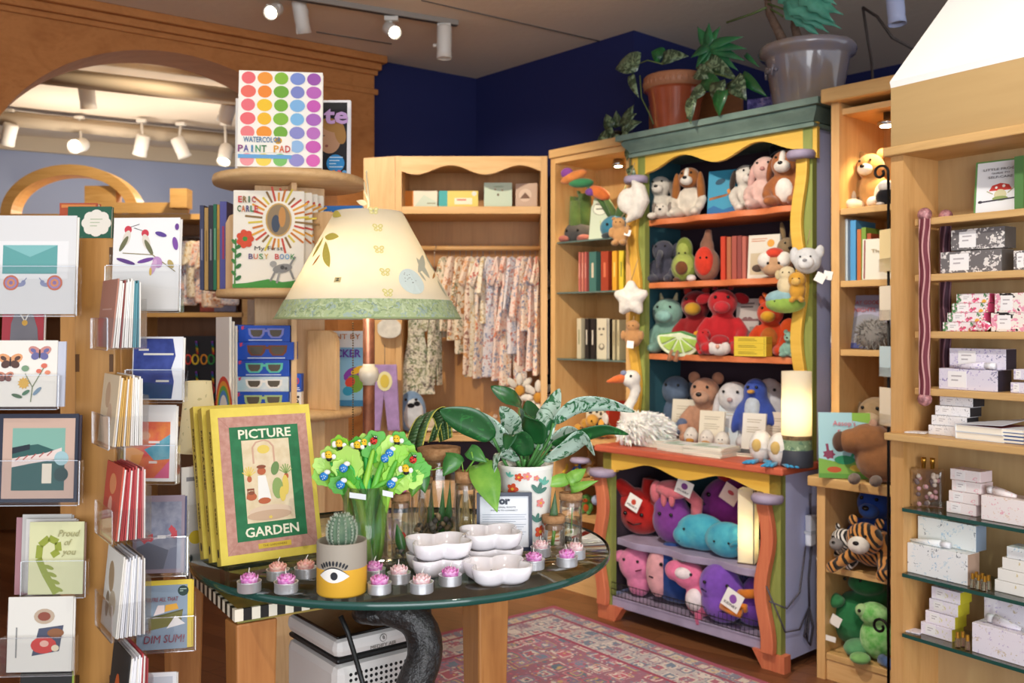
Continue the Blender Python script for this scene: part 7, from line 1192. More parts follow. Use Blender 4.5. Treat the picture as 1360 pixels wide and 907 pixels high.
t=plush('plush_bird_flower','orange plush paradise flower in a blue pot on the top glass shelf',Hf.at(818,.31,z),GPA,hh(818,.31,228,318),[('pot','#3a7a94',[(0,0,.16,.24,.2,.19)]),('stem','#5f7a44',[([(0,0,.3),(-.08,-.05,.5),(-.15,-.08,.62)],[.06,.05,.04])]),('stem','#4f6f40',[([(.05,0,.3),(.14,0,.55),(.18,0,.78)],[.09,.08,.03])]),('stem','#4f6f40',[([(-.05,0,.3),(-.25,-.05,.62),(-.42,-.1,.84)],[.05,.04,.05])]),('petal','#d9743a',[(-.22,-.1,.68,.18,.08,.09,(0,.5,0))]),('petal','#7a4a9a',[(-.34,-.12,.70,.1,.05,.06)]),('petal','#e08a4a',[(-.62,-.12,.94,.22,.09,.08,(0,-.3,0))]),('petal','#8a4a9a',[(-.72,-.14,1.0,.1,.05,.08)]),('petal','#3f8a5a',[(-.5,-.12,.84,.2,.09,.07)]),('foot','#2f3a40',[(.0,-.18,.03,.16,.12,.06)])]+eyes(.07,-.19,.2))
z=GZ[1]+.0005
for i,(px,c,th) in enumerate(((769.5,'#b9655a',.012),(773.5,'#c2705f',.012),(777.5,'#b05a52',.012),(787,'#3f6a62',.044),(803,'#9a3a22',.045),(816,'#d99a2c',.026),(825,'#d6bb34',.026))):
    spinebook(['first coral','second coral','third coral','teal','brick red','amber','yellow'][i]+' book spine on the middle glass shelf',Hf.at(px,.29,z),Hf.a,th,hh(px,.29,334,387),.14,c,'upright books on the middle glass shelf',title=['#d9a090','#d9a090','#d9a090','#c9b9a0','#c96a4a','#e8c46a','#8a8a3a'][i])
z=GZ[2]+.0005
for i,(px,c,th) in enumerate(((769,'#c9bd9f',.026),(779,'#2c2522',.022),(787,'#2a2220',.024),(815,'#b5a886',.014),(821,'#c2b590',.013))):
    spinebook(['cream','first black','second black','tan','right cream'][i]+' book spine on the lowest glass shelf',Hf.at(px,.29,z),Hf.a,th,hh(px,.29,423,476),.14,c,'upright books on the lowest glass shelf',title=['#8a8a6a','#d9d0c0','#d9d0c0','#8a7a5a','#8a7a5a'][i])
facebook('ivory book with a black animal drawing facing out on the lowest glass shelf',Hf.at(801,.31,z),Hf.a,.06,hh(801,.3,422,476),.02,'#d3c8ae',0,art=lambda a:[a.d(0,.3,.3,.26,'#7a6f60'),a.d(0,.32,.18,.16,'#d3c8ae'),a.d(-.2,.74,.12,.1,'#6a6054'),a.d(.2,.74,.12,.1,'#6a6054'),a.d(0,.6,.15,.06,'#6a6054')])
z=gc+.0006
t=carton('puzzle_box','cream box with small black animal prints at the back of the corner counter','box',Hf.at(794,.40,z),Hf.a+.2,.10,.05,.12,M('#d6ccb4')); Art(.10,.12,-.025).d(-.25,.75,.1,.08,'#2a2620').d(.1,.78,.08,.06,'#2a2620').d(.32,.72,.07,.09,'#4a4036').d(-.1,.5,.3,.05,'#8a7f6a').build(t)
spinebook('red book spine beside the cream animal box on the corner counter',Hf.at(807,.33,z),Hf.a,.02,.15,.12,'#b53a2c')
for i,(px,v,s,a) in enumerate(((784,.22,.085,.3),(797,.20,.11,-.2),(771,.19,.06,.5))):
    plush('plush_bee',['small black and gold striped plush bee beside the white goose','larger gold and black plush bee nearest the white goose','tiny striped plush bee lying at the left of the corner counter'][i],Hf.at(px,v,z),Hf.a+a,s,[('body',stripes('bee_stripe_plush','#1c1714','#c98f34',12,1.0),[(0,0,.42,.5,.4,.42)]),('head','#c9923c',[(-.1,-.3,.7,.3,.26,.28)]),('wing','#d9d4cc',[(.35,0,.8,.2,.08,.26)])]+eyes(.14,-.52,.74,.04),'plush bees on the corner counter')
for i,(px,v,c,w_) in enumerate(((757,.17,'#dfe3dc',.14),(752,.20,'#cfd6cc',.13))):
    t=thing('flat_booklet',['front','rear'][i]+' pale booklet lying flat at the left of the corner counter','booklet',Hf.at(px,v,z),Hf.a+.3+.3*i); MB().box(-w_/2,w_/2,-.05,.05,0,.006+.004*i).build('booklet_pages',PAPER,t); MB().box(-w_/2,w_/2,-.051,.051,.0062+.004*i,.0072+.004*i).build('cover',M(c),t)
# toys in the cubby beneath
for i,(px,zs,c,c2,h) in enumerate(((748,.5,'#d9b43a','#c23a30',.10),(768,.5,'#3f6ab0','#d9b43a',.08),(785,.5,'#b58a4a','#e6dccb',.11),(757,.33,'#d6cbb0','#3f8a5a',.12),(780,.33,'#5f9a4a','#d9642c',.10))):
    sit('plush_figure',['yellow','blue','tan','cream','green'][i]+' toy figure in the %s cubby under the corner counter'%['upper','upper','upper','lower','lower'][i],Hf.at(px,.30,zs+.0006),HA,h,c,['round','cat','long','round','side'][i],belly=c2,muz=c2)
# ================================================================ books and clothes in the corner cabinet
def kp(px,v,z): return Vector(((px-CX)/FP*(K.o.y+v),K.o.y+v,z))
KS=K.o.y/FP; z=kz+.0006
def kb(lab,x0,x1,y0,c,spine=None,art=None,v=.16,th=.03,rz=0,y1=272):
    Y=K.o.y+v; return facebook(lab,kp((x0+x1)/2,v,z),rz,(x1-x0)*Y/FP,(y1-y0)*Y/FP,th,c,-.06,art=art)
kb('white boxed book with an orange spine on the clothes cabinet shelf',536,581,246,'#d9d4c2',art=lambda a:[a.r(-.5,-.2,0,1,'#e08a2f'),a.p([(-.2,.1),(.5,.1),(.5,.4),(.1,.8)],'#c2cfc0'),a.r(.2,.45,.3,.36,'#8a8a70')],y1=271)
kb('yellow boxed book with a teal spine on the clothes cabinet shelf',583,635,246,'#dcc663',art=lambda a:[a.r(-.5,-.28,0,1,'#3fa5a8'),a.r(-.1,.35,.28,.62,'#e9dfc8'),a.r(-.04,.2,.48,.56,'#c97a6a'),a.d(.4,.85,.06,.06,'#cfd6d2')],y1=271)
kb('pale mint square book with small figures on the clothes cabinet shelf',643,680,234,'#bccdb9',art=lambda a:[a.d(0,.55,.04,.05,'#6a5f4a'),a.d(-.1,.75,.03,.03,'#a88f6a'),a.d(.15,.72,.03,.03,'#a88f6a'),a.d(.02,.85,.2,.03,'#9fb39a')],y1=270)
kb('taupe book with a brown mountain in an arch on the clothes cabinet shelf',685,714,233,'#b59a86',art=lambda a:[a.d(-.05,.55,.3,.3,'#cbb5a2',seg=20),a.p([(-.3,.42),(.2,.42),(-.05,.66)],'#6a4a38')],y1=268,rz=-.2)
FL=[floral('garment_print_%d'%i,b,c,sc,.42,.85,.25,sheen=.2) for i,(b,c,sc) in enumerate((('#e6d6bc',['#c98a45','#b5743a','#8a8a6a'],34),('#e9e0cc',['#d9b060','#b59a6a','#e9d6b0'],60),('#e6d0bb',['#c2784a','#d9a06a','#9a6a5a'],30),('#dcd6d6',['#7a86a8','#c27a6a','#a8b0c4'],40),('#e6cfc2',['#d07a5a','#8a90a8','#e0a58f'],36),('#ead9c6',['#c95f4f','#7f8aa8','#d9a87a'],42)))]
FOL=floral('foliage_print','#dfd9c6',['#5f7350','#8a8f6a','#a8a888','#6a5f58'],46,.5,.85,.3)
WIRE=mat('hanger_wire','#8a8078',.35,met=.8)
def garment(px,y1,mt,kind,lab,v=.17,rz=1.0,group='baby clothes on the rail',w=.20,y0=341,trim=None,rail=1.578):
    Y=K.o.y+v; zt_=H-(y0-HY)*Y/FP; h=(y1-y0)*Y/FP; t=thing('baby_garment',lab,'clothing',kp(px,v,zt_-h),rz,group)
    hw=w/2
    if kind=='romper': o=[(-.045,h),(-hw*.55,h-.012),(-hw*1.05,h-.13),(-hw*.80,h-.15),(-hw*.58,h-.09),(-hw*.6,h*.45),(-hw*.75,.0),(-hw*.15,.0),(0,h*.32),(hw*.15,0),(hw*.75,0),(hw*.6,h*.45),(hw*.58,h-.09),(hw*.80,h-.15),(hw*1.05,h-.13),(hw*.55,h-.012),(.045,h),(0,h-.02)]
    elif kind=='dress': o=[(-.04,h),(-hw*.5,h-.012),(-hw*.8,h-.07),(-hw*.6,h-.085),(-hw*.5,h-.06),(-hw*.5,h*.62),(-hw*1.1,0),(hw*1.1,0),(hw*.5,h*.62),(hw*.5,h-.06),(hw*.6,h-.085),(hw*.8,h-.07),(hw*.5,h-.012),(.04,h),(0,h-.02)]
    else: o=[(-.04,h),(-hw*.6,h-.012),(-hw*1.15,h*.45),(-hw*.9,h*.4),(-hw*.6,h*.62),(-hw*.62,0),(hw*.62,0),(hw*.6,h*.62),(hw*.9,h*.4),(hw*1.15,h*.45),(hw*.6,h-.012),(.04,h),(0,h-.02)]
    m=MB(); n=len(o); vs=[]
    for s_ in (-1,1):
        for x,z_ in o: vs.append((x,s_*(.010+.004*math.sin(z_*40+px))+.010*math.sin(x*30+px),z_))
    m.add(vs,[tuple(range(n)),tuple(range(2*n-1,n-1,-1))]+[((i+1)%n,i,n+i,n+(i+1)%n) for i in range(n)],0,False); m.build('cloth',mt,t,bevel=.004)
    if trim: MB().prism([(-hw*.5,h*.6),(hw*.5,h*.6),(hw*.5,h*.64),(-hw*.5,h*.64)],-.018,-.014).build('waist_band',M(trim),t)
    if rail: d=rail-(zt_-h)+.013; MB().tube([(-hw*.5,0,h-.02),(0,0,h+.005),(0,0,d-.022),(.011,0,d-.01),(.009,0,d),(0,0,d+.002)],.0016,5).build('hanger',WIRE,t)
kinds=['romper','top','dress']; pos=[(596,440,0,'top'),(603,446,2,'top'),(611,452,1,'romper'),(619,470,0,'top'),(627,497,2,'romper'),(634,500,1,'romper'),(641,502,5,'romper'),(650,430,1,'top'),(658,500,3,'romper'),(666,505,4,'romper'),(673,440,4,'dress'),(681,512,5,'romper'),(688,470,3,'top'),(696,485,4,'top'),(704,440,5,'top'),(711,492,4,'romper'),(717,498,5,'romper')]
nm=['tan and brown leaf print','soft gold print','rust flower print','blue grey flower print','coral and blue flower print','red and blue flower print']
for i,(px,y1,mi,kd) in enumerate(pos): garment(px,y1,FL[mi],kd,'%s baby %s, %s from the right end of the cabinet rail'%(nm[mi],{'romper':'romper','top':'shirt','dress':'dress'}[kd],['first','second','third','fourth','fifth','sixth','seventh','eighth','ninth','tenth','eleventh','twelfth','thirteenth','fourteenth','fifteenth','sixteenth','seventeenth'][len(pos)-1-i]),rz=.85+.25*math.sin(i*2.1),group='baby clothes on the rail')
garment(553,524,FOL,'dress','green foliage print baby dress hanging left of the rail below the lamp shade',v=.10,rz=.35,y0=400,group=None,rail=1.578,w=.17); garment(577,512,FOL,'romper','narrow green foliage print romper right of the foliage dress below the lamp shade',v=.14,rz=.9,y0=400,group=None,w=.16)
for i,px in enumerate((600,626,642)): garment(px,448-4*i,FL[[1,0,2][i]],'top','%s hem of a pale print shirt behind the lamp shade edge'%['left','middle','right'][i],v=.24,rz=.3,group='pale print shirts behind the rail row',w=.16)
# things hung at the cabinet's angled side and laid on its counter
t=thing('lavender_trousers','lavender baby trousers with a yellow fruit patch hanging left of the clothes cabinet','clothing',P(511,572,4.36),.1); s_=4.36/FP
MB().prism([(-16*s_,88*s_),(16*s_,88*s_),(20*s_,0),(4*s_,0),(-1*s_,46*s_),(-6*s_,0),(-20*s_,0)],-.01,.01).build('cloth',fab('#b596c9'),t,bevel=.005); MB().disc(0,66*s_,10*s_,13*s_,-.011,0,t=.002,seg=18).disc(0,66*s_,6*s_,9*s_,-.013,1,t=.002,seg=16).build('fruit_patch',[M('#e6dfa8'),M('#d9c04a')],t); MB().tube([(0,0,88*s_),(0,0,.40)],.0016,5).build('hanger',WIRE,t)
t=thing('white_bib','white scalloped bib hanging just under the lamp shade left of the clothes cabinet','bib',P(517,448,4.40),.05); MB().prism([(x,z) for x,z in [(-.055,.06),(-.03,.085),(.03,.085),(.055,.06)]]+[(.055*math.cos(a),.03+.035*math.sin(a)) for a in [-PI*i/10 for i in range(11)]],-.006,.006).build('cloth',fab('#ded9cd'),t,bevel=.003); MB().tube([(0,0,.085),(0,0,.22)],.0016,5).build('hanger',WIRE,t)
z=kc+.0006
t=plush('plush_penguin','pale blue and white plush penguin cushion on the clothes cabinet counter',kp(546,.08,z),.1,.20,[('body','#7f9cc0',[(0,0,.5,.36,.2,.5)]),('face','#d9dfe6',[(.05,-.12,.45,.25,.12,.38)]),('bow','#1c1c22',[(.0,-.22,.66,.09,.04,.06),(.14,-.2,.7,.08,.04,.06)])]+eyes(.12,-.22,.8,.035))
t=plush('plush_daisy','white plush daisy with a golden centre behind the plant at the right of the counter',kp(715,.10,z+.10),.0,.13,[('petal','#e6e0d4',[(.42*math.cos(a),0,.5+.42*math.sin(a),.24,.1,.13,(0,-a,0))]) for a in [2*PI*k/8 for k in range(8)]]+[('flower_centre','#c98f3a',[(0,-.08,.5,.2,.12,.2)])]); MB().tube([(0,0,.02),(0,.01,-.10)],.006,6).build('stem',fab('#6a8a4a'),t)
t=plush('plush_daisy','white plush daisy set higher and further left behind the aglaonema leaves',kp(690,.16,z+.13),.2,.13,[('petal','#e2dccf',[(.42*math.cos(a),0,.5+.42*math.sin(a),.24,.1,.13,(0,-a,0))]) for a in [2*PI*k/8 for k in range(8)]]+[('flower_centre','#c98f3a',[(0,-.08,.5,.2,.12,.2)])]); MB().tube([(0,0,.02),(0,.01,-.13)],.006,6).build('stem',fab('#6a8a4a'),t)
t=carton('white_box','white carton at the right end of the clothes cabinet counter','box',kp(714,.22,z),.1,.075,.07,.16,M('#e2ded6')); Art(.075,.16,-.035).lines(-.3,.3,[.5,.4,.3],'#b0aaa0',.02).build(t)
for i,(px,v,c,s) in enumerate(((572,.12,'#d9c9ad',.11),(602,.10,'#cbb48f',.10),(630,.14,'#e0d4bd',.12),(655,.10,'#d3b8a0',.09),(585,.2,'#c9a78a',.12))):
    plush('folded_hat',['cream','tan','ivory','rose beige','brown beige'][i]+' knitted baby hat lying on the clothes cabinet counter',kp(px,v,z),.3*i,s,[('hat_body',c,[(0,0,.3,.5,.42,.3),(0,0,.5,.3,.26,.22)]),('pompom',c,[(.1,-.05,.8,.13,.13,.13)]),('brim','#e2d9c8',[(0,0,.12,.54,.46,.11)])],cat='hat')
for i,(px,c) in enumerate(((536,'#8a5f3a'),(575,'#9a6c42'))):
    q=kp(px,.06,kc-.2195); t=thing('wicker_basket',['left','right'][i]+' small woven basket in the cubby under the clothes cabinet counter','basket',q); MB().lathe([(.06,0),(.072,.10),(.075,.105),(.07,.105),(.055,.01),(0,.008)],20).build('woven_body',mat('wicker','#8a6238',.7,'#6a4726',60,bump=.004,bs=90),t)
# ================================================================ room beyond the arch
FY=5.25; s5=FY/FP
t=thing('arched_bookcase','honey wood bookcase with a rounded arch on top in the room beyond the arch','bookcase',(0,FY,0)); X=lambda px:(px-CX)*s5
HON=wood('honey_wood','#c6924c','#dcae6a',axis=0); zT=H-(284-HY)*s5
MB().box(X(-60),X(330),0,.3,zT-.03,zT).build('top_board',HON,t); MB().box(X(150),X(252),-.03,.0,zT+.001,zT+.06).build('upper_rail',HON,t); MB().box(X(110),X(152),.02,.10,zT+.001,zT+.16).build('block',HON,t); MB().box(X(236),X(258),-.12,-.031,zT+.02,zT+.125).build('bracket',HON,t)
r2,r1=92*s5,78*s5; ac=[(X(92)+r2*math.cos(PI*i/28),zT+(r2-.11)*math.sin(PI*i/28)) for i in range(29)]+[(X(92)+r1*math.cos(PI*i/28),zT+(r1-.11)*math.sin(PI*i/28)) for i in range(28,-1,-1)]
MB().prism(ac,.0,.12).build('arch',HON,t)
for px in (-58,180,325): MB().box(X(px)-.015,X(px)+.015,0,.3,0,zT-.031).build('side_panel',HON,t)
for py in (415,560): MB().box(X(-56),X(323),.0,.3,H-(py-HY)*s5-.025,H-(py-HY)*s5).build('shelf',HON,t)
MB().box(X(-56),X(323),.285,.3,0,zT-.031).build('back_panel',wood('dark_back_wood','#6f4a2a','#7f5634'),t); MB().tube([(X(185),.12,zT-.12),(X(320),.12,zT-.12)],.01,8).build('clothes_rail',WIRE,t)
def bx5(px,py,v=0): return Vector((X(px),FY+v,H-(py-HY)*s5))
for i,(px,y1,c,wd) in enumerate(((222,398,0,.10),(240,405,3,.11),(252,395,1,.10),(263,402,4,.10),(275,408,5,.12),(286,400,2,.11),(298,405,3,.10))):
    q=bx5(px,y1,.10); h=(y1-318)*s5; t=thing('baby_garment','%s garment on the rail beyond the arch'%['gold print','blue print','cream print','coral print','red print','rust print','grey blue print'][i],'clothing',q,.5+.2*(i%3),'clothes on the far rail'); w=wd
    MB().prism([(-.03,h),(-w*.6,h-.015),(-w*.9,h*.55),(-w*.55,h*.6),(-w*.5,0),(w*.5,0),(w*.55,h*.6),(w*.9,h*.55),(w*.6,h-.015),(.03,h)],-.02,.02).build('cloth',FL[c],t,bevel=.01); MB().tube([(0,0,h),(0,.02,zT-.11-q.z)],.002,4).build('hanger',WIRE,t)
plush('plush_toy','blue grey plush toy lying on the dark far shelf beyond the card rack',bx5(212,414,.12)+Vector((0,0,.001)),.2,.16,[('body','#4f6f8f',[(0,0,.35,.55,.35,.35),(.4,-.05,.55,.3,.28,.3)])]+eyes(.3,-.3,.6))
for i,(px,c) in enumerate(((200,'#c9b8a0'),(268,'#b5655a'),(286,'#8a8aa0'))): carton('folded_stack',['cream','dusty red','grey'][i]+' folded cloth stack on the far shelf beyond the arch','folded clothes',bx5(px,414,.2)+Vector((0,0,.001)),.1*i,.12,.14,.05,fab(c))
RBG=['#e0453a','#f0a030','#f2d43a','#3f9a4a','#3a78c4','#7a3fa8']
pan=tag(MB().box(X(244),X(306),-.012,-.002,H-(532-HY)*s5,H-(446-HY)*s5).build('sunglasses_board',M('#17151a')),'black display board holding rainbow sunglasses beyond the arch','display board'); pan.location=(0,FY,0)
for r_ in range(2):
    for c_ in range(3):
        q=bx5(256+21*c_,482+40*r_,-.014); t=thing('rainbow_sunglasses','rainbow striped sunglasses hanging on the black board, %s row, %s'%(['upper','lower'][r_],['left','middle','right'][c_]),'sunglasses',q,0,'rainbow sunglasses on the board')
        for s_ in (-1,1): MB().tube([(s_*.02+.017*math.cos(a),-.004,.02+.026*math.sin(a)) for a in [2*PI*k/14 for k in range(15)]],.004,5).build('lens_rim',M(RBG[(r_*3+c_+(s_>0)*2)%6]),t)
        m=MB(); 
        for k in range(6): m.tube([(.04*(1 if c_%2 else -1)*0+.036,-.006-.004*k,.05+.012*k),(.036-.004,-.01-.004*k,.062+.012*k)],.0055,5,k)
        m.build('striped_temple',[M(c) for c in RBG],t)
for i in range(2):
    t=thing('red_basket',['left','right'][i]+' red plastic basket under the sunglasses board beyond the arch','basket',bx5(270+24*i,560,.1)+Vector((0,0,.001)),0,'red baskets beyond the arch'); MB().lathe([(.038,0),(.046,.09),(.048,.092),(.044,.092),(.036,.004),(0,.003)],4,M=Matrix.Rotation(PI/4,4,'Z'),sm=False).build('basket_body',M('#b5231f'),t); MB().tube([(-.045,0,.09),(-.03,0,.13),(.03,0,.13),(.045,0,.09)],.003,5).build('handle',M('#b5231f'),t)
# green book and red books behind the rack
t=thing('side_pedestal','tall narrow wooden pedestal holding the green book behind the card rack','pedestal',(P(112,0,2.3).x,2.3,0)); zp=H-(318-HY)*2.3/FP; MB().box(-.06,.06,0,.12,0,zp-.02).build('post',RW1,t,bevel=.003); MB().box(-.085,.085,-.02,.14,zp-.0199,zp).build('top_board',RW1,t,bevel=.003)
t=facebook('dark green book with a white cloud shaped label above the card rack',(P(112,0,2.3).x,2.33,zp+.0005),0,59*2.3/FP,45*2.3/FP,.012,'#1f5c48',-.08,art=lambda a:[*[a.d(.16+.2*math.cos(k*PI/4),.5+.24*math.sin(k*PI/4),.14,.13,'#e9e6dc') for k in range(8)],a.d(.16,.5,.26,.2,'#e9e6dc'),a.lines(.02,.3,[.6,.5,.4],'#b9c4a8',.03),a.p([(-.46,.1),(-.2,.14),(-.3,.6),(-.42,.4)],'#3f8a5a')])
facebook('orange red book showing its top edge behind the dark green book',(P(110,0,2.4).x,2.385,zp+.0005),0,50*2.4/FP,51*2.4/FP,.02,'#b5502f',-.02,art=lambda a:a.r(-.45,.45,.88,.96,'#d98a4a'))
# small cream lamp and leaflets between rack and yellow books
lq=Vector((TA.x+E1.x*.06-E1.y*.455,TA.y+E1.y*.06+E1.x*.455,.7525)); t=thing('small_cream_lamp','small lamp with a cream flower dotted shade behind the yellow books','lamp',lq); k2=lq.y/FP
za_=H-(600-HY)*k2-lq.z; zb_=H-(506-HY)*k2-lq.z
MB().lathe([(0,0),(.03,0),(.03,.008),(.008,.02),(.006,za_+.05),(0,za_+.05)],16).build('lamp_base',COP,t); MB().lathe([(.040,za_),(.0255,zb_),(.0245,zb_),(.039,za_),(.04,za_)],32,cap=False).build('lamp_shade',floral('cream_speckle_shade','#e9dcae',['#a8b08a','#c9bf8f'],90,.25,.8,dens=.35),t)
t=thing('leaflet_holder','clear acrylic holder with white booklets left of the yellow books','holder',(TA.x+E1.x*.035-E1.y*.30,TA.y+E1.y*.035+E1.x*.30,.7525),.6); MB().box(-.045,.045,-.02,-.0185,0,.12).box(-.045,.045,.0185,.02,0,.16).box(-.045,.045,-.0184,.0184,0,.002).build('acrylic_tray',ACRYL,t)
for i,c in enumerate(('#e6e4e0','#c9a8b8','#dcdad6')):
    o=thing('booklet',['front white','middle printed','rear white'][i]+' booklet in the clear holder left of the yellow books','booklet',t.location+Vector((.006*i,.010*i-.01,.0028)),.6,'booklets in the clear holder'); MB().box(-.042,.042,-.002,.002,0,.185).build('booklet_pages',M(c),o); Art(.084,.185,-.002).d(.1,.6,.2,.2,RBG[i]).d(-.2,.3,.15,.15,RBG[i+2]).r(-.4,.4,.86,.9,'#8a8a90').build(o)
# ================================================================ plants on top of the cabinets
zh_=2.0062
TERR=mat('terracotta_glaze','#9c4a2c',.22,'#b0583a',8,coat=.6); GRYG=mat('grey_pot_glaze','#7f7b86',.15,'#8c7d70',7,coat=.8); SOIL=mat('dark_soil','#3d2a1e'); VINE=mat('vine_stem','#5a6a3a',.6)
SILV=aglao('silver_vein_leaf','#33472f','#7f9470',38,.52); DKL=mat('deep_green_leaf','#1f5a38',.35,'#2f7a48',20,coat=.3); TEALL=mat('blue_green_leaf','#3f8a74',.4,'#5aa58c',18,coat=.2)
v1=.34; u1=Hf.ua(897,v1); q=Hf.w(u1,v1,zh_); k=q.y/FP; t=thing('terracotta_pot_plant','glossy terracotta pot with trailing silver veined leaves on top of the hutch','potted plant',q,Hf.a)
r=41*k; hp_=78*k
MB().lathe([(0,0),(r*.66,0),(r*.68,.006),(r*.90,hp_*.74),(r*.92,hp_*.76),(r*1.0,hp_*.78),(r*1.02,hp_*.97),(r*.97,hp_),(r*.9,hp_),(r*.86,hp_*.86),(0,hp_*.85)],40).build('pot',TERR,t)
m=MB()
for j in range(36): a=2*PI*j/36; m.ell((r*1.01*math.cos(a),r*1.01*math.sin(a),hp_*.88),(.006,.006,hp_*.055),seg=6,rings=5)
m.build('rim_beading',mat('terracotta_rim','#a8704f',.5),t); MB().lathe([(r*.99,hp_*.775),(r*1.022,hp_*.78),(r*1.03,hp_*.975),(r*.985,hp_*1.004),(r*.9,hp_*1.004)],40,cap=False).build('rim_band',mat('terracotta_rim','#a8704f'),t)
def w2(px,py,v): return Hf.w(Hf.ua(px,v),v,Hf.za(px,py,v))
Tinv=(Matrix.Translation(q)@Matrix.Rotation(Hf.a,4,'Z')).inverted()
def lf(root,Ti,px0,py0,px1,py1,w_,v,mt,dv=-.03,notch=True,waves=0,lo=.4,name='leaf',n=8):
    a=Ti@w2(px0,py0,v); b=Ti@w2(px1,py1,v+dv); L=(b-a).length; MB().leaf(a,b-a,L*1.08,w_*(1.35 if mt in (SILV,AG1) else 1),lo,up=(0,-1,.25),n=n,fold=.16,notch=notch,tip=.7,waves=waves).build(name,mt,root,solid=.001)
for a in ((850,83,812,86,.075,.22,SILV),(838,100,842,125,.03,.2,SILV),(880,78,905,70,.05,.30,SILV),(925,95,945,98,.05,.2,SILV),(935,105,960,120,.05,.19,AG1),(955,108,950,140,.055,.17,SILV),(975,105,985,128,.06,.2,SILV),(985,100,1010,122,.035,.22,AG1),(935,118,912,132,.045,.12,SILV),(920,130,912,160,.04,.10,SILV),(960,120,950,150,.05,.13,AG1),(990,72,1003,85,.02,.3,DKL),(880,75,865,68,.05,.33,AG1),(940,80,970,100,.05,.25,SILV)): lf(t,Tinv,*a)
for f in range(9):                      # the lobed leaf
    an=-.5+f*.42; cx_,cy_=950,66; lf(t,Tinv,cx_-8,cy_-4,cx_+38*math.cos(an)*(1 if f<7 else .8)-4,cy_+36*math.sin(an)-2,.045,.26,DKL,-.02,False,lo=.2,name='lobed_leaf')
for f in range(3): lf(t,Tinv,942,62,925+14*f,36-4*(f%2),.05,.27,DKL,-.01,False,lo=.2,name='lobed_leaf')
for pts in ([(850,100),(852,130),(862,150),(868,165)],[(935,90),(932,110),(918,140),(912,158)],[(880,85),(860,80),(850,84)],[(925,90),(950,98),(975,104)]):
    MB().tube([Tinv@w2(x,y,.2) for x,y in pts],.003,5).build('vine',VINE,t)
MB().tube([Tinv@w2(935,88,.3),Tinv@w2(945,66,.26)],.004,5).build('stalk',VINE,t)
b=Hf.w(Hf.ua(900,.485),.485,zh_); t=thing('wooden_board','brown wooden board leaning upright behind the terracotta pot','board',b,Hf.a); MB().box(-.16,.34,-.008,.008,0,.20).build('board',wood('dark_board','#7a4a2a','#8f5a34',axis=0),t,bevel=.003)
q=Hf.at(1012,.44,zh_); t=thing('violet_card','violet flowered card standing between the two big pots','card',q,Hf.a+.3); MB().box(-.06,.06,-.003,.003,0,.115).build('card_front',floral('violet_print','#6a62a8',['#8f86c9','#4f4a8a','#b5a0d0'],50,.5),t)
v2=.35; u2=Hf.ua(1072,v2); q=Hf.w(u2,v2,zh_); k=q.y/FP; t=thing('grey_pot_plant','large glossy grey pot with a thick stemmed plant on the hutch top','potted plant',q,Hf.a); r=61*k; h=86*k
MB().lathe([(0,0),(r*.68,0),(r*.70,.006),(r*.88,h*.78),(r*.90,h*.82),(r*1.0,h*.86),(r*1.04,h*.92),(r*1.02,h*.985),(r*.94,h),(r*.84,h*.96),(r*.82,h*.85),(0,h*.84)],48).build('pot',GRYG,t)
m=MB(); 
for j in range(9): a=PI+.25+.12*j; m.tube([(r*.86*math.cos(a),r*.86*math.sin(a),h*(.60+.06*math.sin(j*1.6))),(r*.87*math.cos(a+.1),r*.87*math.sin(a+.1),h*(.64+.06*math.sin(j*2.1)))],.006,6)
m.build('relief_swag',GRYG,t)
Ti=(Matrix.Translation(q)@Matrix.Rotation(Hf.a,4,'Z')).inverted(); TRK=mat('scarred_stem','#5a4438',.8,'#7a6250',60,bump=.006,bs=80)
MB().tube([Ti@w2(1042,60,.34),Ti@w2(1032,38,.33),Ti@w2(1022,18,.32),Ti@w2(1018,-8,.31)],[.020,.017,.015,.012],9).build('trunk',TRK,t); MB().tube([Ti@w2(1062,58,.36),Ti@w2(1055,35,.35),Ti@w2(1056,5,.35)],[.018,.015,.012],9).build('trunk',TRK,t)
for pts in ([(1018,10),(1000,18),(965,30)],[(1020,5),(1040,12),(1060,20)],[(1020,0),(1040,-6),(1070,-10)],[(1024,12),(1034,18),(1040,22)]): MB().tube([Ti@w2(x,y,.30) for x,y in pts],.0045,6).build('stalk',VINE,t)
for a in ((1040,8,1082,42,.05,.28),(1040,2,1105,28,.06,.26),(1045,-8,1108,10,.07,.27),(1060,-12,1100,22,.055,.25),(1050,8,1092,36,.045,.27),(1035,-12,1060,20,.05,.29),(1070,-20,1104,0,.06,.28)): lf(t,Ti,*a,TEALL,-.02,False,1,.3,'lobed_leaf')
MB().lathe([(0,h*.845),(r*.8,h*.845),(0,h*.87)],20).build('soil',SOIL,t)
q=Hf.at(1128,.40,2.0206); t=thing('mosaic_cone','small pale speckled cone ornament right of the big grey pot','ornament',q); MB().lathe([(0,0),(.022,0),(.003,.07),(0,.072)],16).build('cone',floral('mosaic_speckle','#c9c2b0',['#8a8a90','#b5a58a','#d9d3c4'],90,.4),t)
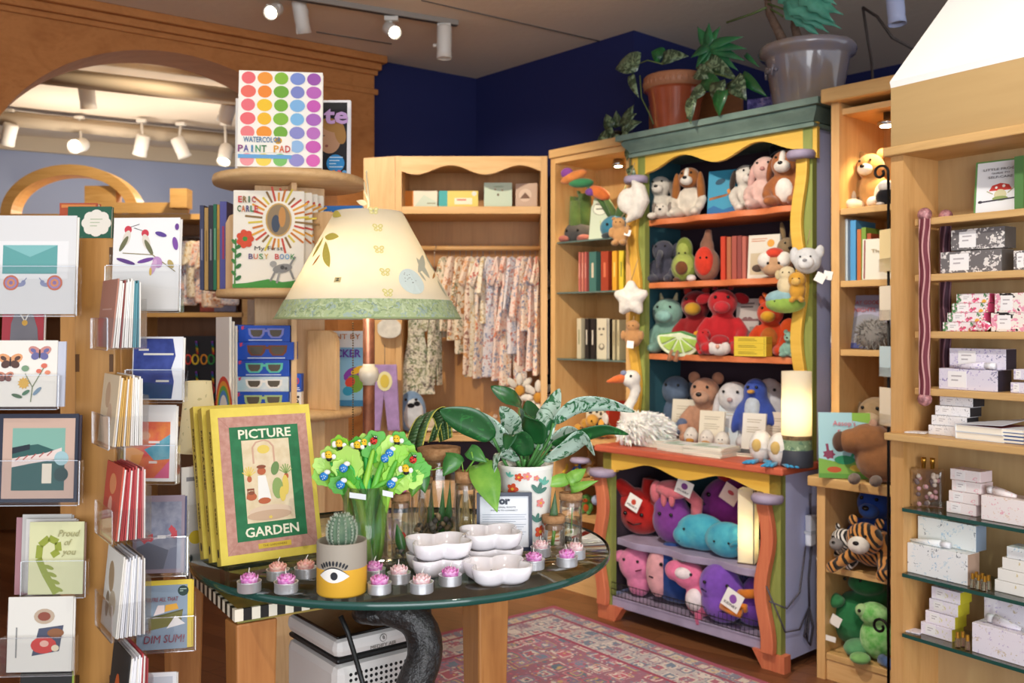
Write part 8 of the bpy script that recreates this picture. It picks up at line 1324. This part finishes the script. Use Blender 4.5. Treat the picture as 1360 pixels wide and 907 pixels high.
# small trailing plant on the glass shelf cabinet
q=Hf.at(815,.36,2.0206); t=thing('trailing_plant','small dark trailing plant on top of the glass shelf cabinet','potted plant',q,Hf.a); Ti=(Matrix.Translation(q)@Matrix.Rotation(Hf.a,4,'Z')).inverted(); MB().lathe([(0,0),(.04,0),(.052,.06),(.055,.06),(.05,.055),(0,.05)],20).build('pot',M('#3a3428'),t)
for a in ((815,176,795,186,.05,.30),(812,170,802,152,.045,.32),(822,168,815,148,.04,.33),(825,170,838,150,.05,.28),(830,172,845,160,.045,.27),(820,178,812,190,.04,.26),(832,165,836,140,.05,.31),(808,178,788,190,.04,.29),(826,178,836,190,.035,.25)): lf(t,Ti,*a,SILV,-.02)
for pts in ([(826,180),(838,200),(836,225),(832,245)],): MB().tube([Ti@w2(x,y,.20) for x,y in pts],.003,5).build('vine',VINE,t)
for a in ((836,198,830,212,.03,.19),(836,222,842,238,.03,.19)): lf(t,Ti,*a,SILV,-.01)
# ================================================================ ceiling track lights
def track(lab,px0,px1,y0,y1):
    a=on(px0,y0,2.6); b=on(px1,y1,2.6); d=(b-a).normalized(); t=thing('light_track',lab,'light track',(a+b)/2-Vector((0,0,.0005))); L=(b-a).length/2; rz=math.atan2(d.y,d.x); t.rotation_euler=(0,0,rz)
    MB().box(-L-.7,L,-.017,.017,-.022,0).build('track_rail',mat('track_paint','#8f877e',.5),t); MB().box(-L-.7,L,-.006,.006,-.0235,-.0222).build('track_slot',BLACK,t); return d
track('ceiling light track above the round column and lamp',442,607,1,28)
def spotlamp(lab,px,py,Y,aim,lit_=False,L=.12,r=.034,drop=.09,straight=False,grp=None,top=2.578):
    METALW_=mat('daylight_tinted_lamp_metal','#b4c0e4',.45) if 'bluish' in lab else METALW  # bluish metal: cool daylight on the white lamp, painted into its colour
    q=P(px,py,Y); t=thing('track_spotlight',lab,'spotlight',q,0,grp); a=Vector(aim).normalized(); R=a.to_track_quat('Z','Y').to_matrix().to_4x4()
    MB().lathe([(0,-L/2),(r*.85,-L/2),(r,-L/2+.01),(r,L*.12),(r*.95,L*.2),(r*1.05,L*.5),(r*.95,L*.5),(r*.9,L*.38),(0,L*.36)],20,M=R).build('lamp_head',METALW_,t)
    MB().lathe([(0,L*.365),(r*.86,L*.38),(0,L*.40)],18,M=R).build('lamp_lens',BULB if lit_ else mat('dull_lens','#b5aca0',.3),t)
    MB().tube([(0,0,0) if not straight else (0,0,L*.4),(-a*L*.2)+Vector((0,0,.02)),(0,0,top-q.z-.005)],.009,8).build('stem',METALW,t); MB().box(-.03,.03,-.014,.014,top-q.z-.02,top-q.z-.001).build('track_adaptor',METALW,t)
    if straight: MB().tube([(-r*1.0,0,-L*.1),(-r*1.5,0,-L*.1)],.008,8).build('knob',METALW,t)
spotlamp('lit ceiling spotlight glowing above the paint pad',364,14,4.05,(-.1,-.8,-.45),True,.10,.03); spotlamp('unlit white ceiling spotlight right of the glowing one above the paint pad',400,22,4.1,(.1,.4,-1),False,.14,.032)
spotlamp('lit ceiling spotlight on a bent arm above the wooden arch corner',520,40,4.2,(.45,-.75,-.5),True,.09,.03); spotlamp('white cylinder ceiling spotlight hanging straight down before the blue wall',590,56,4.3,(0,0,-1),False,.15,.034,straight=True)
spotlamp('bluish white ceiling spotlight over the narrow cabinet',1190,14,3.3,(.05,-.1,-1),False,.10,.030)
for lab,px,py,Y,aim,l_ in (('far lit spotlight left in the room beyond the arch',105,193,6.2,(0,-1,-.3),True),('far lit spotlight near the paint pad beyond the arch',299,205,6.4,(0,-.5,-.8),True),('unlit far spotlight at the upper left beyond the arch',116,128,5.4,(.0,.3,-1),False),('unlit far spotlight left of the paint pad beyond the arch',302,148,5.5,(-.4,.2,-1),False),('unlit far spotlight in the middle beyond the arch',188,193,6.3,(-.3,.2,-1),False),('unlit far spotlight right of the middle beyond the arch',240,196,6.4,(.4,.2,-1),False),('unlit far spotlight at the left photo edge beyond the arch',12,178,6.0,(-.4,.3,-1),False)): spotlamp(lab,px,py,Y,aim,l_,.14,.045,grp=None)
tag(MB().tube([P(1146,10,4.0),P(1152,50,3.98),P(1158,85,3.95),Hf.at(1160,.42,2.022)],.006,6).tube([P(1146,10,4.0),P(1165,22,3.9),P(1185,50,3.85),P(1215,66,3.9),P(1260,75,4.1)],.006,6).build('ceiling_cable',M('#4f4643')),'dark cables looping down from the ceiling behind the narrow cabinet','cable')
# ================================================================ rug
RG_=Fr((.18,4.01),math.atan2(-.84,.657)); rw_,rl_=2.3,1.25
@cached
def rugm(name,base,cols,sc,dens,fade):
    n=NT(name); v=n.coords(); nz=n.noise(v,sc*.5,3); vm=n.n('ShaderNodeVectorMath',_operation='MULTIPLY_ADD'); n.l(nz.outputs['Color'],vm.inputs[0]); vm.inputs[1].default_value=(.8/sc,)*3; n.l(v,vm.inputs[2])
    def layer(s,thr,cs,under,d,i):
        vo=n.n('ShaderNodeTexVoronoi',Scale=s,_distance='MANHATTAN' if i%2 else 'EUCLIDEAN'); n.l(vm.outputs[0],vo.inputs['Vector']); sp=n.n('ShaderNodeSeparateColor'); n.l(vo.outputs['Color'],sp.inputs[0]); kk=len(cs)
        c=n.ramp(sp.outputs[i%2],[(j/kk,lin(q)) for j,q in enumerate(cs)],True); m_=n.math('MULTIPLY',n.math('LESS_THAN',vo.outputs['Distance'],thr),n.math('LESS_THAN',sp.outputs[2],d)); return n.mix(m_,under,c)
    vo=n.n('ShaderNodeTexVoronoi',Scale=sc*.42,_distance='CHEBYCHEV',Randomness=.55); n.l(vm.outputs[0],vo.inputs['Vector']); sp=n.n('ShaderNodeSeparateColor'); n.l(vo.outputs['Color'],sp.inputs[0])
    tt=n.math('FRACT',n.math('ADD',n.math('MULTIPLY',vo.outputs['Distance'],1.5),sp.outputs[0])); kk=len(cols); c0=n.ramp(tt,[(j/kk,lin(q)) for j,q in enumerate(cols)],True); c0=n.mix(n.math('LESS_THAN',vo.outputs['Distance'],.40),lin(base),c0)
    c=c0; c=layer(sc,.40,cols[::-1],c,.6,1); c=layer(sc*2.2,.36,cols[1:]+cols[:1],c,.55,0)
    w_=n.noise(v,5,4); c=n.mix(n.math('MULTIPLY',w_.outputs[0],fade),c,lin('#c3b0b4')); f=n.noise(v,350,2); return n.bsdf(c,.95,bump=f.outputs[0],bstr=.4,bdist=.003,sheen=.2,spec=.1)
RC_=['#a83f5c','#d8cfc4','#5f7f9c','#b56a86','#7a6a90','#c9a86a','#3f6a80','#c24f6a','#e0d6cc']
t=thing('patterned_rug','worn pink and blue oriental rug on the plank floor before the hutch','rug',(RG_.o.x,RG_.o.y,.0005),RG_.a)
def ring(d0,d1,z0,z1,mt,nm):
    m=MB(); m.box(d0,rw_-d0,-d1,-d0,z0,z1).box(d0,rw_-d0,-rl_+d0,-rl_+d1,z0,z1).box(d0,d1,-rl_+d1,-d1,z0,z1).box(rw_-d1,rw_-d0,-rl_+d1,-d1,z0,z1); m.build(nm,mt,t)
ring(0,.025,0,.006,M('#a3566a',.9),'outer_edge'); ring(.0252,.085,0,.006,rugm('rug_guard','#6f7488',['#cfc6b8','#a8566a','#8a94a8','#c9b58a'],42,.95,.25),'guard_band'); ring(.0852,.10,0,.006,M('#9a5468',.9),'inner_line')
ring(.1002,.24,0,.006,rugm('rug_border','#b9b2b2',['#5f7890','#d6cdc4','#8a6a80','#a8506a','#d9d0c2'],34,.9,.25),'main_border'); ring(.2402,.256,0,.006,M('#a34f66',.9),'inner_line')
MB().box(.2562,rw_-.2562,-rl_+.2562,-.2562,0,.006).build('field',rugm('rug_field','#93506c',RC_,26,.95,.28),t)
